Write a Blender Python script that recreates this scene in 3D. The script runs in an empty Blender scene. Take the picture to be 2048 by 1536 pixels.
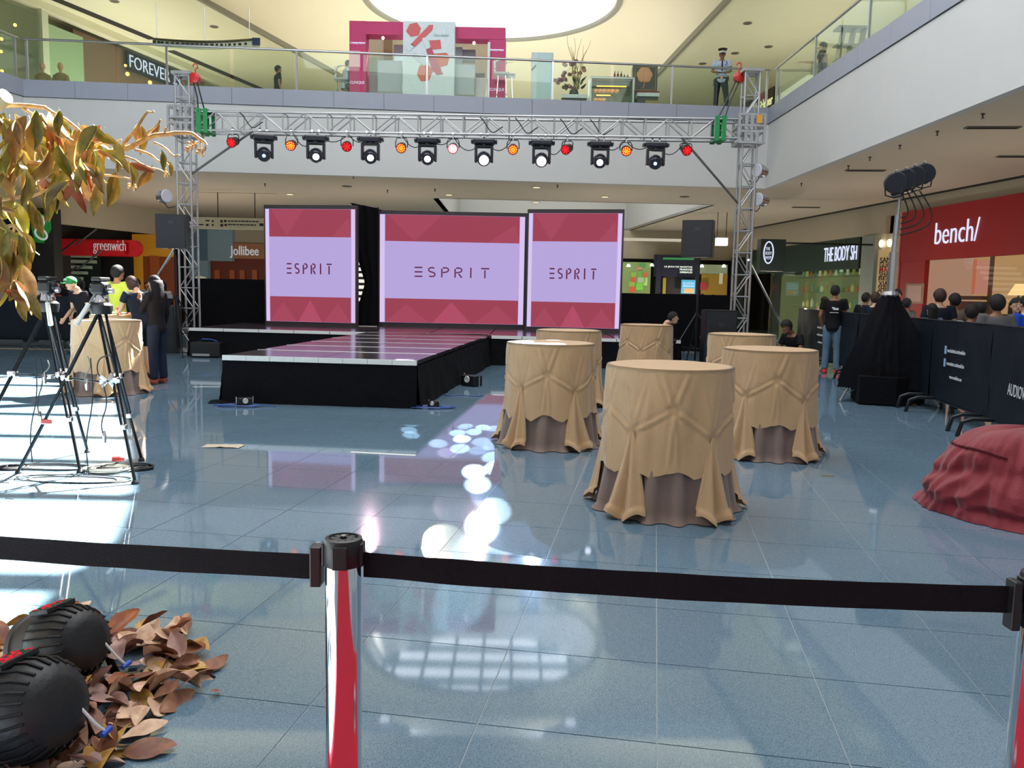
import bpy, bmesh, math, random
from mathutils import Vector, Matrix, noise
random.seed(7)
R = math.radians
C = bpy.context.scene.collection
scene = bpy.context.scene

# ------------------------------------------------------------------ camera
H = 1.45; FPX = 1650.0; PITCH = R(6.23); ROLL = 0.020
FW = Vector((0, math.cos(PITCH), -math.sin(PITCH)))
U0 = Vector((0, math.sin(PITCH), math.cos(PITCH)))
R0 = Vector((1, 0, 0))
RT = math.cos(ROLL) * R0 + math.sin(ROLL) * U0
UP = math.cos(ROLL) * U0 - math.sin(ROLL) * R0
cd = bpy.data.cameras.new('camera'); cam = bpy.data.objects.new('camera', cd); C.objects.link(cam)
cd.sensor_fit = 'HORIZONTAL'; cd.sensor_width = 36.0; cd.lens = FPX / 2048 * 36.0; cd.clip_end = 300; cd.clip_start = 0.05
m3 = Matrix((RT, UP, -FW)).transposed()
cam.matrix_world = Matrix.Translation((0, 0, H)) @ m3.to_4x4()
scene.camera = cam

# ------------------------------------------------------------------ light and exposure
scene.view_settings.view_transform = 'Standard'
scene.view_settings.look = 'None'
scene.view_settings.exposure = 0.0
scene.view_settings.gamma = 1.0
scene.view_settings.use_curve_mapping = False
scene.cycles.use_denoising = True
scene.cycles.max_bounces = 7; scene.cycles.diffuse_bounces = 4; scene.cycles.glossy_bounces = 3
scene.cycles.transmission_bounces = 3; scene.cycles.transparent_max_bounces = 12
scene.cycles.caustics_reflective = False; scene.cycles.caustics_refractive = False
scene.cycles.sample_clamp_indirect = 6.0

def s2l(c):
    c = c / 255.0
    return c / 12.92 if c <= 0.04045 else ((c + 0.055) / 1.055) ** 2.4
def col(r, g, b): return (s2l(r), s2l(g), s2l(b), 1.0)

w = bpy.data.worlds.new('daylight'); scene.world = w; w.use_nodes = True
bg = w.node_tree.nodes['Background']
bg.inputs[0].default_value = (0.93, 0.96, 1.0, 1); bg.inputs[1].default_value = 0.6

sd = bpy.data.lights.new('sun', 'SUN'); sd.energy = 85.0; sd.angle = R(0.45); sd.color = (1.0, 0.97, 0.90)
sun = bpy.data.objects.new('sun', sd); C.objects.link(sun); sun.location = (5, 12, 25)
SUN = Vector((.35, .80, 1.0)).normalized()
sun.rotation_euler = SUN.to_track_quat('Z', 'Y').to_euler()

def area(name, loc, sx, sy, power, color, rot=(0, 0, 0)):
    d = bpy.data.lights.new(name, 'AREA'); d.shape = 'RECTANGLE'; d.size = sx; d.size_y = sy
    d.energy = power; d.color = color
    o = bpy.data.objects.new(name, d); C.objects.link(o); o.location = loc; o.rotation_euler = rot
    return o
area('skylight_over_court', (-1, 9, 12.7), 13, 17, 2500, (0.97, 0.99, 1.0))
area('upper_fill_uplight', (-1, 33, 7.2), 9, 9, 600, (1.0, 0.97, 0.90), (math.pi, 0, 0))  # added unseen uplights, here only to brighten the vault and upper ceilings
area('upper_fill_uplight', (-13.5, 31, 7.0), 3, 10, 260, (1.0, 0.97, 0.88), (math.pi, 0, 0))
area('upper_fill_uplight', (10, 26, 7.0), 3, 12, 160, (1.0, 0.97, 0.88), (math.pi, 0, 0))
area('skylight_rear_court', (1.3, 32, 8.8), 6, 8, 220, (1.0, 1.0, 0.97))

def point(name, loc, power, color, rad=.06):
    d = bpy.data.lights.new(name, 'POINT'); d.energy = power; d.color = color; d.shadow_soft_size = rad
    o = bpy.data.objects.new(name, d); C.objects.link(o); o.location = loc
for x_, y_ in ((9.6, 16), (9.6, 22), (9.0, 29), (8.0, 36)): point('hidden_fill_lamp', (x_, y_, 1.0), 95, (1.0, .88, .72))  # added fills, hidden behind barriers and fences, that brighten the lower ceiling
for x_, y_ in ((-13.5, 23), (-12.0, 29), (-9, 27), (-4, 26), (2.5, 25.5), (5.0, 33)): point('hidden_fill_lamp', (x_, y_, 1.0), 120, (1.0, .88, .72))
# ------------------------------------------------------------------ projection helpers (photograph pixels -> places in the hall)
EYE = Vector((0, 0, H))
def ray(px, py): return FW * FPX + RT * (px - 1024) + UP * (768 - py)
def G(px, py, z=0.0):
    d = ray(px, py); t = (z - H) / d.z; return EYE + d * t
def D(px, py, Y):
    d = ray(px, py); return EYE + d * (Y / d.y)
def W(px, py, x0, k):
    d = ray(px, py); t = x0 / (d.x - k * d.y); return EYE + d * t

# ------------------------------------------------------------------ materials
MATS = {}
def mat(name, rgb, rough=0.6, metal=0.0, var=0.06, scale=18.0, bump=0.0, bscale=None, emit=None, estr=0.0, spec=0.5, sheen=0.0, rgb2=None, coat=0.0):
    if name in MATS: return MATS[name]
    m = bpy.data.materials.new(name); m.use_nodes = True; nt = m.node_tree; N = nt.nodes; L = nt.links
    b = N['Principled BSDF']
    b.inputs['Roughness'].default_value = rough; b.inputs['Metallic'].default_value = metal
    b.inputs['Specular IOR Level'].default_value = spec
    if sheen: b.inputs['Sheen Weight'].default_value = sheen
    if coat: b.inputs['Coat Weight'].default_value = coat
    c = col(*rgb)
    tc = N.new('ShaderNodeTexCoord'); nz = N.new('ShaderNodeTexNoise'); nz.inputs['Scale'].default_value = scale
    nz.inputs['Detail'].default_value = 4.0
    L.new(tc.outputs['Object'], nz.inputs['Vector'])
    mx = N.new('ShaderNodeMix'); mx.data_type = 'RGBA'
    c2 = col(*rgb2) if rgb2 else tuple(min(1, v * (1 + var * 2)) for v in c[:3]) + (1,)
    c1 = c if rgb2 else tuple(v * (1 - var * 2) for v in c[:3]) + (1,)
    mx.inputs[6].default_value = c1; mx.inputs[7].default_value = c2
    if rgb2:
        mr = N.new('ShaderNodeMapRange'); mr.inputs[1].default_value = 0.38; mr.inputs[2].default_value = 0.62
        L.new(nz.outputs[0], mr.inputs[0]); L.new(mr.outputs[0], mx.inputs[0])
    else: L.new(nz.outputs[0], mx.inputs[0])
    L.new(mx.outputs[2], b.inputs['Base Color'])
    if bump:
        bp = N.new('ShaderNodeBump'); bp.inputs['Strength'].default_value = bump; bp.inputs['Distance'].default_value = 0.01
        n2 = N.new('ShaderNodeTexNoise'); n2.inputs['Scale'].default_value = bscale or scale * 3; n2.inputs['Detail'].default_value = 3
        L.new(tc.outputs['Object'], n2.inputs['Vector']); L.new(n2.outputs[0], bp.inputs['Height']); L.new(bp.outputs[0], b.inputs['Normal'])
    if emit:
        b.inputs['Emission Color'].default_value = col(*emit); b.inputs['Emission Strength'].default_value = estr
    MATS[name] = m; return m
def emis(name, rgb, strength=1.0):
    return mat(name, (20, 20, 20), 0.7, emit=rgb, estr=strength, spec=0.1)
def glass(name, tint, opac=0.12, rough=0.02):
    if name in MATS: return MATS[name]
    m = bpy.data.materials.new(name); m.use_nodes = True; nt = m.node_tree; N = nt.nodes; L = nt.links
    N.remove(N['Principled BSDF']); out = N['Material Output']
    tr = N.new('ShaderNodeBsdfTransparent'); tr.inputs[0].default_value = col(*tint)
    gl = N.new('ShaderNodeBsdfGlossy'); gl.inputs['Roughness'].default_value = rough; gl.inputs[0].default_value = (.9, .95, .92, 1)
    df = N.new('ShaderNodeBsdfDiffuse'); df.inputs[0].default_value = col(190, 215, 195)
    lw_ = N.new('ShaderNodeLayerWeight'); pw_ = N.new('ShaderNodeMath'); pw_.operation = 'POWER'; pw_.inputs[1].default_value = 4.0
    fr = N.new('ShaderNodeMath'); fr.operation = 'MULTIPLY_ADD'; fr.inputs[1].default_value = .45; fr.inputs[2].default_value = .025
    L.new(lw_.outputs['Facing'], pw_.inputs[0]); L.new(pw_.outputs[0], fr.inputs[0])
    m1 = N.new('ShaderNodeMixShader'); m2 = N.new('ShaderNodeMixShader'); m2.inputs[0].default_value = opac
    L.new(fr.outputs[0], m1.inputs[0]); L.new(tr.outputs[0], m1.inputs[1]); L.new(gl.outputs[0], m1.inputs[2])
    L.new(m1.outputs[0], m2.inputs[1]); L.new(df.outputs[0], m2.inputs[2]); L.new(m2.outputs[0], out.inputs[0])
    MATS[name] = m; return m

# ------------------------------------------------------------------ mesh builder
def soft(P, k=2):
    P = [Vector(p) for p in P]
    for _ in range(k):
        Q = [P[0]]
        for a, b in zip(P, P[1:]): Q += [a * .75 + b * .25, a * .25 + b * .75]
        P = Q + [P[-1]]
    return P
class MB:
    def __init__(s): s.v = []; s.f = []
    def add(s, vs, fs):
        n = len(s.v); s.v += [Vector(p) for p in vs]; s.f += [tuple(i + n for i in f) for f in fs]; return s
    def box(s, c, d, M=None):
        x, y, z = d[0] / 2, d[1] / 2, d[2] / 2
        vs = [Vector((a, b, e)) for a in (-x, x) for b in (-y, y) for e in (-z, z)]
        if M is not None: vs = [M @ p for p in vs]
        vs = [p + Vector(c) for p in vs]
        return s.add(vs, [(0, 1, 3, 2), (4, 6, 7, 5), (0, 4, 5, 1), (2, 3, 7, 6), (0, 2, 6, 4), (1, 5, 7, 3)])
    def bevbox(s, c, d, bev, M=None):
        bm = bmesh.new(); bmesh.ops.create_cube(bm, size=1)
        for v in bm.verts: v.co = Vector((v.co.x * d[0], v.co.y * d[1], v.co.z * d[2]))
        bmesh.ops.bevel(bm, geom=list(bm.edges), offset=bev, segments=2, affect='EDGES', profile=0.5)
        bm.verts.index_update()
        vs = [(M @ v.co if M is not None else v.co) + Vector(c) for v in bm.verts]
        fs = [tuple(v.index for v in f.verts) for f in bm.faces]; bm.free(); return s.add(vs, fs)
    def ring(s, c, u, w, ru, rw, n):
        return [c + u * (math.cos(2 * math.pi * i / n) * ru) + w * (math.sin(2 * math.pi * i / n) * rw) for i in range(n)]
    def rings(s, R_, cap=True):
        n = len(R_[0]); vs = [p for r in R_ for p in r]; fs = []
        for k in range(len(R_) - 1):
            for i in range(n):
                j = (i + 1) % n; fs.append((k * n + i, k * n + j, (k + 1) * n + j, (k + 1) * n + i))
        if cap: fs.append(tuple(range(n - 1, -1, -1))); fs.append(tuple((len(R_) - 1) * n + i for i in range(n)))
        return s.add(vs, fs)
    def path(s, pts, rad, n=8, cap=True, side=None, flat=None):
        pts = [Vector(p) for p in pts]; k = len(pts)
        rad = [rad] * k if isinstance(rad, (int, float)) else rad
        rs = []; u = None
        for i, p in enumerate(pts):
            t = (pts[min(i + 1, k - 1)] - pts[max(i - 1, 0)])
            if t.length < 1e-9: t = Vector((0, 0, 1))
            t.normalize()
            if u is None:
                ref = Vector(side) if side else (Vector((0, 0, 1)) if abs(t.z) < .9 else Vector((1, 0, 0)))
                u = ref - t * ref.dot(t)
            else: u = u - t * u.dot(t)
            u.normalize(); w_ = t.cross(u)
            ru = rad[i]; rw = flat[i] if flat else ru
            rs.append(s.ring(p, u, w_, ru, rw, n))
        return s.rings(rs, cap)
    def tube(s, a, b, r, r2=None, n=8): return s.path([a, b], [r, r if r2 is None else r2], n)
    def ball(s, c, r, nu=14, nv=9, M=None):
        r = (r, r, r) if isinstance(r, (int, float)) else r; c = Vector(c); vs = [Vector((0, 0, -r[2]))]
        for j in range(1, nv):
            a = -math.pi / 2 + math.pi * j / nv
            for i in range(nu):
                b = 2 * math.pi * i / nu; vs.append(Vector((r[0] * math.cos(a) * math.cos(b), r[1] * math.cos(a) * math.sin(b), r[2] * math.sin(a))))
        vs.append(Vector((0, 0, r[2]))); top = len(vs) - 1; fs = []
        for i in range(nu):
            j = (i + 1) % nu; fs.append((0, 1 + j, 1 + i))
            for k in range(nv - 2): fs.append((1 + k * nu + i, 1 + k * nu + j, 1 + (k + 1) * nu + j, 1 + (k + 1) * nu + i))
            fs.append((1 + (nv - 2) * nu + i, 1 + (nv - 2) * nu + j, top))
        if M is not None: vs = [M @ p for p in vs]
        return s.add([p + c for p in vs], fs)
    def lathe(s, prof, c=(0, 0, 0), n=24, axis=None, cap=True):
        c = Vector(c); ax = Vector(axis).normalized() if axis is not None else Vector((0, 0, 1))
        ref = Vector((1, 0, 0)) if abs(ax.x) < .9 else Vector((0, 1, 0))
        u = (ref - ax * ref.dot(ax)).normalized(); w_ = ax.cross(u)
        return s.rings([s.ring(c + ax * z, u, w_, max(r, 1e-4), max(r, 1e-4), n) for r, z in prof], cap)
    def prism(s, poly, z0, z1):
        n = len(poly); a = sum(poly[i][0] * poly[(i + 1) % n][1] - poly[(i + 1) % n][0] * poly[i][1] for i in range(n))
        if a < 0: poly = poly[::-1]
        vs = [(p[0], p[1], z0) for p in poly] + [(p[0], p[1], z1) for p in poly]
        fs = [tuple(range(n - 1, -1, -1)), tuple(range(n, 2 * n))] + [(i, (i + 1) % n, n + (i + 1) % n, n + i) for i in range(n)]
        return s.add(vs, fs)
    def slab(s, pts, nrm, t):           # polygon in space thickened along nrm
        nrm = Vector(nrm).normalized() * t; n = len(pts); pts = [Vector(p) for p in pts]
        vs = pts + [p + nrm for p in pts]
        fs = [tuple(range(n - 1, -1, -1)), tuple(range(n, 2 * n))] + [(i, (i + 1) % n, n + (i + 1) % n, n + i) for i in range(n)]
        return s.add(vs, fs)
    def grid(s, F, nu, nv, closed=False):
        vs = [F(i / nu, j / nv) for j in range(nv + 1) for i in range(nu if closed else nu + 1)]
        m = nu if closed else nu + 1; fs = []
        for j in range(nv):
            for i in range(nu):
                a = j * m + i; b = j * m + (i + 1) % m; fs.append((a, b, b + m, a + m))
        return s.add(vs, fs)
    def mesh(s, name, fix=True):
        me = bpy.data.meshes.new(name); me.from_pydata([tuple(p) for p in s.v], [], s.f); 
        if fix:
            bm = bmesh.new(); bm.from_mesh(me); bmesh.ops.recalc_face_normals(bm, faces=bm.faces); bm.to_mesh(me); bm.free()
        return me
    def build(s, name, m, parent=None, smooth=False, world=True, fix=True, origin=None):
        if parent is not None and world:
            T = TF[parent.name].inverted(); s.v = [T @ p for p in s.v]
        elif parent is None:
            xs = [p.x for p in s.v]; ys = [p.y for p in s.v]; zs = [p.z for p in s.v]
            o_ = Vector(origin) if origin else Vector(((min(xs) + max(xs)) / 2, (min(ys) + max(ys)) / 2, min(zs))); s.v = [p - o_ for p in s.v]
        me = s.mesh(name, fix); me.materials.append(m)
        if smooth:
            me.shade_smooth(); me.set_sharp_from_angle(angle=R(40 if smooth is True else smooth))
        o = bpy.data.objects.new(name, me); C.objects.link(o)
        if parent is not None: o.parent = parent; TF[o.name] = TF[parent.name]
        else: o.location = o_
        return o
TF = {}
def tag(o, label=None, cat=None, group=None, kind=None):
    if label: o['label'] = label
    if cat: o['category'] = cat
    if group: o['group'] = group
    if kind: o['kind'] = kind
    return o
def thing(name, label, cat, loc=(0, 0, 0), rz=0.0, group=None):
    o = bpy.data.objects.new(name, None); C.objects.link(o); o.location = loc; o.rotation_euler = (0, 0, rz); o.empty_display_size = .1
    TF[o.name] = Matrix.Translation(loc) @ Matrix.Rotation(rz, 4, 'Z'); return tag(o, label, cat, group)
def struct(mb, name, m, smooth=False, parent=None):
    o = mb.build(name, m, parent, smooth)
    if parent is None: o['kind'] = 'structure'
    return o
def dup(root, loc, rz=0.0, label=None, group=None):
    r = root.copy(); C.objects.link(r); r.location = loc; r.rotation_euler = (0, 0, rz)
    if label: r['label'] = label
    if group: r['group'] = group
    TF[r.name] = Matrix.Translation(loc) @ Matrix.Rotation(rz, 4, 'Z')
    for ch in list(root.children):
        c = ch.copy(); C.objects.link(c); c.parent = r
        for g in ch.children:
            d = g.copy(); C.objects.link(d); d.parent = c
    return r
def piece(name, me, M, parent):        # one more object on shared mesh data, placed by a matrix in its parent's frame
    o = bpy.data.objects.new(name, me); C.objects.link(o); o.parent = parent; o.matrix_local = M; return o

def text(name, body, m, origin, ux, uz, wid, hei, depth=0.02, parent=None, align='c', shear=0.0, label=None, cat=None, bold=0.0):
    cu = bpy.data.curves.new('lettering', 'FONT'); cu.body = body; cu.extrude = 0.05; cu.shear = shear; cu.offset = bold
    cu.resolution_u = 3
    t = bpy.data.objects.new('lettering', cu); C.objects.link(t)
    me = bpy.data.meshes.new_from_object(t, depsgraph=bpy.context.evaluated_depsgraph_get())
    C.objects.unlink(t); bpy.data.objects.remove(t)
    xs = [v.co.x for v in me.vertices]; ys = [v.co.y for v in me.vertices]
    x0, x1, y0, y1 = min(xs), max(xs), min(ys), max(ys)
    ux = Vector(ux).normalized(); uz = Vector(uz).normalized(); un = ux.cross(uz)
    sx = wid / (x1 - x0); sy = hei / (y1 - y0)
    ax = {'c': (x0 + x1) / 2, 'l': x0, 'r': x1}[align]
    mb = MB(); o_ = Vector(origin)
    mb.v = [o_ + ux * ((v.co.x - ax) * sx) + uz * ((v.co.y - (y0 + y1) / 2) * sy) + un * ((v.co.z + 0.05) / 0.1 * depth) for v in me.vertices]
    mb.f = [tuple(p.vertices) for p in me.polygons]
    bpy.data.meshes.remove(me)
    o = mb.build(name, m, parent, fix=False)
    if label: tag(o, label, cat)
    return o

# common materials
M_fascia = mat('painted_white_wall', (198, 198, 197), 0.7, var=.015, scale=2)
M_trim = mat('grey_painted_band', (150, 154, 168), 0.55, var=.02, scale=2)
M_ceil = mat('cream_ceiling_paint', (214, 196, 172), 0.8, var=.02, scale=1.5)
M_ceilup = mat('pale_green_cream_ceiling', (214, 212, 180), 0.8, var=.02, scale=1.5)
M_vault = mat('cream_vault_plaster', (236, 226, 196), 0.8, var=.015, scale=1)
M_black = mat('black_plastic', (18, 19, 22), 0.45, var=.1)
M_blackm = mat('black_painted_metal', (22, 24, 28), 0.35, metal=.3, var=.1)
M_drape = mat('black_drape_cloth', (14, 14, 18), 0.95, var=.2, bump=.5, bscale=7, spec=.15)
M_steel = mat('brushed_steel', (178, 180, 182), 0.32, metal=.95, var=.04)
M_alu = mat('aluminium_truss', (176, 176, 178), 0.38, metal=.75, var=.08, scale=9)
M_dark = mat('dark_recess', (34, 30, 28), 0.8)
M_chrome = mat('polished_chrome', (225, 225, 228), 0.06, metal=1.0, var=.01)
M_glassg = glass('greenish_balustrade_glass', (247, 252, 246), 0.03)
M_glassc = glass('clear_shop_glass', (246, 249, 247), 0.02)
M_white = mat('white_laminate', (228, 232, 232), 0.4, var=.02)
# ================================================================== SETTING
RWX, RWK = 14.6, -0.115            # plane of the right-hand shops: X = RWX + RWK*Y
LWX, LWK = -22.9, 0.265            # plane of the left-hand shops
AL = G(45, 161, 6.6); AR = G(1540, 218, 6.6)
AR2 = Vector((7.12, 6.0, 6.6)); AL2 = Vector((AL.x - .17 * (AL.y - 12), 12, 6.6))
def lerp(a, b, t): return a + (b - a) * t
def edgeY(x): return lerp(AL.y, AR.y, (x - AL.x) / (AR.x - AL.x))

# floor: pale slab under individually laid 0.6 m granite tiles, turned 9.7 degrees like the joints in the hall
def floor_mat():
    m = bpy.data.materials.new('blue_grey_polished_granite'); m.use_nodes = True; nt = m.node_tree; N = nt.nodes; L = nt.links
    b = N['Principled BSDF']; geo = N.new('ShaderNodeNewGeometry'); oi = N.new('ShaderNodeObjectInfo')
    n1 = N.new('ShaderNodeTexNoise'); n1.inputs['Scale'].default_value = 260; n1.inputs['Detail'].default_value = 2
    n2 = N.new('ShaderNodeTexNoise'); n2.inputs['Scale'].default_value = .5; n2.inputs['Detail'].default_value = 3
    L.new(geo.outputs['Position'], n1.inputs['Vector']); L.new(geo.outputs['Position'], n2.inputs['Vector'])
    cr = N.new('ShaderNodeValToRGB'); e = cr.color_ramp.elements
    e[0].position = .32; e[0].color = col(76, 106, 128); e[1].position = .68; e[1].color = col(134, 160, 178)
    L.new(n1.outputs[0], cr.inputs[0])
    mx = N.new('ShaderNodeMix'); mx.data_type = 'RGBA'; mx.blend_type = 'MULTIPLY'; mx.inputs[0].default_value = .35
    L.new(cr.outputs[0], mx.inputs[6]); L.new(n2.outputs[0], mx.inputs[7]); L.new(mx.outputs[2], b.inputs['Base Color'])
    b.inputs['Roughness'].default_value = .10; b.inputs['IOR'].default_value = 1.55
    mr = N.new('ShaderNodeMapRange'); mr.inputs[3].default_value = .025; mr.inputs[4].default_value = .06
    L.new(n2.outputs[0], mr.inputs[0]); L.new(mr.outputs[0], b.inputs['Roughness'])
    return m
M_floor = floor_mat()
M_grout = mat('pale_grout', (150, 160, 165), .7)
fl = MB().box((0, 20, -.075), (46, 56, .146)).build('floor', M_grout); fl['kind'] = 'structure'
TF[fl.name] = Matrix.Translation(fl.location)
TS = .60; ta = -R(9.7); tu = Vector((math.cos(ta), math.sin(ta), 0)); tv = Vector((-math.sin(ta), math.cos(ta), 0))
t0 = G(1060, 1195)
tm = MB().box((0, 0, -.001), (TS - .005, TS - .005, .004)).mesh('tile'); tm.materials.append(M_floor)
tiles = []
for i in range(-50, 50):
    for j in range(-30, 70):
        c = t0 + tu * ((i + .5) * TS) + tv * ((j + .5) * TS)
        if not (-19 < c.x < 14 and -3 < c.y < 44): continue
        if c.y < .8: continue
        if abs(c.x) > .68 * c.y + 1.2: continue
        tiles.append(((c.length), c))
tiles.sort(key=lambda q: q[0])
def in_view(c):
    d = c - EYE; z = d.dot(FW); return z > .1 and abs(d.dot(RT) / z * FPX) < 1080 and -820 < d.dot(UP) / z * FPX
rest = MB(); k = 0
for dist, c in tiles:
    if k < 300 and in_view(c):
        piece('tile', tm, TF[fl.name].inverted() @ Matrix.Translation(c) @ Matrix.Rotation(ta, 4, 'Z'), fl); k += 1
    else:
        q = (TS - .005) / 2
        rest.add([c + tu * a + tv * b + Vector((0, 0, .001)) for a, b in ((-q, -q), (q, -q), (q, q), (-q, q))], [(0, 1, 2, 3)])
o = rest.build('tile_field', M_floor, fl, fix=False); o['kind'] = 'stuff'

# lower ceiling (z 4.5) with the opening of the rear court, slabs of the upper floor
H1 = G(1424, 410, 4.5); H2 = G(1250, 463, 4.5); hx = -2.6
H4 = Vector((hx, H1.y - .3, 4.5)); H3 = Vector((hx, H2.y, 4.5)); E4 = Vector((hx, edgeY(hx), 4.5))
def p2(v): return (v[0], v[1])
P1 = [(-24, 12), p2(AL2), p2(AL), p2(E4), p2(H4), p2(H3), (hx, 48), (-24, 48)]
P2 = [p2(E4), p2(AR), p2(H1), p2(H4)]
P3 = [(hx, 48), p2(H3), p2(H2), (H2.x, 48)]
P4 = [p2(AR), (7.12, 6), (16, 6), (16, 48), (H2.x, 48), p2(H2), p2(H1)]
mb = MB()
for P in (P1, P2, P3, P4): mb.prism(P, 4.5, 4.6)
struct(mb, 'ceiling', M_ceil)
mb = MB()
for P in (P1, P2, P3, P4): mb.prism(P, 6.42, 6.55)
struct(mb, 'floor_upper', mat('pale_upper_floor', (222, 216, 200), .4))
def wallstrip(a, b, z0, z1, t, name, m, out=None):
    a = Vector((a[0], a[1], 0)); b = Vector((b[0], b[1], 0)); d = (b - a).normalized(); n = Vector((d.y, -d.x, 0)) * t
    return struct(MB().add([(p.x, p.y, z) for z in (z0, z1) for p in (a, b, b + n, a + n)],
        [(0, 1, 2, 3), (7, 6, 5, 4), (0, 4, 5, 1), (1, 5, 6, 2), (2, 6, 7, 3), (3, 7, 4, 0)]), name, m)
wallstrip(AL + Vector((0, -.02, 0)), AR + Vector((-.02, -.02, 0)), 4.47, 6.2, -.15, 'wall_back_balcony', M_fascia)
wallstrip(AR + Vector((-.02, 0, 0)), AR2 + Vector((-.02, 0, 0)), 4.47, 6.2, -.15, 'wall_right_balcony', M_fascia)
wallstrip(AL2 + Vector((.02, 0, 0)), AL + Vector((.02, 0, 0)), 4.47, 6.2, -.15, 'wall_left_balcony', M_fascia)
def off(a, b, q):
    d = (Vector(p2(b)) - Vector(p2(a))).normalized(); return Vector((d.y, -d.x, 0)) * q
def band(a, b, n, name):
    q = off(a, b, .05); a = Vector((a[0], a[1], 0)); b = Vector((b[0], b[1], 0)); root = None
    mb = MB(); L_ = (b - a).length; u = (b - a) / L_
    root = wallstrip(a + q * .6, b + q * .6, 6.19, 6.6, -.25, name, M_dark); TF[root.name] = Matrix.Translation(root.location)
    for k in range(n):
        p0 = a + u * (L_ * k / n + (.004 if k else 0)) + q; p1 = a + u * (L_ * (k + 1) / n - (.004 if k < n - 1 else 0)) + q
        nn = -q / .05 * .29
        MB().add([(p.x, p.y, z) for z in (6.2, 6.62) for p in (p0, p1, p1 + nn, p0 + nn)],
            [(0, 1, 2, 3), (7, 6, 5, 4), (0, 4, 5, 1), (1, 5, 6, 2), (2, 6, 7, 3), (3, 7, 4, 0)]).build('panel', M_trim, root)
band(AL, AR, 15, 'trim_1'); band(AR, AR2, 12, 'trim_2'); band(AL2, AL, 7, 'trim_3')
# fascias of the rear court opening
for n_, (a, b) in enumerate(((H1, H2), (H2, H3), (H3, H4), (H4, H1))):
    wallstrip(a, b, 4.5, 6.9, .1, 'wall_rear_court', M_fascia)

# shop walls
def rw(Y, z, q=0.0):                 # point on right shop plane, q metres proud towards the hall
    n = Vector((-1, RWK, 0)).normalized(); n = Vector((-1, RWK, 0)).normalized()
    return Vector((RWX + RWK * Y, Y, z)) + Vector((-1, RWK, 0)).normalized() * q
def lw(Y, z, q=0.0):
    return Vector((LWX + LWK * Y, Y, z)) + Vector((1, -LWK, 0)).normalized() * q
def vpanel(f, Y0, Y1, z0, z1, q0=0.0, q1=.05):
    return MB().add([f(Y0, z0, q0), f(Y1, z0, q0), f(Y1, z1, q0), f(Y0, z1, q0), f(Y0, z0, q1), f(Y1, z0, q1), f(Y1, z1, q1), f(Y0, z1, q1)],
        [(0, 1, 2, 3), (7, 6, 5, 4), (0, 4, 5, 1), (1, 5, 6, 2), (2, 6, 7, 3), (3, 7, 4, 0)])
M_bulk = mat('beige_bulkhead', (176, 164, 142), .75, var=.02, scale=2)
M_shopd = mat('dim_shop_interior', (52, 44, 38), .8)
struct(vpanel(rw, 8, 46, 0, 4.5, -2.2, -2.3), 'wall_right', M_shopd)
struct(vpanel(rw, 26.2, 44, 3.55, 4.5, 0, -.15), 'wall_right_bulkhead', M_bulk)
struct(vpanel(rw, 8, 26.2, 4.1, 4.5, .02, -.15), 'trim_4', M_bulk)
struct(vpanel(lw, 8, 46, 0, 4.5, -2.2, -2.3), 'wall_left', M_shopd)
struct(vpanel(lw, 12, 35, 3.5, 4.5, 0, -.15), 'wall_left_bulkhead', M_bulk)
struct(MB().box((0, 44.2, 2.25), (34, .2, 4.5)), 'wall_back', mat('dim_back_wall', (70, 66, 60), .8))
struct(MB().box((-9, 40.0, 4.0), (11, .2, 1.0)), 'wall_back_bulkhead', M_bulk)
struct(MB().box((7, 39.0, 3.85), (9, .2, 1.3)), 'wall_rear_bulkhead', M_bulk)
# recessed dark slots in the ceilings
def slot(name, a, b, wd, z):
    a = Vector(a); b = Vector(b); d = (b - a).normalized(); n = Vector((-d.y, d.x, 0)) * wd / 2
    struct(MB().add([(p.x, p.y, zz) for zz in (z - .015, z + .03) for p in (a + n, b + n, b - n, a - n)],
        [(0, 1, 2, 3), (7, 6, 5, 4), (0, 4, 5, 1), (1, 5, 6, 2), (2, 6, 7, 3), (3, 7, 4, 0)]), name, M_dark)
s0 = G(2048, 352, 4.5); s1 = G(1480, 461, 4.5); dd = (s0 - s1)
slot('trim_5', s0 + dd * .3, s1, .22, 4.5)
slot('trim_6', G(349, 426, 4.5), G(156, 396, 4.5) + (G(156, 396, 4.5) - G(349, 426, 4.5)) * .8, .22, 4.5)
slot('trim_7', G(104, 0, 10.6) + Vector((-.6, -2.4, 0)), G(305, 78, 10.6), .35, 10.6)
slot('trim_8', G(341, 101, 10.6), G(530, 181, 10.6), .35, 10.6)

# upper ceiling and vault with round skylight
L2 = G(690, 158, 10.6); L1 = G(500, 53, 10.6); L0 = L1 + (L1 - L2).normalized() * 9
R2 = G(1310, 156, 10.6); R1 = G(1451, 8, 10.6); R0_ = R1 + (R1 - R2).normalized() * 9
L0.z = R0_.z = 10.6
SC = Vector((-1.0, 31.2, 0)); SR = 4.35
back = [Vector((-6.2, 38.2, 10.6)), Vector((-3.8, 40.2, 10.6)), Vector((-1, 41, 10.6)), Vector((2.2, 40.2, 10.6)), Vector((4.8, 37.6, 10.6))]
loop = [L0, L1, L2] + back + [R2, R1, R0_]
mb = MB()
mb.prism([(-26, 14), p2(L0), p2(L1), p2(L2), p2(back[0]), p2(back[1]), (-3.8, 48), (-26, 48)], 10.6, 10.75)
mb.prism([p2(back[1]), p2(back[2]), p2(back[3]), (2.2, 48), (-3.8, 48)], 10.6, 10.75)
mb.prism([(2.2, 48), p2(back[3]), p2(back[4]), p2(R2), p2(R1), p2(R0_), (7.5, 14), (20, 14), (20, 48)], 10.6, 10.75)
struct(mb, 'ceiling_upper', M_ceilup)
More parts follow.
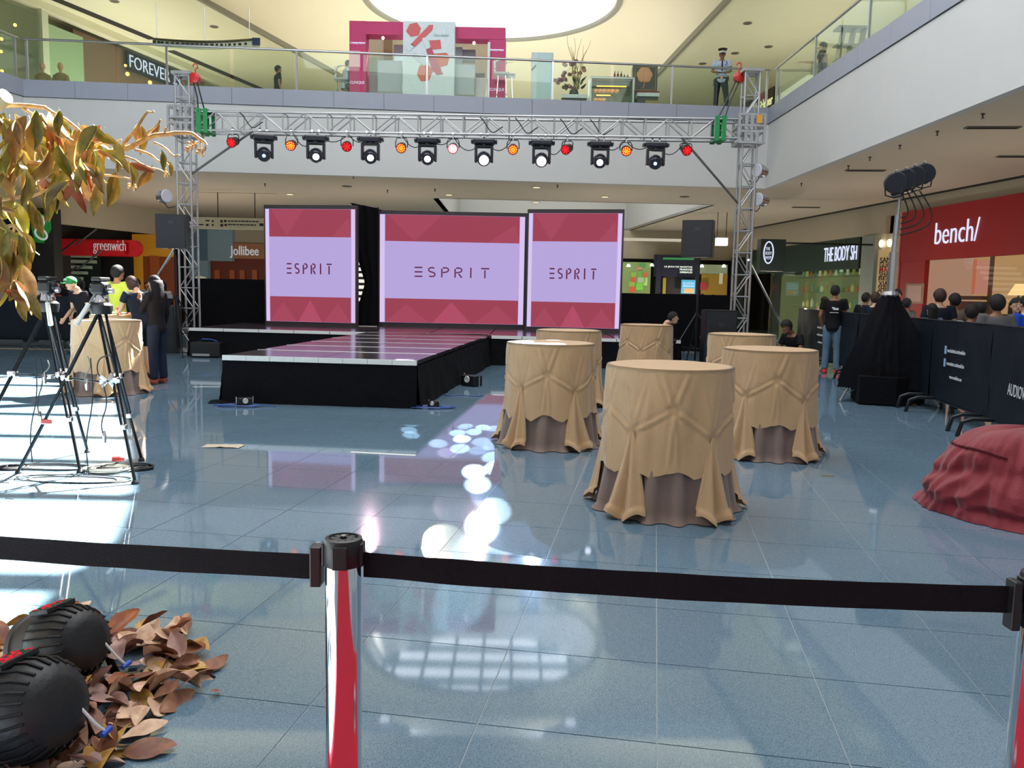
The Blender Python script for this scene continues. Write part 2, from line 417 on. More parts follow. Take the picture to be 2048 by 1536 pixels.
for n_, (a, b) in enumerate(((L0, L2), (R2, R0_))):      # grey lip along the edge of the vault
    wallstrip(a, b, 10.5, 10.78, .12, 'trim_%d' % (9 + n_), mat('grey_ceiling_lip', (128, 124, 108), .6))
# vault surface: boundary loop -> circle
def resample(P, n):
    P = P + [P[0]]; d = [0]
    for a, b in zip(P, P[1:]): d.append(d[-1] + (b - a).length)
    out = []
    for i in range(n):
        t = d[-1] * i / n
        for k in range(len(P) - 1):
            if d[k + 1] >= t: out.append(lerp(P[k], P[k + 1], (t - d[k]) / max(1e-6, d[k + 1] - d[k]))); break
    return out
front = [Vector((3.2, 22.4, 10.6)), Vector((-1, 22.4, 10.6)), Vector((-6, 22.4, 10.6))]
LX = lerp(L1, L0, (L1.y - 22.4) / (L1.y - L0.y)); RX = lerp(R1, R0_, (R1.y - 22.4) / (R1.y - R0_.y))
loop2 = [LX, L1, L2] + back + [R2, R1, RX] + front
lp = resample(loop2, 96)
c0 = Vector((SC.x, SC.y, 0))
def circ(r, z, ang): return Vector((c0.x + r * math.cos(ang), c0.y + r * math.sin(ang), z))
angs = [math.atan2(p.y - c0.y, p.x - c0.x) for p in lp]
n = len(lp); rows = []
for t in [0, .12, .28, .45, .62, .8, .92, 1.0]:
    rr = []
    for p, a in zip(lp, angs):
        q = circ(SR + .35, 12.0, a); z = 10.6 + 1.4 * math.sin(t * math.pi / 2)
        v = lerp(p, q, t); rr.append(Vector((v.x, v.y, z)))
    rows.append(rr)
mb = MB(); mb.rings(rows, cap=False)
o = struct(mb, 'ceiling_vault', M_vault, smooth=60)
mb = MB(); mb.grid(lambda u, v: circ([SR + .35, SR + .35, SR + .15, SR + .15][min(3, int(v * 3 + .5))], [12.0, 11.92, 11.92, 12.02][min(3, int(v * 3 + .5))], 2 * math.pi * u), 96, 3, closed=True)
struct(mb, 'trim_11', mat('skylight_rim_grey', (150, 148, 132), .5))
mb = MB(); mb.grid(lambda u, v: circ([SR + .15, SR, SR][int(v * 2 + .5)], [12.02, 12.1, 13.8][int(v * 2 + .5)], 2 * math.pi * u), 96, 2, closed=True)
struct(mb, 'wall_skylight_drum', mat('white_drum_paint', (240, 240, 236), .7, var=.01), smooth=60)
# skylight grid: purlins and rafters as bars, milky panes between
sk = MB()
def skb(a, b, r): sk.tube(a, b, r, n=6)
M_skyframe = mat('skylight_frame', (120, 130, 138), .5)
win = thing('window_1', None, None, (SC.x, SC.y, 13.85)); win['kind'] = 'structure'; del win['kind']; win['kind'] = 'structure'
for k in range(-3, 4):
    x = k * 1.2; y = math.sqrt(max(0.01, SR * SR - x * x))
    MB().box((SC.x + x, SC.y, 13.85), (.12, 2 * y, .18)).build('glazing_bar', M_skyframe, win)
for k in range(-2, 3):
    y = k * 1.5; x = math.sqrt(max(0.01, SR * SR - y * y))
    MB().box((SC.x, SC.y + y, 13.83), (2 * x, .22, .22)).build('glazing_bar', M_skyframe, win)
# bright daylight above the milky panes
pane = emis('milky_daylit_pane', (235, 244, 255), 4.5)
for i in range(-4, 4):
    for j in range(-3, 3):
        cx = (i + .5) * 1.2; cy = (j + .5) * 1.5
        if math.hypot(cx, cy) < SR + .2:
            MB().box((SC.x + cx, SC.y + cy, 14.0), (1.1, 1.32, .02)).build('pane', pane, win)

# main roof over the court, beyond the top of the picture, with the glazed opening the sun comes through
patch = [(-8.5, 13.2), (-6.8, 12.6), (-5.2, 10.6), (-3.8, 8.0), (-2.64, 5.6), (-2.3, 4.6), (-2.12, 3.3), (-2.2, 2.4), (-1.9, 1.8), (-1.3, 1.5), (-1.2, .2), (-4, -1.2), (-9, -1.2), (-13.5, 2), (-13.5, 9), (-11, 12.8)]
ZR = 13.0; sh = Vector((SUN.x, SUN.y)) * (ZR / SUN.z)
hole = [Vector((p[0] + sh.x, p[1] + sh.y)) for p in patch]
bm = bmesh.new()
outer = [(-30, -8), (30, -8), (30, 25.7), (-30, 25.7)]
ov = [bm.verts.new((x, y, ZR)) for x, y in outer]; hv = [bm.verts.new((p.x, p.y, ZR)) for p in hole]
es = [bm.edges.new((ov[i], ov[(i + 1) % 4])) for i in range(4)] + [bm.edges.new((hv[i], hv[(i + 1) % len(hv)])) for i in range(len(hv))]
bmesh.ops.triangle_fill(bm, use_beauty=True, edges=es)
bm.faces.ensure_lookup_table()
def inside(x, y):
    c = False
    for i in range(len(hole)):
        a, b = hole[i], hole[i - 1]
        if (a.y > y) != (b.y > y) and x < (b.x - a.x) * (y - a.y) / (b.y - a.y) + a.x: c = not c
    return c
bmesh.ops.delete(bm, geom=[f for f in bm.faces if inside(*f.calc_center_median()[:2])], context='FACES_ONLY')
me = bpy.data.meshes.new('roof'); bm.to_mesh(me); bm.free(); me.materials.append(mat('grey_roof_deck', (96, 98, 100), .8))
o = bpy.data.objects.new('ceiling_roof', me); C.objects.link(o); o['kind'] = 'structure'
win2 = thing('window_2', None, None, (hole[0].x, hole[0].y, ZR)); win2['kind'] = 'structure'
for y, wd in ((11.8, .11), (10.35, .34), (9.15, .12), (7.8, .12), (6.7, .12), (5.55, .14), (3.9, .22), (2.4, .12), (-.1, .12)):
    MB().box((-7.5 + sh.x, y + sh.y, ZR), (14, wd, .12)).build('glazing_bar', M_skyframe, win2)
MB().path([(-14 + sh.x, 5.0 + sh.y, ZR), (-5.2 + sh.x, 10.2 + sh.y, ZR)], .16, 6).build('glazing_bar', M_skyframe, win2)

# upper shops, left: dark fronts with glass
M_brown = mat('brown_shopfront', (120, 98, 78), .6)
struct(vpanel(lw, 14, 46, 6.55, 10.6, -1.2, -1.3), 'wall_left_upper', mat('upper_shop_wall', (150, 150, 122), .7))
struct(vpanel(lw, 29.8, 37, 6.55, 10.35, -.6, -.7), 'wall_left_shopfront', M_brown)
struct(vpanel(lw, 14, 46, 10.35, 10.6, .05, -.3), 'trim_12', M_ceilup)
struct(vpanel(lw, 27.9, 28.15, 6.55, 10.4, 0, -.2), 'trim_13', mat('pale_mullion', (200, 208, 180), .5))
struct(vpanel(lw, 20, 27.9, 6.55, 10.2, -.1, -.13), 'window_3', M_glassg)
struct(vpanel(lw, 20, 27.2, 6.55, 10.0, -1.1, -1.15), 'wall_left_backdrop', mat('warm_display_back', (128, 100, 76), .7))
struct(vpanel(lw, 28.2, 29.7, 6.55, 10.0, -.1, -.13), 'wall_left_pier', mat('green_glass_pier', (150, 178, 140), .4))
# upper right: dark green-grey shop band
UX, UK = 15.4, -0.115
def uw(Y, z, q=0.0): return Vector((UX + UK * Y, Y, z)) + Vector((-1, UK, 0)).normalized() * q
struct(vpanel(uw, 10, 46, 6.55, 10.6, -.2, -.3), 'wall_right_upper', mat('upper_right_wall', (176, 178, 150), .7))
struct(vpanel(uw, 14, 33, 6.55, 9.0, 0, -.15), 'wall_right_shopband', mat('grey_green_shop_band', (104, 106, 92), .6))
struct(vpanel(uw, 14, 36, 9.0, 9.35, .06, -.1), 'trim_14', M_ceilup)
struct(MB().box((-2, 47.8, 8.6), (44, .2, 4.1)), 'wall_back_upper', M_vault)

# balustrades: handrail, posts, panes
def balustrade(a, b, ts, label, extra=()):
    a = Vector((a[0], a[1], 6.62)); b = Vector((b[0], b[1], 6.62)); u = (b - a)
    t = thing('balustrade', label, 'railing', (a + b) / 2)
    q = off(a, b, -.10)
    up = Vector((0, 0, 1.03))
    MB().tube(a + q + up, b + q + up, .032, n=12).build('handrail', M_steel, t, smooth=True)
    cuts = sorted(list(ts) + list(extra))
    for s_ in ts: MB().box(a + q + u * s_ + up * .5, (.05, .05, 1.03)).build('post', M_steel, t)
    nn = off(a, b, .006)
    for s0_, s1_ in zip(cuts, cuts[1:]):
        p = a + q + u * (s0_ + .0025); r = a + q + u * (s1_ - .0025); lo = Vector((0, 0, .01)); hi = Vector((0, 0, .98))
        MB().slab([p + lo, r + lo, r + hi, p + hi], nn, .012).build('pane', M_glassg, t)
    return t
def tx(px, py):           # parameter along the rear edge for a photo column
    d = ray(px, py); u = AR - AL; den = d.x * u.y - d.y * u.x
    return (AL.y * d.x - AL.x * d.y) / (d.y * u.x - d.x * u.y)
ts = [max(0.004, tx(50, 120)), tx(331, 130), tx(592, 140), tx(854, 150), tx(1106, 160), tx(1345, 170), .996]
ex = [tx(230, 130), tx(462, 130), tx(722, 140), tx(980, 160), tx(1225, 170), tx(1440, 170)]
balustrade(AL, AR, ts, 'glass balustrade with steel handrail along the rear balcony above the stage', ex)
LR = (AR2 - AR).length
balustrade(AR, AR2, [.01, .17, .34, .51, .68, .85, .99], 'glass balustrade with steel handrail along the right balcony', [.26, .43, .6])
balustrade(AL2, AL, [.01, .35, .68, .99], 'short stretch of glass balustrade at the left corner of the balcony')

# downlights
M_down = emis('warm_downlight', (255, 226, 170), 2.2)
M_ring = mat('white_ring', (200, 195, 180), .5)
i_ = 0
dls = [(580, 388, 4.5, 1), (694, 372, 4.5, 0), (898, 389, 4.5, 1), (1073, 374, 4.5, 1), (1072, 404, 4.5, 1), (1210, 393, 4.5, 1), (1369, 393, 4.5, 0),
       (428, 53, 10.6, 0), (1495, 46, 10.6, 0), (1537, 93, 10.6, 0), (1470, 106, 10.6, 0), (1405, 127, 10.6, 0), (1640, 96, 10.6, 0), (229, 2, 10.6, 0)]
wh = {580: 'beside the left screen', 694: 'between the two left moving heads and the balcony', 898: 'above the middle screen', 1073: 'near the balcony edge above the middle screen',
      1072: 'close over the right screen', 1210: 'above the right end of the right screen', 1369: 'between the right screen and the right truss tower',
      428: 'over the long hanging sign', 1495: 'up at the dark edge of the vault', 1537: 'above and right of the guard', 1470: 'just above the guard', 1405: 'left of the guard head', 1640: 'far right over the upper balcony', 229: 'at the top left of the upper ceiling'}
for px, py, z, on in dls:
    p = G(px, py, z)
    t = thing('downlight', ('lit warm' if on else 'unlit grey') + ' round recessed ceiling downlight ' + wh[px], 'ceiling light', (p.x, p.y, z), 0, 'recessed downlights')
    MB().lathe([(.15, 0), (.15, -.02), (.11, -.02), (.11, 0)], (p.x, p.y, z), 20, cap=False).build('trim_ring', M_ring if on else mat('grey_ring', (120, 118, 104), .5), t)
    MB().lathe([(.11, -.004), (.11, -.012)], (p.x, p.y, z), 20).build('lamp_face', M_down if on else mat('unlit_lamp_face', (90, 84, 70), .5), t)
spr = [(1966, 227, 'right ceiling nearest the balcony'), (1875, 262, 'right ceiling'), (1800, 290, 'right ceiling'), (1740, 314, 'right ceiling'), (1697, 331, 'right ceiling'), (1603, 366, 'right ceiling'),
       (707, 351, 'rear ceiling'), (775, 380, 'rear ceiling'), (870, 378, 'rear ceiling'), (530, 367, 'rear ceiling'), (1115, 370, 'rear ceiling')]
for px, py, wv in spr:
    p = G(px, py, 4.5)
    mb = MB(); mb.lathe([(.03, 0), (.03, -.02), (.012, -.02), (.012, -.07), (.028, -.075), (.028, -.08)], (p.x, p.y, 4.5), 10)
    tag(mb.build('sprinkler', mat('sprinkler_bronze', (70, 62, 54), .5)), 'small dark fire sprinkler hanging from the ' + wv, 'sprinkler', 'ceiling sprinklers')
for px, py, l in ((1985, 254, 'slotted air vent in the right ceiling near the balcony'), (1731, 340, 'small slotted air vent in the right ceiling above the light stand'), (1612, 414, 'long narrow air vent in the right ceiling before the green shop'), (2040, 312, 'air vent at the right border over the red shop')):
    p = G(px, py, 4.5); t = thing('air_vent', l, 'vent', (p.x, p.y, 4.5), -.1)
    MB().box((0, 0, -.01), (.9, .16, .02)).build('vent_frame', mat('vent_grey', (110, 102, 92), .6), t, world=False)
    for k in range(5): MB().box((0, -.05 + .025 * k, -.022), (.84, .006, .01)).build('slat', M_dark, t, world=False)
# ================================================================== STAGE
HS = .6
def zv(p, z): return Vector((p[0], p[1], z))
A1 = G(445, 710.5, HS); B1 = G(834.5, 721.5, HS); A2 = G(732.5, 664.6, HS); B2 = G(984, 669, HS)
SL = G(378, 655.5, HS); SR_ = G(1362, 681, HS); depth = Vector((.10, 4.1, 0))
stg = thing('stage', 'black draped stage with a glossy runway reaching out from it', 'stage', (-2, 18, 0))
M_deck = mat('glossy_dark_stage_deck', (66, 56, 62), .16, var=.08, scale=3, rgb2=(58, 50, 56))
M_edge = mat('white_edge_tape', (226, 226, 222), .45, var=.05, scale=30)
def quadslab(a, b, c, d, z0, z1): return MB().prism([p2(a), p2(b), p2(c), p2(d)], z0, z1)
# runway decks: three across, six along
nx, ny = 2, 6
for j in range(ny):
    for i in range(nx):
        def P(s_, t_): return lerp(lerp(A1, B1, s_), lerp(A2, B2, s_), t_)
        e = .004
        quadslab(P(i / nx + e * .6, j / ny + e * .3), P((i + 1) / nx - e * .6, j / ny + e * .3), P((i + 1) / nx - e * .6, (j + 1) / ny - e * .3), P(i / nx + e * .6, (j + 1) / ny - e * .3), HS - .05, HS).build('deck', M_deck, stg)
# back decks
nb = 8
for j in range(2):
    for i in range(nb):
        def P(s_, t_): return lerp(SL, SR_, s_) + depth * t_
        e = .0012
        quadslab(P(i / nb + e, j / 2 + .002), P((i + 1) / nb - e, j / 2 + .002), P((i + 1) / nb - e, (j + 1) / 2 - .002), P(i / nb + e, (j + 1) / 2 - .002), HS - .05, HS).build('deck', M_deck, stg)
# pale joints between decks (aluminium edges)
for j in range(1, ny + 1):
    t_ = j / ny; a = lerp(A1, A2, t_); b = lerp(B1, B2, t_)
    MB().tube(zv(a, HS - .003), zv(b, HS - .003), .008, n=6).build('deck_edge', M_alu, stg)
# white taped edges in pieces
def tape(a, b, k):
    a = Vector(a); b = Vector(b); d = (b - a) / k; n = Vector((d.y, -d.x, 0)).normalized() * .02
    for i in range(k):
        p, q = a + d * (i + .01), a + d * (i + .99)
        MB().add([(v.x, v.y, z) for z in (HS - .06, HS + .004) for v in (p, q, q + n, p + n)], [(0, 1, 2, 3), (7, 6, 5, 4), (0, 4, 5, 1), (1, 5, 6, 2), (2, 6, 7, 3), (3, 7, 4, 0)]).build('edge_strip', M_edge, stg)
tape(A1, B1, 8); jl = lerp(SL, SR_, (A2.x - SL.x) / (SR_.x - SL.x)); jr = lerp(SL, SR_, (B2.x - SL.x) / (SR_.x - SL.x))
tape(SL, jl, 5); tape(jr, SR_, 6)
# skirt: wavy cloth with sag
def skirt(a, b, z1, name='skirt', outw=.03, amp=.012):
    a = Vector((a[0], a[1], 0)); b = Vector((b[0], b[1], 0)); L_ = (b - a).length; n = Vector((b.y - a.y, a.x - b.x, 0)).normalized()
    nu = max(12, int(L_ * 22))
    def F(u, v):
        p = lerp(a, b, u); x = u * L_
        q = outw * (1 - v) ** 2 * 1.6 + .006 + amp * (1 - v) * noise.noise(Vector((x * 3.1, v * 2.2, z1))) * 2 + amp * .6 * noise.noise(Vector((x * 7 + v * 5, v * 6, 3)))
        return p + n * q + Vector((0, 0, (z1 - .01) * v + .006))
    mb = MB().grid(F, nu, 14); m = mb.build(name, M_drape, stg, smooth=True, fix=False); return m
zt = HS - .055
skirt(A1, B1, zt); skirt(B1, B2, zt); skirt(A2, A1, zt); skirt(SL, jl, zt); skirt(jr, SR_, zt); skirt(SR_, SR_ + depth, zt); skirt(SL + depth, SL, zt)
MB().prism([p2(A1 + Vector((.05, .05, 0))), p2(B1 + Vector((-.05, .05, 0))), p2(B2 + Vector((-.05, 0, 0))), p2(A2 + Vector((.05, 0, 0)))], .0, HS - .06).build('frame', M_drape, stg)
MB().prism([p2(SL + Vector((.05, .05, 0))), p2(SR_ + Vector((-.05, .05, 0))), p2(SR_ + depth - Vector((.05, .05, 0))), p2(SL + depth + Vector((.05, -.05, 0)))], .0, HS - .06).build('frame', M_drape, stg)
# loose corner of cloth at the front left of the runway
mb = MB(); c0_ = G(447, 806)
mb.grid(lambda u, v: c0_ + Vector((-.16 + .5 * u, -.02 - .1 * v * (1 - u), .03 * (1 - v) + .004 + .012 * math.sin(u * 9))), 12, 4)
mb.build('skirt_corner', M_drape, stg, smooth=True, fix=False)

# ================================================================== LED SCREENS
E_lav = emis('screen_lavender', (182, 164, 219), 1.0)
E_red = emis('screen_crimson', (156, 64, 84), 1.0)
E_red2 = emis('screen_crimson_light', (176, 76, 102), 1.0)
E_red3 = emis('screen_crimson_mid', (164, 70, 92), 1.0)
E_txt = emis('screen_plum', (96, 34, 72), 1.0)
E_stripe = emis('screen_side_stripe', (214, 196, 240), 1.0)
M_scf = mat('screen_frame_brown_black', (52, 44, 48), .6)
def screen(px0, py0, px1, py1, Y0, Y1, label, wide):
    # px0..px1 columns of the left and right edges, Y depth of each
    a = D(px0, py0, Y0); b = D(px1, py1, Y1); a.z = b.z = 0
    u = (b - a); Wd = u.length; u.normalize(); n = Vector((u.y, -u.x, 0))     # n points to the camera
    z0 = HS; z1 = 3.40
    t = thing('led_screen', label, 'screen', (lerp(a, b, .5).x, lerp(a, b, .5).y, HS))
    def q(x0, x1, y0, y1, lift, th=.004):
        o_ = a + n * (.0 + lift)
        return MB().slab([o_ + u * x0 + Vector((0, 0, y0)), o_ + u * x1 + Vector((0, 0, y0)), o_ + u * x1 + Vector((0, 0, y1)), o_ + u * x0 + Vector((0, 0, y1))], n, th)
    q(0, Wd, z0, z1, -.14, .14).build('housing', M_scf, t)
    m = .035 * (1.6 if wide else 1); zb = z0 + .10; ztp = z1 - .09
    q(m, Wd - m, zb, ztp, .002).build('display', E_lav, t)
    s = .10 * (1.3 if wide else 1); hh = ztp - zb
    b0, b1 = m + s, Wd - m - s
    for x0, x1 in ((m + .004, m + s - .01), (Wd - m - s + .01, Wd - m - .004)):
        q(x0, x1, zb + .01, ztp - .01, .008).build('side_stripe', E_stripe, t)
    bt = .245 * hh; bb = .225 * hh
    q(b0, b1, ztp - bt, ztp - .004, .012).build('top_band', E_red, t)
    q(b0, b1, zb + .004, zb + bb, .012).build('bottom_band', E_red, t)
    def tri(xc, w_, y0, y1, up, mm, lift):
        o_ = a + n * lift
        xs = [max(b0, xc - w_), min(b1, xc + w_)]
        pts = [o_ + u * xs[0] + Vector((0, 0, y0 if up else y1)), o_ + u * xs[1] + Vector((0, 0, y0 if up else y1)), o_ + u * xc + Vector((0, 0, y1 if up else y0))]
        MB().slab(pts, n, .002).build('triangle', mm, t)
    cx = Wd / 2; y0 = zb + .006; y1 = zb + bb * .88
    tri(b0 + (b1 - b0) * .16, (b1 - b0) * .17, y0, y1 * 1 - bb * .1, True, E_red3, .017)
    tri(b0 + (b1 - b0) * .84, (b1 - b0) * .17, y0, y1 * 1 - bb * .1, True, E_red3, .017)
    tri(cx, (b1 - b0) * .145, y0, y1, True, E_red2, .020)
    tri(b0 + (b1 - b0) * .22, (b1 - b0) * .2, ztp - bt + .004, ztp - .01, False, E_red3, .017)
    tri(b0 + (b1 - b0) * .97, (b1 - b0) * .2, ztp - bt + .004, ztp - bt * .3, True, E_red3, .017)
    # stencil lettering E S P R I T
    TW = Wd * (.50 if wide else .485); x_ = cx - TW / 2 + Wd * (.0 if wide else -.01); lh = hh * .095; zc = zb + hh * .475
    lw_ = TW * .105; step = (TW - lw_) / 5.02; st = lh * .13
    L_T = []
    def bar(x0, y0, x1, y1, th=st):
        p = Vector((x0, y0, 0)); r = Vector((x1, y1, 0)); d = (r - p).normalized(); w_ = Vector((-d.y, d.x, 0)) * th / 2
        o_ = a + n * .014
        L_T[-1].slab([o_ + u * v.x + Vector((0, 0, v.y)) for v in (p - w_, r - w_, r + w_, p + w_)], n, .004)
    def arc(cx_, cy_, rx, ry, a0, a1, k=8):
        pr = None
        for i in range(k + 1):
            g = R(a0 + (a1 - a0) * i / k); c_ = (cx_ + rx * math.cos(g), cy_ + ry * math.sin(g))
            if pr: bar(pr[0], pr[1], c_[0], c_[1])
            pr = c_
    h2 = lh / 2
    X = x_; L_T.append(MB())
    for yy in (-h2 + st / 2, 0, h2 - st / 2): bar(X, zc + yy, X + lw_, zc + yy)
    X = x_ + step; L_T.append(MB()); r = h2 / 2 - st * .25
    arc(X + lw_ / 2, zc + h2 / 2 - st * .2, lw_ * .42, r, 40, 245); arc(X + lw_ / 2, zc - h2 / 2 + st * .2, lw_ * .42, r, 65, -140)
    bar(X + lw_ * .3, zc + st * .4, X + lw_ * .72, zc - st * .4)
    for q_, leg in ((2, 0), (3, 1)):
        X = x_ + step * q_; L_T.append(MB()); bar(X + st / 2, zc - h2, X + st / 2, zc + h2 * .72)
        bar(X + st * 1.2, zc + h2 - st / 2, X + lw_ * .55, zc + h2 - st / 2); arc(X + lw_ * .55, zc + h2 / 2 - st * .1, lw_ * .4, h2 / 2 - st * .3, 90, -90)
        bar(X + st * 1.2, zc - st * .1, X + lw_ * .55, zc - st * .1)
        if leg: bar(X + lw_ * .55, zc - st, X + lw_ * .95, zc - h2)
    X = x_ + step * 4; L_T.append(MB()); bar(X + lw_ * .4, zc - h2, X + lw_ * .4, zc + h2)
    X = x_ + step * 5; L_T.append(MB()); bar(X - .0, zc + h2 - st / 2, X + lw_ * 1.05, zc + h2 - st / 2); bar(X + lw_ / 2, zc - h2, X + lw_ / 2, zc + h2 - st * 1.7)
    for l_ in L_T: l_.build('letter', E_txt, t)
    for k in (0, 1): MB().tube(a + u * (Wd * (.15 + .7 * k)) - n * .16 + Vector((0, 0, HS)), a + u * (Wd * (.15 + .7 * k)) - n * .16 + Vector((0, 0, 3.2)), .025, n=8).build('support_pole', M_blackm, t)
    return a, b, u, n
screen(529, 530, 713.5, 530, 19.55, 19.25, 'left LED screen showing a plum brand word between crimson bands, beside the black drape', False)
s2 = screen(755, 530, 1053, 530, 20.3, 20.3, 'wide middle LED screen showing a plum brand word between crimson bands', True)
screen(1053, 530, 1245, 530, 19.35, 18.95, 'right LED screen showing a plum brand word between crimson bands, nearest the right tower', False)
# black drape tower between the left and the middle screens
dr = thing('stage_drape', 'black cloth drape hanging between the left and middle screens', 'curtain', (-3.35, 19.9, HS))
a = D(706, 411, 19.7); b = D(751, 425, 20.2)
def F(u, v):
    x0 = -3.86 + .13 * max(0, 1 - abs(v - .35) * 3.4) * 2; x1 = -3.27
    x = x0 + (x1 - x0) * u + (.10 * (1 - u) * -1 if v > .985 else 0)
    return Vector((x, 20.05 - .25 * u * 0 + .03 * math.sin(u * 16 + v * 2) + .02 * noise.noise(Vector((u * 4, v * 6, 0))), HS + .01 + 2.93 * v - .12 * u * v))
MB().grid(F, 24, 30).build('cloth', M_drape, dr, smooth=True, fix=False)
MB().tube((-3.9, 20.1, 3.5), (-3.2, 20.1, 3.38), .02).build('rail', M_blackm, dr)
for x in (-3.86, -3.3): MB().tube((x, 20.14, HS), (x, 20.14, 3.45), .02).build('pole', M_blackm, dr)
# glowing stair treads of a far stairway seen through the gap by the drape
st_ = thing('far_stairway', 'bright glowing stair treads glimpsed between left screen and black drape', 'stairs', (-7, 40, 0))
M_lit = mat('glowing_stair_edge', (236, 232, 215), .6, emit=(255, 250, 235), estr=.75)  # treads emit their own brightness in place of light falling on them
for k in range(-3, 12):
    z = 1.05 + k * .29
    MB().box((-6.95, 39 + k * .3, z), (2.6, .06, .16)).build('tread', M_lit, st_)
MB().box((-8.4, 41, 2.6), (.08, 5, .3), Matrix.Rotation(R(35), 3, 'X')).build('stringer', M_dark, st_)
MB().box((-5.5, 41, 2.6), (.08, 5, .3), Matrix.Rotation(R(35), 3, 'X')).build('stringer', M_dark, st_)

# black backdrop fences either side of the stage
def drapefence(name, a, b, z1, label, seg=3, zdip=.03):
    a = Vector((a[0], a[1], 0)); b = Vector((b[0], b[1], 0)); L_ = (b - a).length; n = Vector((b.y - a.y, a.x - b.x, 0)).normalized()
    t = thing(name, label, 'fence', lerp(a, b, .5))
    def F(u, v):
        return lerp(a, b, u) + n * (.04 * noise.noise(Vector((u * L_ * 1.6, v * 1.5, z1))) + .015 * noise.noise(Vector((u * L_ * 6, v * 5, 2)))) + Vector((0, 0, .03 + (z1 - .03 + zdip * noise.noise(Vector((u * L_, 7, 0)))) * v))
    MB().grid(F, int(L_ * 10), 16).build('cloth', M_drape, t, smooth=True, fix=False)
    for k in range(seg + 1):
        p = lerp(a, b, k / seg) - n * .08; MB().tube(p, p + Vector((0, 0, z1 - .05)), .02).build('post', M_blackm, t)
    return t
drapefence('backdrop_fence', D(372, 560, 21.0), D(540, 570, 20.6), 1.68, 'tall black cloth fence behind the left end of the stage')
drapefence('backdrop_fence', D(1215, 585, 21.8), D(1478, 588, 22.0), 1.53, 'black cloth fence behind the right end of the stage and the right loudspeaker', 5, .02)

# ================================================================== TRUSS GANTRY
TL = D(367, 245, 18.75); TRt = D(1499, 260, 18.45); sT = .36
gan = thing('truss_gantry', 'aluminium box truss gantry spanning over the stage', 'truss', (lerp(TL, TRt, .5).x, 18.6, 0))
BZ0, BZ1 = 4.88, 5.28
xax = (zv(TRt, 0) - zv(TL, 0)); LB = xax.length; xax.normalize(); yax = Vector((-xax.y, xax.x, 0))
O0 = zv(TL, 0)
def TP(x, y, z): return O0 + xax * x + yax * y + Vector((0, 0, z))
cr = .026; br = .015
Tg = TF[gan.name].inverted()
_unit = {}
def bar_piece(name, a, b, r, parent, m=M_alu):
    key = (r, m.name)
    if key not in _unit:
        me = MB().tube((0, 0, 0), (0, 0, 1), r, n=8).mesh('tube_piece'); me.materials.append(m); me.shade_smooth(); me.set_sharp_from_angle(angle=R(50)); _unit[key] = me
    d = b - a; q = d.to_track_quat('Z', 'Y').to_matrix().to_4x4()
    return piece(name, _unit[key], TF[parent.name].inverted() @ Matrix.Translation(a) @ q @ Matrix.Diagonal((1, 1, d.length, 1)), parent)
hy = .2
x0, x1 = .30, LB - .30
for y in (-hy, hy):
    for z in (BZ0, BZ1): bar_piece('chord', TP(x0, y, z), TP(x1, y, z), cr, gan)
nbay = 24; st = (x1 - x0) / nbay
for k in range(nbay + 1):
    x = x0 + k * st
    for y in (-hy, hy): bar_piece('brace', TP(x, y, BZ0), TP(x, y, BZ1), br, gan)
    if k % 2 == 0:
        for z in (BZ0, BZ1): bar_piece('brace', TP(x, -hy, z), TP(x, hy, z), br, gan)
    if k < nbay:
        za, zb = (BZ1, BZ0) if k % 2 else (BZ0, BZ1)
        for y in (-hy, hy): bar_piece('brace', TP(x, y, za), TP(x + st, y, zb), br, gan)
def tower(xc, ztop, nm):
    h = .155
    tw = gan
    for sx in (-h, h):
        for sy in (-h, h): bar_piece('tower_chord', TP(xc + sx, sy, .04), TP(xc + sx, sy, ztop), cr, gan)
    n = 13; s = (ztop - .1) / n
    for k in range(n + 1):
        z = .06 + k * s
        for sy in (-h, h): bar_piece('rung', TP(xc - h, sy, z), TP(xc + h, sy, z), br, gan)
        for sx in (-h, h): bar_piece('rung', TP(xc + sx, -h, z), TP(xc + sx, h, z), br, gan)
        if k < n:
            d = 1 if k % 2 else -1
            for sy in (-h, h): bar_piece('brace', TP(xc - h * d, sy, z), TP(xc + h * d, sy, z + s), br, gan)
    MB().bevbox(TP(xc, 0, .03), (.8, .8, .05), .01).build('base_plate', M_alu, gan)
    # head block
    hb = .27
    mb = MB()
    for sx in (-hb, hb):
        for sy in (-hb, hb): mb.box(TP(xc + sx, sy, 5.08), (.05, .05, .60))
    for z in (4.79, 5.02, 5.14, 5.37):
        for sy in (-hb, hb): mb.box(TP(xc, sy, z), (.54, .04, .05))
        for sx in (-hb, hb): mb.box(TP(xc + sx, 0, z), (.04, .54, .05))
    for sx in (-.14, 0.0, .14):
        for z in (4.90, 5.26): mb.box(TP(xc + sx * 1.35 - .07 * (sx != 0) * (1 if sx > 0 else -1), -hb - .005, z), (.07, .02, .2))
    mb.build('head_block', M_alu, gan)
    mb = MB(); mb.box(TP(xc, 0, ztop + .02), (.44, .44, .06)); mb.build('top_plate', M_alu, gan)
tower(0.05, 6.08, 'l'); tower(LB - .02, 6.30, 'r')
# knee braces (two long poles from beam to towers)
MB().tube(TP(LB - 1.5, -hy, BZ0), TP(LB - .2, -.1, 3.52), .026).build('knee_brace', mat('dull_grey_pole', (92, 88, 86), .5, metal=.4), gan, smooth=True)
MB().tube(TP(1.62, -hy, BZ0), TP(.2, -.1, 3.95), .026).build('knee_brace', MATS['dull_grey_pole'], gan, smooth=True)
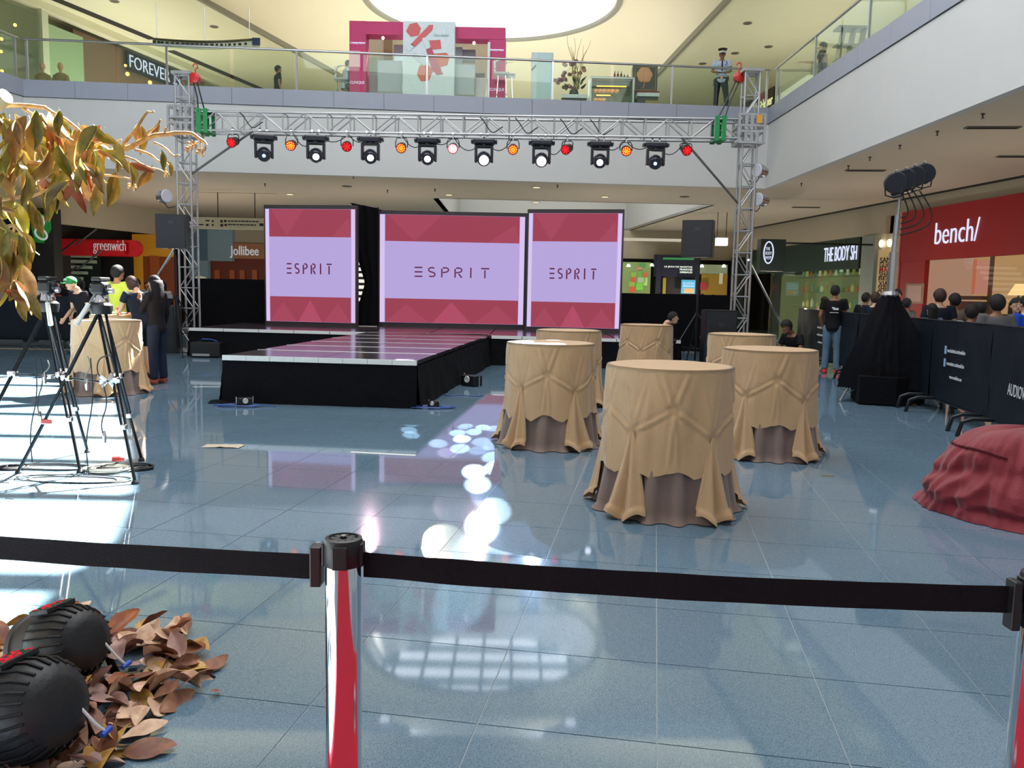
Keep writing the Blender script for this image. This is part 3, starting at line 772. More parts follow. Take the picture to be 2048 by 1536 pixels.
# outriggers with silver and gold-taped poles
pa = D(1497, 520, 18.3); pb = D(1579, 690, 17.0)
MB().tube(pa, zv(G(1590, 705), .02), .03).build('outrigger', M_alu, gan, smooth=True)
pa = D(348, 498, 18.6); g_ = G(262, 700)
MB().tube(pa, zv(D(300, 600, 19.2), .02) + Vector((-.9, 0, 0)), .03).build('outrigger', M_alu, gan, smooth=True)
# orange tag on the right head block, red lit rungs left natural
MB().box(TP(LB + .13, -.30, 5.27), (.11, .012, .17)).build('tag', mat('orange_tag', (208, 148, 40), .6), gan)

# chain hoists and slings
M_hred = mat('red_hoist_paint', (176, 36, 30), .35); M_sling = mat('green_polyester_sling', (28, 128, 68), .8, var=.1); M_chain = mat('dark_chain', (44, 46, 44), .5, metal=.4)
def hoist(px, py, xg, side, label):
    c = D(px, py, 18.6)
    t = thing('chain_hoist', label, 'hoist', c)
    MB().lathe([(.05, -.09), (.10, -.07), (.115, 0), (.10, .07), (.05, .09)], c + Vector((0, 0, -.05)), 18, axis=(0, 1, 0)).build('body', M_hred, t, smooth=True)
    MB().box(c + Vector((.06 * side, 0, -.05)), (.10, .12, .22)).build('gear_case', M_hred, t)
    hk = [c + Vector((0, 0, .05)), c + Vector((0, 0, .12))] + [c + Vector((.05 * math.cos(a), 0, .20 + .06 * math.sin(a))) for a in [R(-90 + 30 * k) for k in range(10)]]
    MB().path(hk, .014, 8).build('hook', M_hred, t, smooth=True)
    lo = TP(xg, -hy - .03, BZ1 - .02)
    for k, dx in enumerate((-.05, .03)):
        MB().path([c + Vector((dx, 0, -.12)), lerp(c, lo, .6) + Vector((dx, 0, 0)), lo + Vector((dx * 1.8, 0, 0))], .016, 6).build('chain', M_chain, t)
    s = thing('lifting_sling', 'green webbing sling wrapped around the beam beside the ' + ('left' if side < 0 else 'right') + ' tower', 'strap', zv(lo, BZ0))
    for k, (dx, w_) in enumerate(((-.09, .10), (.06, .09))):
        for y in (-hy - .035, hy + .035):
            MB().box(TP(xg + dx, y, (BZ0 + BZ1) / 2), (w_, .012, .52)).build('webbing', M_sling, s)
    for z in (BZ0 - .035, BZ1 + .035): MB().box(TP(xg, 0, z), (.24, .44, .012)).build('webbing', M_sling, s)
hoist(391, 152, .52, -1, 'red chain hoist on top of the left truss tower')
hoist(1477, 150, LB - .66, 1, 'red chain hoist hanging left of the right truss tower')

# ================================================================== FIXTURES ON THE BEAM
M_lens = emis('moving_head_lens', (235, 240, 255), 4.0)
M_lensd = emis('moving_head_lens_dim', (190, 220, 255), 1.6)
M_navy = mat('dark_navy_fixture_plastic', (20, 22, 34), .3, var=.05, coat=.3)
M_led_r = emis('red_led', (255, 30, 40), 3.0); M_led_o = emis('amber_led', (255, 150, 40), 4.0); M_led_w = emis('hot_pink_led', (255, 190, 190), 7.0)
M_fr = emis('red_lit_face', (190, 8, 14), 0.9); M_fo = emis('orange_red_lit_face', (235, 60, 20), 1.2); M_fw = emis('bright_red_face', (255, 120, 120), 3.0)
def fixpos(px, py): return D(px, py, 18.35)
def moving_head(px, py, bright, yaw, label, bs=1.0):
    c = fixpos(px, py); zb = BZ0 - cr; K = 1.28
    t = thing('moving_head_light', label, 'stage light', (c.x, c.y, zb), 0, 'moving heads hanging from the beam')
    for s in (-.055, .055):
        MB().lathe([(.045, -.02), (.045, .02)], (c.x + s * 1.4, c.y, zb + .02), 12, axis=(1, 0, 0)).build('clamp', M_chrome, t)
        MB().box((c.x + s * 1.4, c.y, zb - .05), (.03, .04, .08)).build('clamp_foot', M_chrome, t)
    M = Matrix.Rotation(yaw, 3, 'Z')
    MB().bevbox((c.x, c.y, zb - .14), (.36 * K, .26, .12), .03, M).build('base', M_navy, t)
    for s in (-1, 1): MB().bevbox(Vector((c.x, c.y, zb - .14)) + M @ Vector((s * .20 * K, 0, .0)), (.06, .16, .08), .02, M).build('base_handle', M_navy, t)
    MB().lathe([(.08, 0), (.08, -.03)], (c.x, c.y, zb - .20), 16).build('pan_collar', M_navy, t)
    for s in (-1, 1):
        MB().bevbox(Vector((c.x, c.y, zb - .40)) + M @ Vector((s * .135 * K, 0, 0)), (.06, .14, .36), .02, M).build('yoke_arm', M_navy, t)
    MB().bevbox((c.x, c.y, zb - .24), (.30 * K, .14, .06), .02, M).build('yoke_bridge', M_navy, t)
    hc = Vector((c.x, c.y, zb - .49)); aim = (Vector((c.x * .35 + .1, 5.5, 0)) - hc).normalized()
    prof = [(a_ * K, b_ * K) for a_, b_ in [(.05, -.17), (.09, -.15), (.115, -.05), (.12, .05), (.11, .13), (.09, .17), (.085, .175)]]
    MB().lathe(prof, hc, 20, axis=aim).build('head', M_navy, t, smooth=True)
    MB().lathe([((.09 if bright else .05) * bs, .225), ((.08 if bright else .045) * bs, .232), (.0, .238)], hc, 20, axis=aim).build('lens', M_lens if bright else M_lensd, t)
    return hc + aim * .28
def par(px, py, kind, yaw, label):
    c = fixpos(px, py); zb = BZ0 - cr
    t = thing('par_can_light', label, 'stage light', (c.x, c.y, zb), 0, 'LED cans hanging from the beam')
    MB().lathe([(.04, -.018), (.04, .018)], (c.x, c.y, zb + .02), 12, axis=(1, 0, 0)).build('clamp', M_chrome, t)
    MB().box((c.x, c.y, zb - .05), (.03, .035, .09)).build('clamp_foot', M_chrome, t)
    M = Matrix.Rotation(yaw, 3, 'Z'); hc = Vector((c.x, c.y, c.z))
    yk = [hc + M @ Vector((-.13, 0, 0)), hc + M @ Vector((-.13, .02, .12)), Vector((c.x, c.y, zb - .09)) + M @ Vector((-.10, 0, 0)), Vector((c.x, c.y, zb - .09)) + M @ Vector((.10, 0, 0)), hc + M @ Vector((.13, .02, .12)), hc + M @ Vector((.13, 0, 0))]
    MB().path(yk, .011, 6).build('yoke', M_blackm, t)
    aim = (M @ Vector((0, -1, 0)) + Vector((0, 0, -.36))).normalized()
    MB().lathe([(.06, -.16), (.09, -.13), (.10, 0), (.112, .06), (.112, .08), (.10, .082)], hc, 18, axis=aim).build('can', M_black, t, smooth=True)
    face = {'r': M_fr, 'o': M_fo, 'w': M_fw}[kind]; dot = {'r': M_led_r, 'o': M_led_o, 'w': M_led_w}[kind]
    MB().lathe([(.098, .083), (.0, .086)], hc, 18, axis=aim).build('face', face, t)
    u = aim.cross(Vector((0, 0, 1))).normalized(); v = u.cross(aim)
    mb = MB()
    for rr, k in ((0, 1), (.036, 6), (.073, 10 if kind != 'r' else 7)):
        for q in range(k):
            g = 2 * math.pi * q / k; mb.lathe([(.013, .088), (.0, .094)], hc + u * rr * math.cos(g) + v * rr * math.sin(g), 8, axis=aim)
    mb.build('diodes', dot, t)
    return hc
heads = [(528, 300, 0, .25), (632, 300, 1, .1), (741, 300, 1, 0), (855, 300, 1, 0), (968, 303, 1, 0), (1083, 305, 1, 0), (1200, 306, 1, 0), (1311, 306, 0, 0)]
ordn = ['first', 'second', 'third', 'fourth', 'fifth', 'sixth', 'seventh', 'eighth', 'ninth']
hp = []
for k, (px, py, b, yw) in enumerate(heads):
    hp.append(moving_head(px, py, b, yw, '%s moving head light from the left under the beam%s' % (ordn[k], ', lens glowing white' if b else ', lens small and dim'), 1.15 if px in (968, 1083) else .78))
pars = [(466, 284, 'r', -.2), (583, 290, 'o', 0), (694, 292, 'r', .1), (803, 295, 'o', 0), (906, 296, 'w', 0), (1026, 298, 'o', 0), (1134, 298, 'r', -.5), (1252, 301, 'o', 0), (1372, 300, 'r', .1)]
cn = {'r': 'showing deep red diodes', 'o': 'showing orange and yellow diodes', 'w': 'shining almost white-pink'}
for k, (px, py, kd, yw) in enumerate(pars):
    par(px, py, kd, yw, '%s small LED can from the left under the beam, %s' % (ordn[k], cn[kd]))
# sagging cables along the beam
M_cab = mat('black_cable', (26, 27, 30), .6)
cab = thing('beam_cable', 'black cables sagging in loops from the lighting beam', 'cable', TP(6, -.2, 4.9))
prs = sorted([p[0] for p in pars] + [h[0] for h in heads])
for k in range(len(prs) - 1):
    a = fixpos(prs[k], 272); b = fixpos(prs[k + 1], 274); a.z = b.z = BZ0 - .04; dp = .16 + .22 * random.random()
    if random.random() < .2: continue
    pts = [lerp(a, b, t) + Vector((0, .12, -dp * 4 * t * (1 - t))) for t in [i / 8 for i in range(9)]]
    MB().path(pts, .010, 5).build('loop', M_cab, cab, smooth=True)
# loose cables in the beam
for px in (480, 960, 1030, 1120, 1180):
    a = fixpos(px, 240); a.z = BZ1 - .05
    pts = [a + Vector((.5 * t, -.02, -.30 * math.sin(t * 2.4) + .03 * math.sin(9 * t))) for t in [i / 8 for i in range(9)]]
    MB().path(pts, .012, 5).build('loop', M_cab, cab, smooth=True)

# light beams: real spot lamps at the heads aimed at the marks on the floor
def spot(k, px, py, deg, power, color, blend=.35):
    d = bpy.data.lights.new('head_beam', 'SPOT'); d.spot_size = R(max(1.0, deg)); d.spot_blend = blend; d.energy = power; d.color = color; d.shadow_soft_size = .012
    o = bpy.data.objects.new('head_beam', d); C.objects.link(o); p = hp[k]; o.location = p
    o.rotation_euler = (p - G(px, py)).to_track_quat('Z', 'Y').to_euler()
WHT = (.85, .92, 1.0); WRM = (1.0, .82, .55); BLU = (.45, .6, 1.0); PNK = (1.0, .6, .75)
for q_, px, py, dg, pw, cl in [(4, 990, 1020, 1.0, 9, WHT), (4, 965, 1050, 1.0, 9, WHT), (5, 1010, 1072, 1.0, 9, WHT), (5, 945, 1100, 1.0, 9, WHT), (3, 893, 1088, 1.1, 7, WRM),
             (4, 1045, 1095, 1.5, 1.6, BLU), (5, 925, 1190, 1.1, 2.6, WHT), (6, 1003, 1122, 1.0, 3, WRM), (6, 1135, 1290, 1.3, .8, WRM), (5, 1090, 1180, 2.0, .8, BLU),
             (3, 905, 1015, 1.2, .9, PNK), (4, 880, 1050, 3.0, .8, PNK), (6, 1030, 1000, 1.2, .8, WHT),
             (2, 822, 848, 1, .9, WHT), (2, 842, 846, 1, .5, WHT), (2, 818, 860, 1, 1.4, WHT), (2, 822, 870, 1, 1.7, WHT),
             (4, 915, 866, 1, 3, WHT), (4, 948, 864, 1, 3, WHT), (4, 966, 855, 1, 3, WHT), (5, 988, 857, 1, 2, WHT), (5, 930, 853, 1, 2, WHT),
             (3, 876, 887, 1, 2, WHT), (4, 924, 878, 1, 7, WHT), (4, 920, 897, 1, 3.4, WHT), (5, 962, 883, 1, 2, WHT), (3, 895, 906, 1, 1.2, PNK), (5, 958, 900, 1, 1.4, WHT), (5, 985, 892, 1, 2, WHT),
             (5, 985, 914, 1.0, 3.5, WHT), (5, 990, 935, 1.0, 7, WHT), (4, 948, 943, 1.0, 7, WHT), (5, 1000, 960, 1.0, 2, WRM), (4, 955, 968, 1.0, 3.6, WHT), (4, 975, 990, 1.2, 1.6, BLU), (2, 745, 1000, 3.0, .5, PNK)]:
    spot(q_, px, py, dg, pw * (9000 if py > 975 else 22000), cl)

# ================================================================== LOUDSPEAKERS
def speaker(c, wd, dp, ht, yaw, label):
    t = thing('loudspeaker', label, 'speaker', c, yaw)
    z = ht / 2
    poly = [(-wd / 2, -dp / 2), (wd / 2, -dp / 2), (wd / 2, dp * .1), (wd * .28, dp / 2), (-wd * .28, dp / 2), (-wd / 2, dp * .1)]
    MB().prism(poly, 0, ht).build('cabinet', M_black, t, world=False)
    MB().box((0, -dp / 2 - .008, z), (wd * .92, .016, ht * .94)).build('grille', mat('black_grille', (26, 27, 34), .5, var=.2, scale=200, bump=.4, bscale=300), t, world=False)
    for k in (0, 1): MB().box(((-1) ** k * (wd / 2 + .003), 0, z + .06), (.012, .14, .06)).build('handle', M_dark, t, world=False)
    MB().add([(-.06, -dp / 2 - .02, ht * .72), (.06, -dp / 2 - .02, ht * .72), (.05, -dp / 2 - .02, ht * .80), (-.05, -dp / 2 - .02, ht * .80)], [(0, 1, 2, 3)]).build('badge', mat('dark_badge', (52, 50, 56), .3), t, world=False)
    return t
def stand(base, zt, r, label, legz=.9, feet=(0, 120, 240)):
    t = thing('speaker_stand', label, 'stand', base)
    b = Vector(base)
    MB().tube(b + Vector((0, 0, .15)), b + Vector((0, 0, zt)), .022).build('pole', M_blackm, t, smooth=True)
    MB().lathe([(.04, -.05), (.04, .05)], b + Vector((0, 0, legz)), 12).build('collar', M_blackm, t)
    for a in feet:
        f = b + Vector((math.cos(R(a)) * r, math.sin(R(a)) * r, .015))
        MB().tube(b + Vector((math.cos(R(a)) * .03, math.sin(R(a)) * .03, legz)), f, .015).build('leg', M_blackm, t, smooth=True)
        MB().tube(b + Vector((0, 0, legz * .35)), lerp(b + Vector((0, 0, legz)), f, .6), .01).build('brace', M_blackm, t)
    return t
bL = D(352, 600, 17.6); bL.z = 0
stand(bL, D(352, 498, 17.6).z, .75, 'black tripod stand under the left loudspeaker', 1.25, (-60, 60, 180))
c = D(349, 497.5, 17.6); speaker(c, .62, .45, .70, .12, 'black loudspeaker on a stand in front of the left truss tower')
bR = D(1395, 600, 17.2); bR.z = 0
stand(bR, D(1395, 516, 17.2).z, .85, 'black tripod stand under the right loudspeaker', 1.1, (-150, -30, 90))
c = D(1396, 515, 17.2); speaker(c, .62, .5, .74, -.35, 'black loudspeaker raised on a stand right of the screens')
sp = D(1434, 660, 16.2); sp.z = 0
t = speaker(sp, .62, .6, 1.22, 0, 'large black subwoofer cabinet standing under the right loudspeaker')
MB().box((0, -.32, .86), (.46, .02, .10)).build('port', M_dark, t, world=False)
# flight case and equipment by the left tower
cs = thing('equipment_case', 'black equipment case with grey label beside the left end of the stage', 'case', G(408, 716)); 
MB().bevbox((0, .3, .17), (.62, .5, .30), .015).build('case_body', M_black, cs, world=False)
MB().box((-.08, .045, .06), (.36, .006, .05)).build('case_label', mat('grey_label', (150, 152, 156), .6), cs, world=False)
MB().path([(-.2, .3, .33), (-.1, .2, .38), (.05, .3, .37), (.2, .25, .33)], .015, 6).build('cable_end', mat('blue_cable', (30, 70, 140), .5), cs, world=False, smooth=True)
sw = D(330, 640, 18.4); sw.z = 0
t = speaker(sw, .7, .6, 1.05, 0, 'dark floor cabinet standing at the foot of the left truss tower')

# clip lamps (silver cans) on the towers
def flood(px, py, Yd, sx, label):
    c = D(px, py, Yd); t = thing('silver_flood_lamp', label, 'stage light', c, 0, 'silver cans clamped to the towers')
    aim = Vector((-.25 * sx, -1, -.12)).normalized() if sx else Vector((.4, -1, -.1)).normalized()
    MB().lathe([(.05, -.20), (.10, -.17), (.145, -.06), (.15, .08)], c, 18, axis=Vector((-sx * .9, -.5, .05))).build('can', mat('silver_can', (170, 168, 170), .25, metal=.8), t, smooth=True)
    MB().lathe([(.15, .08), (.13, .09), (.0, .085)], c, 18, axis=Vector((-sx * .9, -.5, .05))).build('lens', mat('milky_lens', (176, 176, 186), .25), t)
    MB().path([c + Vector((0, 0, -.15)), c + Vector((-sx * .05, .05, -.24)), c + Vector((-sx * .20, .1, -.2))], .012, 6).build('bracket', M_blackm, t)
flood(1519, 342, 18.3, 1, 'upper silver can lamp on the right truss tower')
flood(1521, 400, 18.3, 1, 'lower silver can lamp on the right truss tower')
flood(329, 393, 18.5, -1, 'silver can lamp on the left truss tower above the loudspeaker')

# small floor effect boxes at the runway
def fbox(px, py, yaw, label, s=1.0, cabl=True):
    p = G(px, py); t = thing('floor_effect_light', label, 'stage light', p, yaw)
    MB().bevbox((0, 0, .055 * s), (.17 * s, .13 * s, .10 * s), .01).build('housing', M_black, t, world=False)
    for k in (-1, 1): MB().box((k * .1 * s, 0, .06 * s), (.01, .03, .12 * s)).build('bracket', M_chrome, t, world=False)
    MB().lathe([(.035 * s, .066 * s), (.03 * s, .075 * s), (0, .07 * s)], (0, 0, .07 * s), 12, axis=(0, -1, 0)).build('lens', mat('pale_lens', (205, 210, 205), .15), t, world=False)
    if cabl:
        rnd = random.Random(px)
        c = thing('blue_cable', 'tangle of thin blue cable on the floor by the ' + label.split(' by the ')[-1].split(' at the ')[-1], 'cable', p)
        mb = MB(); pts = []
        for i in range(70):
            a = i * .75; rr = .12 + .16 * rnd.random(); pts.append(Vector((math.cos(a) * rr * 1.7 - .05, math.sin(a) * rr * .6 - .08, .008 + .02 * rnd.random())))
        for i in range(2): pts = [pts[0]] + [lerp(lerp(pts[j - 1], pts[j + 1], .5), pts[j], .5) for j in range(1, len(pts) - 1)] + [pts[-1]]
        mb.path(pts, .005, 4); mb.build('coil', mat('blue_cable', (30, 70, 140), .5), c, world=False, smooth=True)
fbox(489, 812, .5, 'small black effect light with cable at the front left corner of the runway')
fbox(868, 815, -.4, 'small black effect light with cable at the front right corner of the runway', .8)
fbox(943, 772, -.7, 'larger black effect light beside the right side of the runway', 1.6, False)
t = thing('blue_cable', 'loose blue cable lying between the two right runway lights', 'cable', G(910, 792))
pts = [Vector((-.3 + .07 * i, .06 * math.sin(i * 1.3), .008)) for i in range(11)]
MB().path(pts, .006, 5).build('strand', MATS['blue_cable'], t, world=False, smooth=True)
# ================================================================== COCKTAIL TABLES
M_cloth = mat('champagne_satin_cloth', (198, 160, 118), .48, var=.04, scale=5, bump=.25, bscale=60, sheen=.3, spec=.35)
M_skirt = mat('taupe_underskirt_cloth', (136, 114, 104), .6, var=.05, scale=5, sheen=.2, spec=.3)
def seg_d(px, pz, a, b):
    vx, vz = b[0] - a[0], b[1] - a[1]; L2_ = vx * vx + vz * vz
    t = max(0, min(1, ((px - a[0]) * vx + (pz - a[1]) * vz) / L2_)); dx = px - a[0] - vx * t; dz = pz - a[1] - vz * t
    return math.hypot(dx, dz), t
def table_meshes(seed, ph, TR=.425, TH=.99, n5=5):
    rnd = random.Random(seed); sp_ = 2 * math.pi / n5
    U = [ph + k * sp_ + rnd.uniform(-.05, .05) for k in range(n5)]; Lw = [ph + (k + .5) * sp_ + rnd.uniform(-.05, .05) for k in range(n5)]
    zu = [.715 + rnd.uniform(-.02, .02) for _ in U]; zl = [.56 + rnd.uniform(-.02, .02) for _ in Lw]
    def wrap(a): return (a + math.pi) % (2 * math.pi) - math.pi
    def hem(th):
        h = .335 + .03 * noise.noise(Vector((th * 1.5, seed, 0)))
        for a in Lw:
            d = abs(wrap(th - a)) / R(1); h -= .05 * max(0, 1 - abs(d - 17) / 14)
        h += .010 * math.sin(th * 11 + seed)
        return h
    segs = []
    for k in range(n5):
        u0 = U[k]; 
        for sgn in (-1, 1):
            l0 = Lw[k] if sgn > 0 else Lw[k - 1]
            dl = wrap(l0 - u0)
            zl_ = zl[k] if sgn > 0 else zl[k - 1]
            segs.append((u0, (0, zu[k]), (dl * .46, zl_), .008, .013))           # twisted fold between pins
            segs.append((u0, (0, zu[k]), (sgn * .10, TH), .007, .015))           # V folds up to the rim
            segs.append((l0, (0, zl_), (-sgn * .09, TH * .93), .004, .014))
            segs.append((u0, (0, zu[k]), (sgn * .035, .34), .006, .012))         # pleats below the upper pin
    pins = [(U[k], zu[k], .016) for k in range(n5)] + [(Lw[k], zl[k], .018) for k in range(n5)]
    def rad(th, z):
        f = (TH - z) / TH
        r = TR + .004 + .012 * f + .055 * f ** 3
        r += .008 * math.sin(th * 11 + seed + 2 * math.sin(z * 3)) * min(1, f * 3)
        r += .014 * noise.noise(Vector((math.cos(th) * 2.6, math.sin(th) * 2.6, z * 1.6 + seed))) + .008 * noise.noise(Vector((math.cos(th) * 7, math.sin(th) * 7, z * 2 + seed))) * min(1, f * 4)
        for base, a, b, amp, wd in segs:
            x = wrap(th - base) * .46
            if abs(x) > .5: continue
            d, t = seg_d(x, z, a, b)
            kf = 1 - math.exp(-(min(math.hypot(x - a[0], z - a[1]), math.hypot(x - b[0], z - b[1])) / .05) ** 2)
            r += kf * amp * math.exp(-(d / wd) ** 2) - kf * amp * .8 * math.exp(-((d - wd * 1.9) / (wd * .9)) ** 2)
        for pa_, pz, am in pins:
            x = wrap(th - pa_) * .46; d = math.hypot(x, (z - pz)); r -= am * math.exp(-(d / .04) ** 2)
        return r
    NU, NV = 260, 64
    ov = MB()
    def Fo(u, v):
        th = u * 2 * math.pi
        if v < .12:
            q = v / .12; r = TR * q; return Vector((r * math.cos(th), r * math.sin(th), TH + .004 + .002 * noise.noise(Vector((r * 6 * math.cos(th), r * 6 * math.sin(th), seed)))))
        q = (v - .12) / .88; zh = hem(th); z = TH - (TH - zh) * (q ** 1.0)
        if q < .03: return Vector(((TR + .004) * math.cos(th), (TR + .004) * math.sin(th), TH - .002))
        r = rad(th, z)
        return Vector((r * math.cos(th), r * math.sin(th), z))
    ov.grid(Fo, NU, NV, closed=True)
    for k in range(n5):                                  # hanging tails gathered at the lower pins
        def Ft(u, v, k=k):
            z = zl[k] * (1 - v) + .010; x = 2 * u - 1; hw = R(1.5) + R(16 + 2 * math.sin(k + seed)) * v ** .85
            th = Lw[k] + x * hw + R(4) * v * v * math.sin(k * 2.3 + seed)
            fl = .012 + .060 * v * (math.exp(-((x - .38) / .26) ** 2) + math.exp(-((x + .42) / .26) ** 2)) - .022 * v * math.exp(-((x + .02) / .10) ** 2) - .025 * v * (abs(x) > .93)
            r = TR + .012 * (TH - z) / TH + .055 * ((TH - z) / TH) ** 3 + fl
            zz = max(.008, z + (.05 * abs(x) - .0 + .02 * math.sin(x * 6 + k)) * v * v)
            if v > .93: r += .02
            return Vector((r * math.cos(th), r * math.sin(th), zz))
        ov.grid(Ft, 28, 30)
    me1 = ov.mesh('overlay_cloth', fix=False); me1.materials.append(M_cloth); me1.shade_smooth()
    un = MB(); nf = 13
    def Fu(u, v):
        th = u * 2 * math.pi; z = .80 * (1 - v) + .006; f = v
        wv = math.sin(th * nf + 1.6 * math.sin(th * 2 + seed) + .5 * v); wv = math.copysign(abs(wv) ** .7, wv)
        r = TR - .058 + .098 * f ** 1.1 + (.002 + .034 * f) * wv * .9 + .014 * noise.noise(Vector((math.cos(th) * 3, math.sin(th) * 3, z * 2 + seed)))
        if v > .96: r += .03 * (v - .96) / .04
        return Vector((r * math.cos(th), r * math.sin(th), z))
    un.grid(Fu, 240, 22, closed=True)
    me2 = un.mesh('underskirt', fix=False); me2.materials.append(M_skirt); me2.shade_smooth()
    return me1, me2
protos = [table_meshes(3, R(-90 + 7)), table_meshes(8, R(-90 - 2))]
tabmesh = MB().lathe([(.05, .0), (.22, .0), (.22, .03), (.035, .04), (.035, .95), (.20, .955), (.42, .96), (.42, .985), (.0, .985)], (0, 0, 0), 32).mesh('pedestal'); tabmesh.materials.append(M_steel)
TABS = [(1342, 5.62, 0, 0.0, 'nearest cocktail table, draped in champagne cloth over a taupe skirt'),
        (1102, 8.0, 1, 0.0, 'champagne draped cocktail table nearest the runway, left of the front one'),
        (1541, 7.7, 0, .08, 'champagne draped cocktail table at the right, before the light stand'),
        (1137, 10.95, 1, .5, 'champagne draped cocktail table peeping out behind the one nearest the runway'),
        (1291.5, 13.7, 0, .35, 'farthest right-hand cocktail table, in front of the right end of the stage'),
        (1483, 10.8, 1, -.4, 'champagne draped cocktail table half hidden behind the right-hand one'),
        (215, 11.2, 0, .45, 'champagne draped cocktail table behind the camera tripods at the left'),
        (240, 13.4, 1, .2, 'far left cocktail table with papers and a dark red cup on it')]
TPOS = []
for px, Y, k, rz, lab in TABS:
    hor = 588 + .02 * (px - 1024); X = D(px, 690, Y).x; TPOS.append((X, Y))
    t = thing('cocktail_table', lab, 'table', (X, Y, 0), rz, 'draped cocktail tables')
    view = math.atan2(-Y, -X) + math.pi / 2
    t.rotation_euler = (0, 0, rz + view); TF[t.name] = Matrix.Translation((X, Y, 0)) @ Matrix.Rotation(rz + view, 4, 'Z')
    piece('overlay_cloth', protos[k][0], Matrix.Identity(4), t); piece('underskirt', protos[k][1], Matrix.Identity(4), t); piece('pedestal', tabmesh, Matrix.Identity(4), t)
# papers, plates and a dark red cup on the far left table
X, Y = TPOS[7]
for k, (dx, dy, a, l) in enumerate(((.1, -.1, .3, 'crumpled white paper on the far left table beside the cup'), (-.18, -.15, -.4, 'white sheet of paper at the left edge of the far left table'), (.30, .05, 1.0, 'white folded napkin at the right of the far left table'))):
    mb = MB(); mb.grid(lambda u, v: Matrix.Rotation(a, 3, 'Z') @ Vector(((u - .5) * .26, (v - .5) * .2, .02 + .035 * abs(noise.noise(Vector((u * 4, v * 4, k)))))) + Vector((X + dx, Y + dy, 1.0)), 8, 8)
    tag(mb.build('paper', M_white, smooth=True, fix=False), l, 'paper')
t = thing('cup', 'dark red drinking cup standing on the far left table', 'cup', (X + .12, Y - .25, 1.0))
MB().lathe([(.03, 0), (.038, .09), (.042, .11), (.040, .11)], (0, 0, 0), 14).build('body', mat('dark_red_plastic', (120, 24, 38), .3), t, world=False, smooth=True)
MB().lathe([(.043, .11), (.043, .118), (.0, .118)], (0, 0, 0), 14).build('lid', mat('dark_red_lid', (150, 60, 70), .4), t, world=False)

# ================================================================== STANCHIONS AND BELTS
M_belt = mat('black_webbing', (20, 19, 24), .85, var=.15, scale=60, bump=.4, bscale=400, spec=.2)
def stanchion(p, label):
    t = thing('barrier_post', label, 'barrier post', p)
    MB().lathe([(.16, 0), (.17, .012), (.16, .03), (.04, .045)], (0, 0, 0), 36).build('base', M_chrome, t, world=False, smooth=True)
    MB().lathe([(.0348, .04), (.0348, .93)], (0, 0, 0), 40).build('post', M_chrome, t, world=False, smooth=True)
    MB().lathe([(.035, .93), (.0365, .932), (.0365, .975), (.035, .982), (.028, .984), (.024, .979), (0.004, .979)], (0, 0, 0), 36).build('cap', M_black, t, world=False, smooth=True)
    for a in range(4):
        MB().bevbox((0, 0, .979), (.012, .05, .006), .002, Matrix.Rotation(a * math.pi / 4, 3, 'Z')).build('cap_rib', M_black, t, world=False)
    MB().lathe([(.005, .984), (.005, .987), (0, .987)], (0, 0, 0), 10).build('cap_screw', M_steel, t, world=False)
    for a in (0, math.pi / 2, math.pi, -math.pi / 2):
        MB().bevbox(Vector((math.cos(a) * .0345, math.sin(a) * .0345, .952)), (.010 if a in (0, math.pi) else .03, .03 if a in (0, math.pi) else .010, .045), .003).build('belt_slot', M_black, t, world=False)
    return t
SP = D(687, 1107, 1.53); SP.z = 0
s1_ = stanchion(SP, 'chrome belt barrier post with black cap in the foreground')
PR = D(2080, 1240, 1.40); PR.z = 0
s2_ = stanchion(PR, 'belt barrier post at the right border, only its black belt clip in view')
PL = Vector((SP.x - 1.75, SP.y + .22, 0))
s3_ = stanchion(PL, 'belt barrier post beyond the left border holding the left belt')
def belt(a, b, sag, par_, lab=None):
    a = Vector(a); b = Vector(b); n = Vector((-(b - a).y, (b - a).x, 0)).normalized()
    def F(u, v):
        p = lerp(a, b, u); z = -sag * 4 * u * (1 - u) + .0015 * noise.noise(Vector((u * 9, v * 2, 0)))
        return p + Vector((0, 0, z + (v - .5) * .049)) + n * .002 * noise.noise(Vector((u * 12, 0, v)))
    o = MB().grid(F, 60, 3).build('belt', M_belt, par_, fix=False); sm = o.modifiers.new('thickness', 'SOLIDIFY'); sm.thickness = .0012
ZB = .93
belt(SP + Vector((-.045, 0, ZB - .006)), PL + Vector((.04, 0, ZB + .012)), .012, s1_)
belt(SP + Vector((.038, 0, ZB)), PR + Vector((-.04, 0, ZB + .004)), .010, s2_)
# belt clip hooked on the left side of the near post
MB().bevbox(SP + Vector((-.052, .005, ZB - .004)), (.022, .035, .078), .003).build('belt_clip', mat('reddish_black_plastic', (34, 22, 24), .4), s1_)
MB().bevbox(PR + Vector((-.05, 0, ZB - .004)), (.016, .03, .088), .003).build('belt_clip', M_black, s2_)

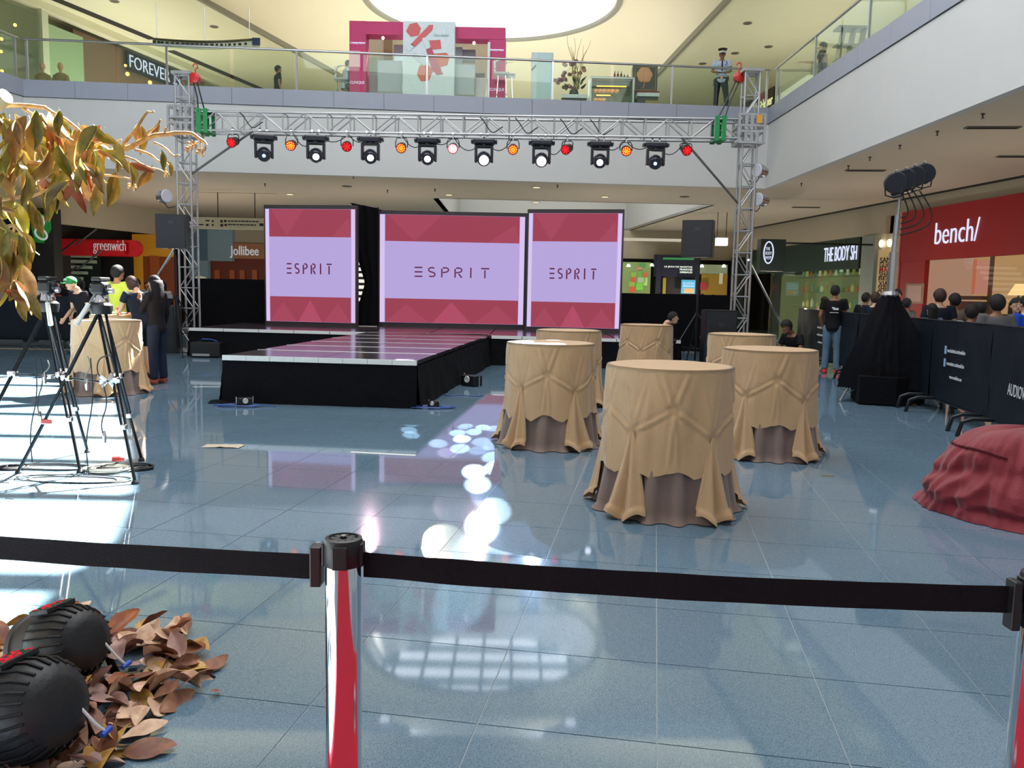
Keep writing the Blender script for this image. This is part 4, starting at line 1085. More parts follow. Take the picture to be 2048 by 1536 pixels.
# ================================================================== CAMERA TRIPODS
M_tri = mat('black_tripod_tube', (30, 34, 38), .25, metal=.6)
def tripod(top, feet, zt, pan, label, hl):
    b = Vector((top[0], top[1], 0)); t = thing('camera_tripod', label, 'tripod', b)
    ap = b + Vector((0, 0, zt))
    MB().lathe([(.075, -.05), (.085, -.01), (.085, .02), (.06, .04)], ap, 20).build('leg_crown', M_black, t, smooth=True)
    MB().lathe([(.055, .0), (.06, .03), (.045, .07)], ap + Vector((0, 0, .03)), 18).build('bowl', M_chrome, t, smooth=True)
    MB().bevbox(ap + Vector((0, 0, .15)), (.10, .12, .10), .02).build('head', M_black, t)
    MB().bevbox(ap + Vector((0, .01, .22)), (.075, .16, .03), .008).build('quick_plate', M_black, t)
    MB().lathe([(.035, -.07), (.035, .07)], ap + Vector((.0, 0, .15)), 14, axis=(1, 0, 0)).build('tilt_drum', M_black, t)
    MB().lathe([(.022, .07), (.022, .10)], ap + Vector((0, 0, .13)), 12, axis=(1, 0, 0)).build('knob', M_steel, t)
    h = Vector(pan)
    MB().path([ap + Vector((0, -.03, .15)), ap + Vector((0, -.03, .15)) + h * .42], .009, 8).build('pan_bar', M_steel, t, smooth=True)
    MB().path([ap + Vector((0, -.03, .15)) + h * .42, ap + Vector((0, -.03, .15)) + h], [.017, .019], 10).build('pan_grip', mat('pale_foam_grip', (206, 205, 196), .6), t, smooth=True)
    zm = .74
    jo = []
    for f in feet:
        f = Vector(f); a0 = ap + (f - ap).normalized() * .03; side = Vector((-(f - b).y, (f - b).x, 0)).normalized()
        q = (a0.z - zm) / (a0.z - f.z); mid = lerp(a0, f, q); jo.append(mid)
        for s in (-.028, .028): MB().tube(a0 + side * s, mid + side * s * .9, .011).build('upper_leg', M_tri, t, smooth=True)
        q2 = (a0.z - .40) / (a0.z - f.z); m2 = lerp(a0, f, q2)
        MB().bevbox(mid, (.07, .05, .05), .01).build('leg_clamp', M_chrome, t)
        for s in (-.016, .016): MB().tube(mid + side * s, m2 + side * s * .9, .010).build('middle_leg', M_tri, t, smooth=True)
        MB().bevbox(m2, (.045, .04, .04), .008).build('leg_clamp', M_chrome, t)
        MB().tube(m2, f + Vector((0, 0, .02)), .0125).build('lower_leg', M_tri, t, smooth=True)
        MB().lathe([(.024, 0), (.026, .012), (.014, .03)], f, 12).build('foot', M_black, t)
    ctr = b + Vector((0, 0, zm - .04))
    MB().lathe([(.03, -.015), (.03, .015)], ctr, 12).build('spreader_hub', M_steel, t)
    for m in jo: MB().tube(ctr, m, .008).build('spreader_arm', M_tri, t, smooth=True)
    return ap, jo
apB, joB = tripod((-3.20, 6.42), [G(37, 947), G(270, 968), G(283, 922)], 1.28, (-.13, -.10, -.28), 'right-hand black camera tripod without camera, pale grip pointing down left', 1)
apA, joA = tripod((-3.78, 6.72), [G(-75, 942), G(160, 946), G(175, 905)], 1.28, (.10, -.12, -.30), 'left-hand black camera tripod without camera, at the left border', 1)
# hanging cables with plugs, and coils on the floor
M_cabg = mat('grey_cable', (120, 122, 112), .4)
def hang(px, y0, y1, Y, m, lab, plug=True):
    a = D(px, y0, Y); b = D(px + random.uniform(-6, 6), y1, Y); b.z = max(b.z, .01)
    t = thing('hanging_cable', lab, 'cable', b)
    MB().path(soft([a, lerp(a, b, .35) + Vector((.03, 0, 0)), lerp(a, b, .7) + Vector((-.03, 0, 0)), b]), .005, 6).build('cord', m, t, smooth=True)
    if plug: MB().lathe([(.012, 0), (.014, .05), (.008, .09)], b + Vector((0, 0, -.02)), 10).build('plug', M_chrome, t)
hang(80, 718, 840, 6.5, M_cab, 'black cable hanging from the left tripod, its chrome plug above the floor')
hang(95, 720, 762, 6.4, M_cabg, 'short cable with a plug hanging between the tripods')
hang(70, 715, 925, 6.55, M_cab, 'long black cable dropping from the left tripod to the floor', False)
hang(181, 716, 950, 6.1, M_cab, 'long black cable hanging at the middle of the right tripod', False)
hang(207, 770, 880, 6.2, M_cab, 'thin cable with a dark plug near the right tripod')
hang(175, 712, 775, 6.3, M_cabg, 'looped cable end with pale connector under the right tripod')
cc = thing('connector_cluster', 'cluster of pale cable connectors hanging in front of the draped table', 'connector', D(218, 760, 6.2))
o_ = D(218, 762, 6.2)
for k in range(5):
    a = k * 1.3; MB().lathe([(.012, -.03), (.014, .03)], o_ + Vector((.045 * math.cos(a), 0, .03 * math.sin(a))), 10, axis=(math.cos(a), .3, math.sin(a))).build('connector', M_chrome if k % 2 else M_white, cc)
MB().path(soft([o_, o_ + Vector((-.09, 0, .04)), o_ + Vector((-.08, 0, .17)), o_ + Vector((.02, 0, .2))]), .005, 6).build('cord', M_cab, cc, smooth=True)
def coil(c, r, turns, m, lab, ry=.55, th=.007, jit=.02, seed=1):
    rnd = random.Random(seed); t = thing('cable_coil', lab, 'cable', c); pts = []
    for i in range(int(turns * 20)):
        a = i / 20 * 2 * math.pi; k = 1 + .18 * math.sin(a * .37 + seed) + rnd.uniform(-jit, jit)
        pts.append(Vector((math.cos(a) * r * k, math.sin(a) * r * ry * k, th + .006 * (i // 20) * .8)))
    MB().path(pts, th, 5).build('cord', m, t, world=False, smooth=True); return t
coil(G(215, 943), .16, 6, M_cabg, 'coil of grey cable on the floor between the right tripod feet', .6, .007, .02, 3)
coil(G(250, 938), .19, 5, M_cab, 'coil of black cable beside the grey coil at the tripod foot', .5, .007, .03, 5)
coil(G(105, 937), .30, 3, M_cab, 'loose wide loops of black cable under the left tripod', .32, .006, .04, 8)
coil(G(20, 938), .12, 4, M_cab, 'small black cable coil at the left border', .5, .007, .03, 9)
coil(G(150, 960), .38, 2, M_cab, 'thin black cable looping across the sunlit floor', .3, .005, .03, 11)
t = thing('red_plug', 'red plug lying on the black cable coil', 'plug', G(236, 935) + Vector((0, 0, .05)))
MB().lathe([(.02, -.04), (.022, .02), (.012, .05)], (0, 0, .02), 12, axis=(1, .2, 0)).build('body', M_hred, t, world=False)
t = thing('red_tape_flag', 'scrap of red tape stuck to the right tripod front leg', 'tape', D(88, 843, 6.25))
MB().box((0.02, 0, 0), (.08, .004, .03)).build('flag', M_hred, t, world=False)
# litter on the floor
mb = MB(); p = G(446, 893); mb.grid(lambda u, v: p + Vector(((u - .5) * .35, (v - .5) * .16, .004 + .03 * u * abs(noise.noise(Vector((u * 3, v * 3, 4)))))), 8, 6)
tag(mb.build('paper_scrap', mat('beige_paper', (196, 180, 160), .7), smooth=True, fix=False), 'beige paper scrap lying on the open floor left of the runway reflection', 'paper')
t = tag(MB().box(G(1655, 952) + Vector((0, 0, .003)), (.10, .03, .003)).build('tape_scrap', mat('brown_tape', (120, 100, 60), .6)), 'small brown scrap on the floor right of the right-hand table', 'tape')
# white tape strips on floor
for k, (xa, ya, xb, yb, wd, l) in enumerate(((985, 790, 1218, 800, .05, 'white tape strip on the floor passing behind the near tables'), (700, 905, 830, 912, .045, 'pale tape strip on the floor in front of the runway'), (385, 774, 440, 774, .04, 'short pale tape line on the floor left of the runway'))):
    a, b = G(xa, ya), G(xb, yb); d = (b - a).normalized(); n_ = Vector((-d.y, d.x, 0)) * wd
    tag(MB().slab([a, b, b + n_, a + n_], (0, 0, 1), .002).build('floor_tape', M_edge), l, 'tape')

# ================================================================== RED COVERED HEAP
hp_ = G(1995, 990); hp_.z = 0; hc_ = Vector((3.62, 5.66, 0))
M_redc = mat('crimson_cloth', (126, 22, 36), .75, var=.1, scale=6, bump=.3, bscale=90, sheen=.3)
t = thing('red_covered_heap', 'bulky heap bundled in crinkled crimson cloth at the right border', 'covered heap', hc_)
def Fh(u, v):
    th = u * 2 * math.pi; ph_ = v * math.pi / 2 * 1.0
    ex = .62; cr_ = math.cos(ph_) ** ex if ph_ < math.pi / 2 - 1e-6 else 0; z = math.sin(ph_) ** .85
    rx, ry, rz = .60, .55, .60
    d = Vector((math.cos(th), math.sin(th), z * 1.2))
    q = 1 + .10 * noise.noise(d * 1.7 + Vector((3, 1, 0))) + .07 * (1 - abs(noise.noise(d * 3.2 + Vector((1, 5, 2)))) * 2) * .6 + .03 * (1 - abs(noise.noise(Vector((math.cos(th) * 7, math.sin(th) * 7, z * 2.2 + 9)))) * 3) + .012 * math.sin(th * 14 + z * 5) * (1 - z)
    lobe = 1 + .06 * math.exp(-((z - .25) / .2) ** 2) - .05 * math.exp(-((z - .5 - .1 * math.sin(th * 2)) / .08) ** 2)
    r = cr_ * q * lobe
    if v < .06: r *= 1 + .12 * (1 - v / .06) * (1 + .6 * noise.noise(Vector((math.cos(th) * 2, math.sin(th) * 2, 9))))
    return Vector((rx * r * math.cos(th), ry * r * math.sin(th), .005 + rz * z * (.92 + .12 * noise.noise(d * 1.3 + Vector((4, 4, 4))))))
MB().grid(Fh, 200, 90, closed=True).build('cloth_cover', M_redc, t, world=False, smooth=80, fix=False)
pts = [Fh(.40 + .22 * k / 20, .50 + .05 * math.sin(k / 20 * 3.1)) * 1.012 for k in range(21)]
MB().path(pts, .008, 6).build('drawstring', mat('dark_crimson_cord', (96, 20, 30), .8), t, world=False, smooth=True)

# ================================================================== CLOTH-COVERED LIGHT STAND
ls = G(1790, 806); LS = Vector((5.32, 11.75, 0))
t = thing('light_stand', 'tall crank stand with black cloth cover over its tripod legs at the right', 'stand', LS)
zc_ = D(1793, 590, 11.75).z
feet = [G(1680, 803), G(1877, 816), Vector((5.5, 12.9, 0)), G(1790, 800)]
M_cov = mat('black_cover_cloth', (15, 15, 20), .9, var=.2, bump=.4, bscale=20, spec=.15)
def Fc(u, v):
    th = u * 2 * math.pi; k3 = 3
    base = []
    z = .16 + (zc_ - .16) * v
    a = [math.atan2((f - LS).y, (f - LS).x) for f in feet[:3]]; rr = [(f - LS).length * .93 for f in feet[:3]]
    # support function of a triangle through the feet
    best = 1e9
    pts = [Vector((math.cos(a_), math.sin(a_))) * r_ for a_, r_ in zip(a, rr)]
    d = Vector((math.cos(th), math.sin(th)))
    for i in range(3):
        p, q = pts[i], pts[(i + 1) % 3]; e = q - p; den = d.x * e.y - d.y * e.x
        if abs(den) < 1e-6: continue
        s_ = (p.x * e.y - p.y * e.x) / den; m_ = (p.x * d.y - p.y * d.x) / den
        if s_ > 0 and -1e-3 <= m_ <= 1.001: best = min(best, s_)
    if best > 5: best = .5
    f = (1 - v)
    r = best * f ** 1.05 + .10 + .06 * math.sin(v * 3.1) * 1.0 + .03 * noise.noise(Vector((d.x * 3, d.y * 3, v * 3))) + .012 * noise.noise(Vector((d.x * 8, d.y * 8, v * 7)))
    zz = z + (.10 * (1 - best / 1.2) * f if v < .3 else 0)
    if v == 0: zz += .05 * noise.noise(Vector((th * 2, 0, 1)))
    return LS + Vector((d.x * r, d.y * r, zz))
MB().grid(Fc, 90, 40, closed=True).build('cloth_cover', M_cov, t, smooth=True, fix=False)
MB().prism([p2(LS + Vector((-.45, -.25, 0))), p2(LS + Vector((.0, -.4, 0))), p2(LS + Vector((.5, -.2, 0))), p2(LS + Vector((.2, .6, 0))), p2(LS + Vector((-.3, .4, 0)))], 0.02, .40).build('sand_weights', M_cov, t)
for f in feet[:3]:
    MB().tube(LS + Vector((0, 0, 1.2)), f + Vector((0, 0, .01)), .018).build('leg', M_steel, t, smooth=True)
    MB().tube(LS + Vector((0, 0, .35)), lerp(LS + Vector((0, 0, 1.2)), f, .9), .012).build('leg_brace', M_steel, t, smooth=True)
zt1 = D(1799, 505, 11.75).z; zt2 = D(1800, 430, 11.75).z; zt3 = D(1802, 385, 11.75).z
MB().tube(LS + Vector((0, 0, .5)), LS + Vector((.01, 0, zt1)), .06).build('lower_mast', M_steel, t, smooth=True)
MB().lathe([(.10, -.03), (.12, 0), (.10, .05)], LS + Vector((0, 0, zc_)), 14).build('collar', M_alu, t)
MB().tube(LS + Vector((.01, 0, zt1 - .1)), LS + Vector((.03, 0, zt2)), .038).build('middle_mast', M_steel, t, smooth=True)
MB().tube(LS + Vector((.03, 0, zt2 - .1)), LS + Vector((.05, 0, zt3 + .02)), .024).build('upper_mast', M_steel, t, smooth=True)
tb0 = D(1781, 393, 11.6); tb1 = D(1828, 377, 11.9)
MB().path([tb0, tb1], .03, 4).build('crossbar', M_alu, t)
# four can lamps in a row on the crossbar
for k in range(4):
    c = lerp(D(1790, 366, 11.55), D(1846, 348, 12.0), k / 3)
    l = thing('can_lamp', ordn[k] + ' dark can lamp from the left in the bank atop the light stand', 'stage light', c, 0, 'bank of can lamps on the light stand')
    ax = Vector((.35, 1, .12)).normalized()
    MB().lathe([(.13, -.20), (.145, -.18), (.145, .04), (.11, .14), (.06, .2)], c, 18, axis=ax).build('can', mat('blue_black_can', (34, 40, 48), .3, metal=.4), l, smooth=True)
    MB().lathe([(.135, -.195), (.0, -.18)], c, 18, axis=ax).build('lens', mat('dark_lens', (60, 66, 74), .1), l)
    MB().box(c + Vector((-.03, -.06, .148)), (.02, .22, .012), Matrix.Rotation(-.3, 3, 'Z')).build('top_rib', M_chrome, l)
    MB().path([c + Vector((-.14, 0, 0)), c + Vector((-.12, 0, -.17)), c + Vector((0, 0, -.20)), c + Vector((.12, 0, -.17)), c + Vector((.14, 0, 0))], .01, 6).build('yoke', M_blackm, l)
cb = thing('lamp_cable', 'black cables drooping from the lamp bank down the light stand', 'cable', LS + Vector((.1, -.05, zt3 - .5)))
for k in range(4):
    a = LS + Vector((.02 + .09 * k, -.05, zt3 + .02)); b = LS + Vector((.05, -.07, zt3 - .35 - .08 * k)); q_ = [lerp(a, b, i / 8) + Vector((.22 * math.sin(i / 8 * math.pi) * (.5 + .3 * k), 0, -.10 * math.sin(i / 8 * math.pi))) for i in range(9)]
    MB().path(q_, .010, 6).build('cord', M_cab, cb, smooth=True)

# ================================================================== CROWD BARRIERS WITH BLACK COVERS
M_bar = mat('black_barrier_vinyl', (9, 20, 31), .55, var=.3, scale=2.5, bump=.25, bscale=6, spec=.25)
M_prt = mat('white_print', (205, 210, 215), .7)
def barrier(a, b, z1, label, words=None, textat=.2, feet=True, grp='covered crowd barriers on the right'):
    a = Vector((a[0], a[1], 0)); b = Vector((b[0], b[1], 0)); L_ = (b - a).length; u = (b - a).normalized(); n = Vector((u.y, -u.x, 0))
    if n.dot(Vector((0, 0, 0)) - lerp(a, b, .5)) < 0: n = -n
    t = thing('crowd_barrier', label, 'barrier', lerp(a, b, .5), 0, grp)
    zb_ = .21
    def F(u_, v): return lerp(a, b, .004 + .992 * u_) + n * (.035 + .02 * noise.noise(Vector((u_ * 5 + a.y, v * 2.5, a.x)))) + Vector((0, 0, zb_ + (z1 - zb_) * v + (.012 * noise.noise(Vector((u_ * 6, a.y, 0))) if v > .9 else 0)))
    MB().grid(F, 30, 14).build('cover', M_bar, t, smooth=True, fix=False)
    def F2(u_, v): return lerp(a, b, u_) - n * .035 + Vector((0, 0, zb_ + (z1 - zb_) * v))
    MB().grid(F2, 2, 2).build('cover', M_bar, t, fix=False)
    MB().grid(lambda u_, v: lerp(a, b, .004 + .992 * u_) + n * (.04 - .075 * v) + Vector((0, 0, z1 + .01 * math.sin(v * 3.14))), 20, 4).build('cover_top', M_bar, t, fix=False)
    MB().tube(a + Vector((0, 0, z1 - .03)), b + Vector((0, 0, z1 - .03)), .02).build('top_rail', M_blackm, t)
    MB().tube(a + Vector((0, 0, .19)), b + Vector((0, 0, .19)), .02).build('bottom_rail', M_blackm, t)
    if feet:
        for s in (.1, .9):
            p = lerp(a, b, s)
            MB().path([p + n * -.22 + Vector((0, 0, .0)), p + n * -.2 + Vector((0, 0, .15)), p + n * -.1 + Vector((0, 0, .2)), p + n * .22 + Vector((0, 0, .2)), p + n * .32 + Vector((0, 0, .16)), p + n * .36 + Vector((0, 0, 0))], .024, 8).build('foot', M_blackm, t, smooth=True)
    ru = u if (u.cross(Vector((0, 0, 1)))).dot(n) > 0 else -u
    for (wd_, sx, z, w_, h_) in (words or []):
        text('print', wd_, M_prt, lerp(a, b, sx) + n * .062 + Vector((0, 0, z)), ru, (0, 0, 1), w_, h_, .003, t, 'c')
    return t
web = lambda s: [('www.facebook.com/mmobidoo', s, .86, .62, .05), ('www.twitter.com/mmobidoo', s + .0, .70, .60, .05), ('www.mmobidoo.com', s + .02, .54, .42, .045)]
# line of barriers along the right, from near to far
BP = [(4.72, 7.05), (5.27, 9.0), (5.62, 11.0), (5.95, 13.0), (6.3, 15.0), (6.6, 17.0), (6.9, 19.0), (7.25, 21.0)]
ZT = [1.22] * 8
labs = ['right-hand crowd barrier in black vinyl at the right border, white capitals on it',
        'black vinyl crowd barrier with white web addresses, right of the light stand',
        'crowd barrier in black vinyl directly behind the covered light stand',
        'crowd barrier in black vinyl with web addresses, left of the light stand',
        'crowd barrier in black vinyl behind the man in blue jeans',
        'crowd barrier in black vinyl behind the crouching man',
        'farthest right-hand crowd barrier in black vinyl, by the right truss tower']
for k in range(7):
    wds = None
    if k == 0: wds = [('AUDIOVISUAL', .60, .60, .9, .12)]
    if k == 1: wds = web(.50)
    if k == 3: wds = web(.45)
    if k == 4: wds = [('GLAM', .2, .55, .3, .09)]
    if k == 5: wds = web(.5)
    barrier(BP[k + 1], BP[k], ZT[k], labs[k], wds)
    if k in (1, 3):
        t = bpy.data.objects['crowd_barrier' if False else [o.name for o in bpy.data.objects if o.get('label') == labs[k]][0]]
        a = Vector((*BP[k + 1], 0)); b = Vector((*BP[k], 0)); u = (b - a).normalized(); n = Vector((u.y, -u.x, 0)); n = n if n.x < 0 else -n
        for z in (.86, .70): MB().box(lerp(a, b, .50 if k == 1 else .45) - u * .37 + n * .064 + Vector((0, 0, z)), (.01, .05, .10), Matrix.Rotation(math.atan2(n.y, n.x), 3, 'Z')).build('badge', mat('pale_blue_badge', (150, 180, 215), .6), t)
# left barriers
LBp = [(-14.6, 18.9), (-12.3, 19.0), (-10.0, 19.1), (-7.9, 19.2)]
for k, l in enumerate(('crowd barrier in black cloth at the left border behind the tree leaves', 'crowd barrier in black cloth behind the tripods', 'crowd barrier in black cloth behind the yellow shirted man')):
    barrier(LBp[k], LBp[k + 1], 1.18, l, None, feet=True, grp='covered crowd barriers on the left')
tag(MB().slab([(-16, 18.35, 0), (-9.0, 18.5, 0), (-9.0, 18.6, 0), (-16, 18.45, 0)], (0, 0, 1), .004).build('floor_tape', mat('yellow_tape', (180, 140, 40), .6)), 'long yellow tape line on the floor before the left barriers', 'tape')
# ================================================================== SHOPS, LOWER FLOOR
M_let = emis('lit_white_letters', (225, 232, 255), 1.0)
M_letw = mat('white_letters', (205, 208, 210), .5, emit=(200, 205, 210), estr=.35)
RU = Vector((RWK, 1, 0)).normalized() * -1      # letters on the right wall read towards the camera
RU = (rw(10, 0) - rw(20, 0)).normalized()
LU = (lw(30, 0) - lw(20, 0)).normalized()
# red shop
YB1 = W(1815, 430, RWX, RWK).y
zt_ = 4.1; YO = W(1857, 560, RWX, RWK).y; ZO = W(1857, 521, RWX, RWK).z
rs = thing('red_shopfront', 'crimson shop fascia and pier of the clothing shop at the right border', 'shopfront', rw(18, 0))
M_red = mat('crimson_fascia', (158, 10, 18), .55, var=.03, scale=2)
vpanel(rw, 8, YB1, ZO, zt_, 0, .16).build('fascia', M_red, rs)
vpanel(rw, YO, YB1, 0, ZO, 0, .14).build('pier', M_red, rs)
vpanel(rw, YB1, YB1 + .1, 0, zt_, 0, .18).build('edge_trim', mat('pinkish_edge', (206, 150, 130), .5), rs)
pl = W(1838, 588, RWX, RWK)
vpanel(rw, pl.y - .45, pl.y + .42, pl.z - .28, pl.z + .3, .14, .16).build('notice_frame', mat('dull_gold_frame', (150, 120, 96), .5), rs)
vpanel(rw, pl.y - .36, pl.y + .33, pl.z - .22, pl.z + .24, .16, .17).build('notice', mat('pinkish_notice', (196, 160, 150), .6), rs)
a = W(1925, 465, RWX, RWK); p_l = W(1882, 478, RWX, RWK); p_r = W(1971, 462, RWX, RWK)
wd_ = (p_r - p_l).length
text('shop_sign', 'bench/', M_let, rw((p_l.y + p_r.y) / 2, W(1925, 463, RWX, RWK).z, .17), RU, (0, 0, 1), wd_, (.60), .025, None, 'c', bold=-.01, label='white lit lower-case shop name letters on the crimson fascia', cat='sign')
# interior: warm back wall with pictures, shelf, lamp; shop light put in as emission
wi = emis('warm_glow_plaster', (232, 176, 120), .62)
inn = thing('shop_interior', 'warm glowing interior wall with rose pictures inside the crimson shop', 'shop interior', rw(16, 0, -2))
vpanel(rw, 8, YO + 1.2, 0, 3.6, -2.15, -2.1).build('back_wall', wi, inn)
vpanel(rw, YO + 1.0, YO + 1.1, 0, 3.6, -2.1, 0).build('side_wall', emis('pink_glow_wall', (226, 168, 140), .6), inn)
MB().add([rw(8, 3.45, 0), rw(YO + 1, 3.45, 0), rw(YO + 1, 3.45, -2.1), rw(8, 3.45, -2.1)], [(0, 1, 2, 3)]).build('shop_ceiling', emis('warm_shop_ceiling', (190, 140, 84), .6), inn)
def inq(px0, px1, z0, z1, q, name, m, q2=None): 
    y0 = W(px0, 560, RWX + 2.1, RWK).y; y1 = W(px1, 560, RWX + 2.1, RWK).y; return vpanel(rw, y0, y1, z0, z1, q, q2 if q2 is not None else q + .04).build(name, m, inn)
inq(1925, 1962, 1.72, 2.75, -2.09, 'picture', emis('coral_picture', (232, 120, 92), .7)); inq(1966, 1998, 1.72, 2.72, -2.09, 'picture', emis('rose_picture', (226, 150, 130), .7))
inq(1918, 2002, 1.55, 1.66, -2.08, 'shelf', mat('dark_wood_shelf', (92, 40, 30), .5), -1.7)
inq(1912, 2004, .2, 1.5, -2.08, 'cabinet', mat('dark_red_cabinet', (96, 34, 34), .6), -1.5)
inq(1886, 1906, 1.3, 2.5, -2.08, 'poster', emis('pale_poster', (214, 196, 180), .6))
for px in (1895, 1902): inq(px, px + 5, 1.7, 2.3, -2.03, 'poster_figure', mat('dark_figure', (60, 44, 40), .6))
inq(1916, 1919, 0, 3.4, -1.4, 'door_post', mat('bronze_post', (110, 84, 60), .4)); inq(2003, 2010, 0, 3.4, -1.9, 'door_post', MATS['bronze_post'])
lm = W(2038, 580, RWX + 1.4, RWK)
lt = thing('shade_lamp', 'glowing cream shaded lamp inside the crimson shop at the right border', 'lamp', lm)
MB().lathe([(.10, .16), (.26, -.14)], (0, 0, 0), 20, cap=False).build('lamp_shade', emis('glowing_shade', (255, 206, 140), 1.3), lt, world=False)
MB().tube((0, 0, -.14), (0, 0, -.6), .03).build('stem', M_blackm, lt, world=False)
# window glass of the red shop
struct(vpanel(rw, 8, YO, 0, ZO, .02, .03), 'window_4', M_glassc)
# city-names poster window
Ya = W(1808, 560, RWX, RWK).y; Yb = W(1748, 560, RWX, RWK).y
po = thing('poster_window', 'tan window poster listing city names between the green shop and the crimson shop', 'poster', rw((Ya + Yb) / 2, 0))
vpanel(rw, Ya, Yb, 0, 3.55, -.12, -.06).build('upper_panel', mat('grey_beige_window', (160, 156, 130), .5, emit=(160, 150, 120), estr=.15), po)
zp = W(1775, 498, RWX, RWK).z
vpanel(rw, Ya + .03, Yb - .1, 0, zp, -.05, -.03).build('poster', mat('tan_poster', (196, 168, 118), .6, emit=(190, 160, 110), estr=.22), po)
cit = ['SAN FRANCISCO', 'GUAM', 'MANILA', 'SHANGHAI', 'BEIJING', 'XIAMEN', 'SHENZHEN', 'DUBAI', 'ABU DHABI']
M_ink = mat('black_ink', (24, 20, 18), .7); M_inkr = mat('red_ink', (170, 30, 30), .7)
for k, c_ in enumerate(cit):
    y_ = 521 + 9.3 * k * 1.0; p = W(1751, y_, RWX, RWK)
    text('print', c_, M_inkr if c_ == 'MANILA' else M_ink, rw(Yb - .22, p.z, -.028), RU, (0, 0, 1), .23 * len(c_) * .86, .17, .004, po, 'l', bold=.02)
for k, (px, py) in enumerate(((1764, 487), (1780, 486), (1809, 483))):
    p = W(px, py, RWX, RWK); t = thing('window_spotlight', ('left', 'middle', 'right small')[k] + ' round warm spotlight above the tan city-names poster', 'ceiling light', p, 0)
    MB().ball(rw(p.y, p.z, .02), (.06, .13 if k < 2 else .05, .12 if k < 2 else .05), 12, 8).build('bulb', emis('hot_bulb', (255, 225, 190), 4), t)
# grey pier beside it and dim items
struct(vpanel(rw, Yb, W(1722, 560, RWX, RWK).y, 0, 3.55, -.1, .05), 'trim_15', mat('grey_green_pier', (136, 146, 136), .5))
# green shop
Yc = W(1716, 560, RWX, RWK).y; Yd_ = W(1568, 560, RWX, RWK).y; Ye = W(1541, 560, RWX, RWK).y
gs = thing('green_shopfront', 'dark green shopfront with lit windows behind the man in jeans', 'shopfront', rw((Yc + Yd_) / 2, 0))
zf = W(1640, 541, RWX, RWK).z
M_dgreen = mat('dark_green_fascia', (16, 44, 36), .4, var=.05)
vpanel(rw, Yc, Ye + 2.5, zf, 3.55, -.1, .02).build('fascia', M_dgreen, gs)
struct(vpanel(rw, Yc, Ye, 0, zf, -.02, .0), 'window_5', M_glassg)
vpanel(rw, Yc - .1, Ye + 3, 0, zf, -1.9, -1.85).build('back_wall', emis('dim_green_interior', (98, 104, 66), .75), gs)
rnd = random.Random(5)
for r_ in range(4):
    z = .5 + .62 * r_
    vpanel(rw, Yc + .3, Ye + 1, z, z + .04, -1.85, -1.5).build('shelf', mat('pale_shelf', (150, 150, 120), .5), gs)
hues = [(150, 150, 60), (60, 110, 60), (200, 200, 170), (160, 90, 50), (90, 140, 110), (200, 180, 90)]
for r_ in range(4):
    y = Yc + .4
    while y < Ye + .4:
        w_ = .18 + .25 * rnd.random(); z = .54 + .62 * r_
        k = rnd.randrange(6); mb = MB(); b = rw(y + w_ / 2, z, -1.65)
        hh_ = .18 + .2 * rnd.random()
        mb.lathe([(.05, 0), (.06, .02), (.06, hh_ * .7), (.025, hh_ * .8), (.025, hh_)], b, 8)
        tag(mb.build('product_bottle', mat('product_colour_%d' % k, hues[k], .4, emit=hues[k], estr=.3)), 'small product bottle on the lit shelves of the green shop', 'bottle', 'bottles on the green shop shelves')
        y += w_ + .1
p_l = W(1650, 508, RWX, RWK); p_r = W(1716, 508, RWX, RWK)
text('shop_sign', 'THE BODY SH', M_let, rw((p_l.y + p_r.y) / 2, W(1684, 507, RWX, RWK).z, .03), RU, (0, 0, 1), (p_r - p_l).length * .99, .50, .02, None, 'c', label='white lit capital letters of a shop name on the dark green fascia', cat='sign')
bs = W(1545, 505, RWX, RWK); b0, b1 = D(1522, 505, 26.5), D(1572, 505, 26.5)
bx = thing('blade_sign', 'dark green projecting sign with a white oval emblem', 'sign', ((b0.x + b1.x) / 2, 26.7, 0))
zz0 = D(1545, 542, 26.5).z; zz1 = D(1545, 478, 26.5).z
MB().box(((b0.x + b1.x) / 2, 26.75, (zz0 + zz1) / 2), (b1.x - b0.x, .4, zz1 - zz0)).build('box', M_dgreen, bx)
MB().tube((b1.x - .05, 26.8, zz1 - .1), (rw(26.8, 0).x, 26.8, zz1 - .1), .03).build('bracket', M_blackm, bx)
oc = D(1538, 505, 26.5); 
def ell(r1, r2, y, th_=.03):
    mb = MB(); mb.grid(lambda u, v: Vector((oc.x + (r1 - th_ * v) * math.cos(2 * math.pi * u), y, oc.z + (r2 - th_ * v) * math.sin(2 * math.pi * u))), 40, 1, closed=True); return mb
ell(.17, .36, 26.54, .045).build('oval_ring', M_let, bx)
text('print', 'THE\nBODY\nSHOP', M_let, (oc.x, 26.53, oc.z - .02), (1, 0, 0), (0, 0, 1), .20, .38, .01, bx)
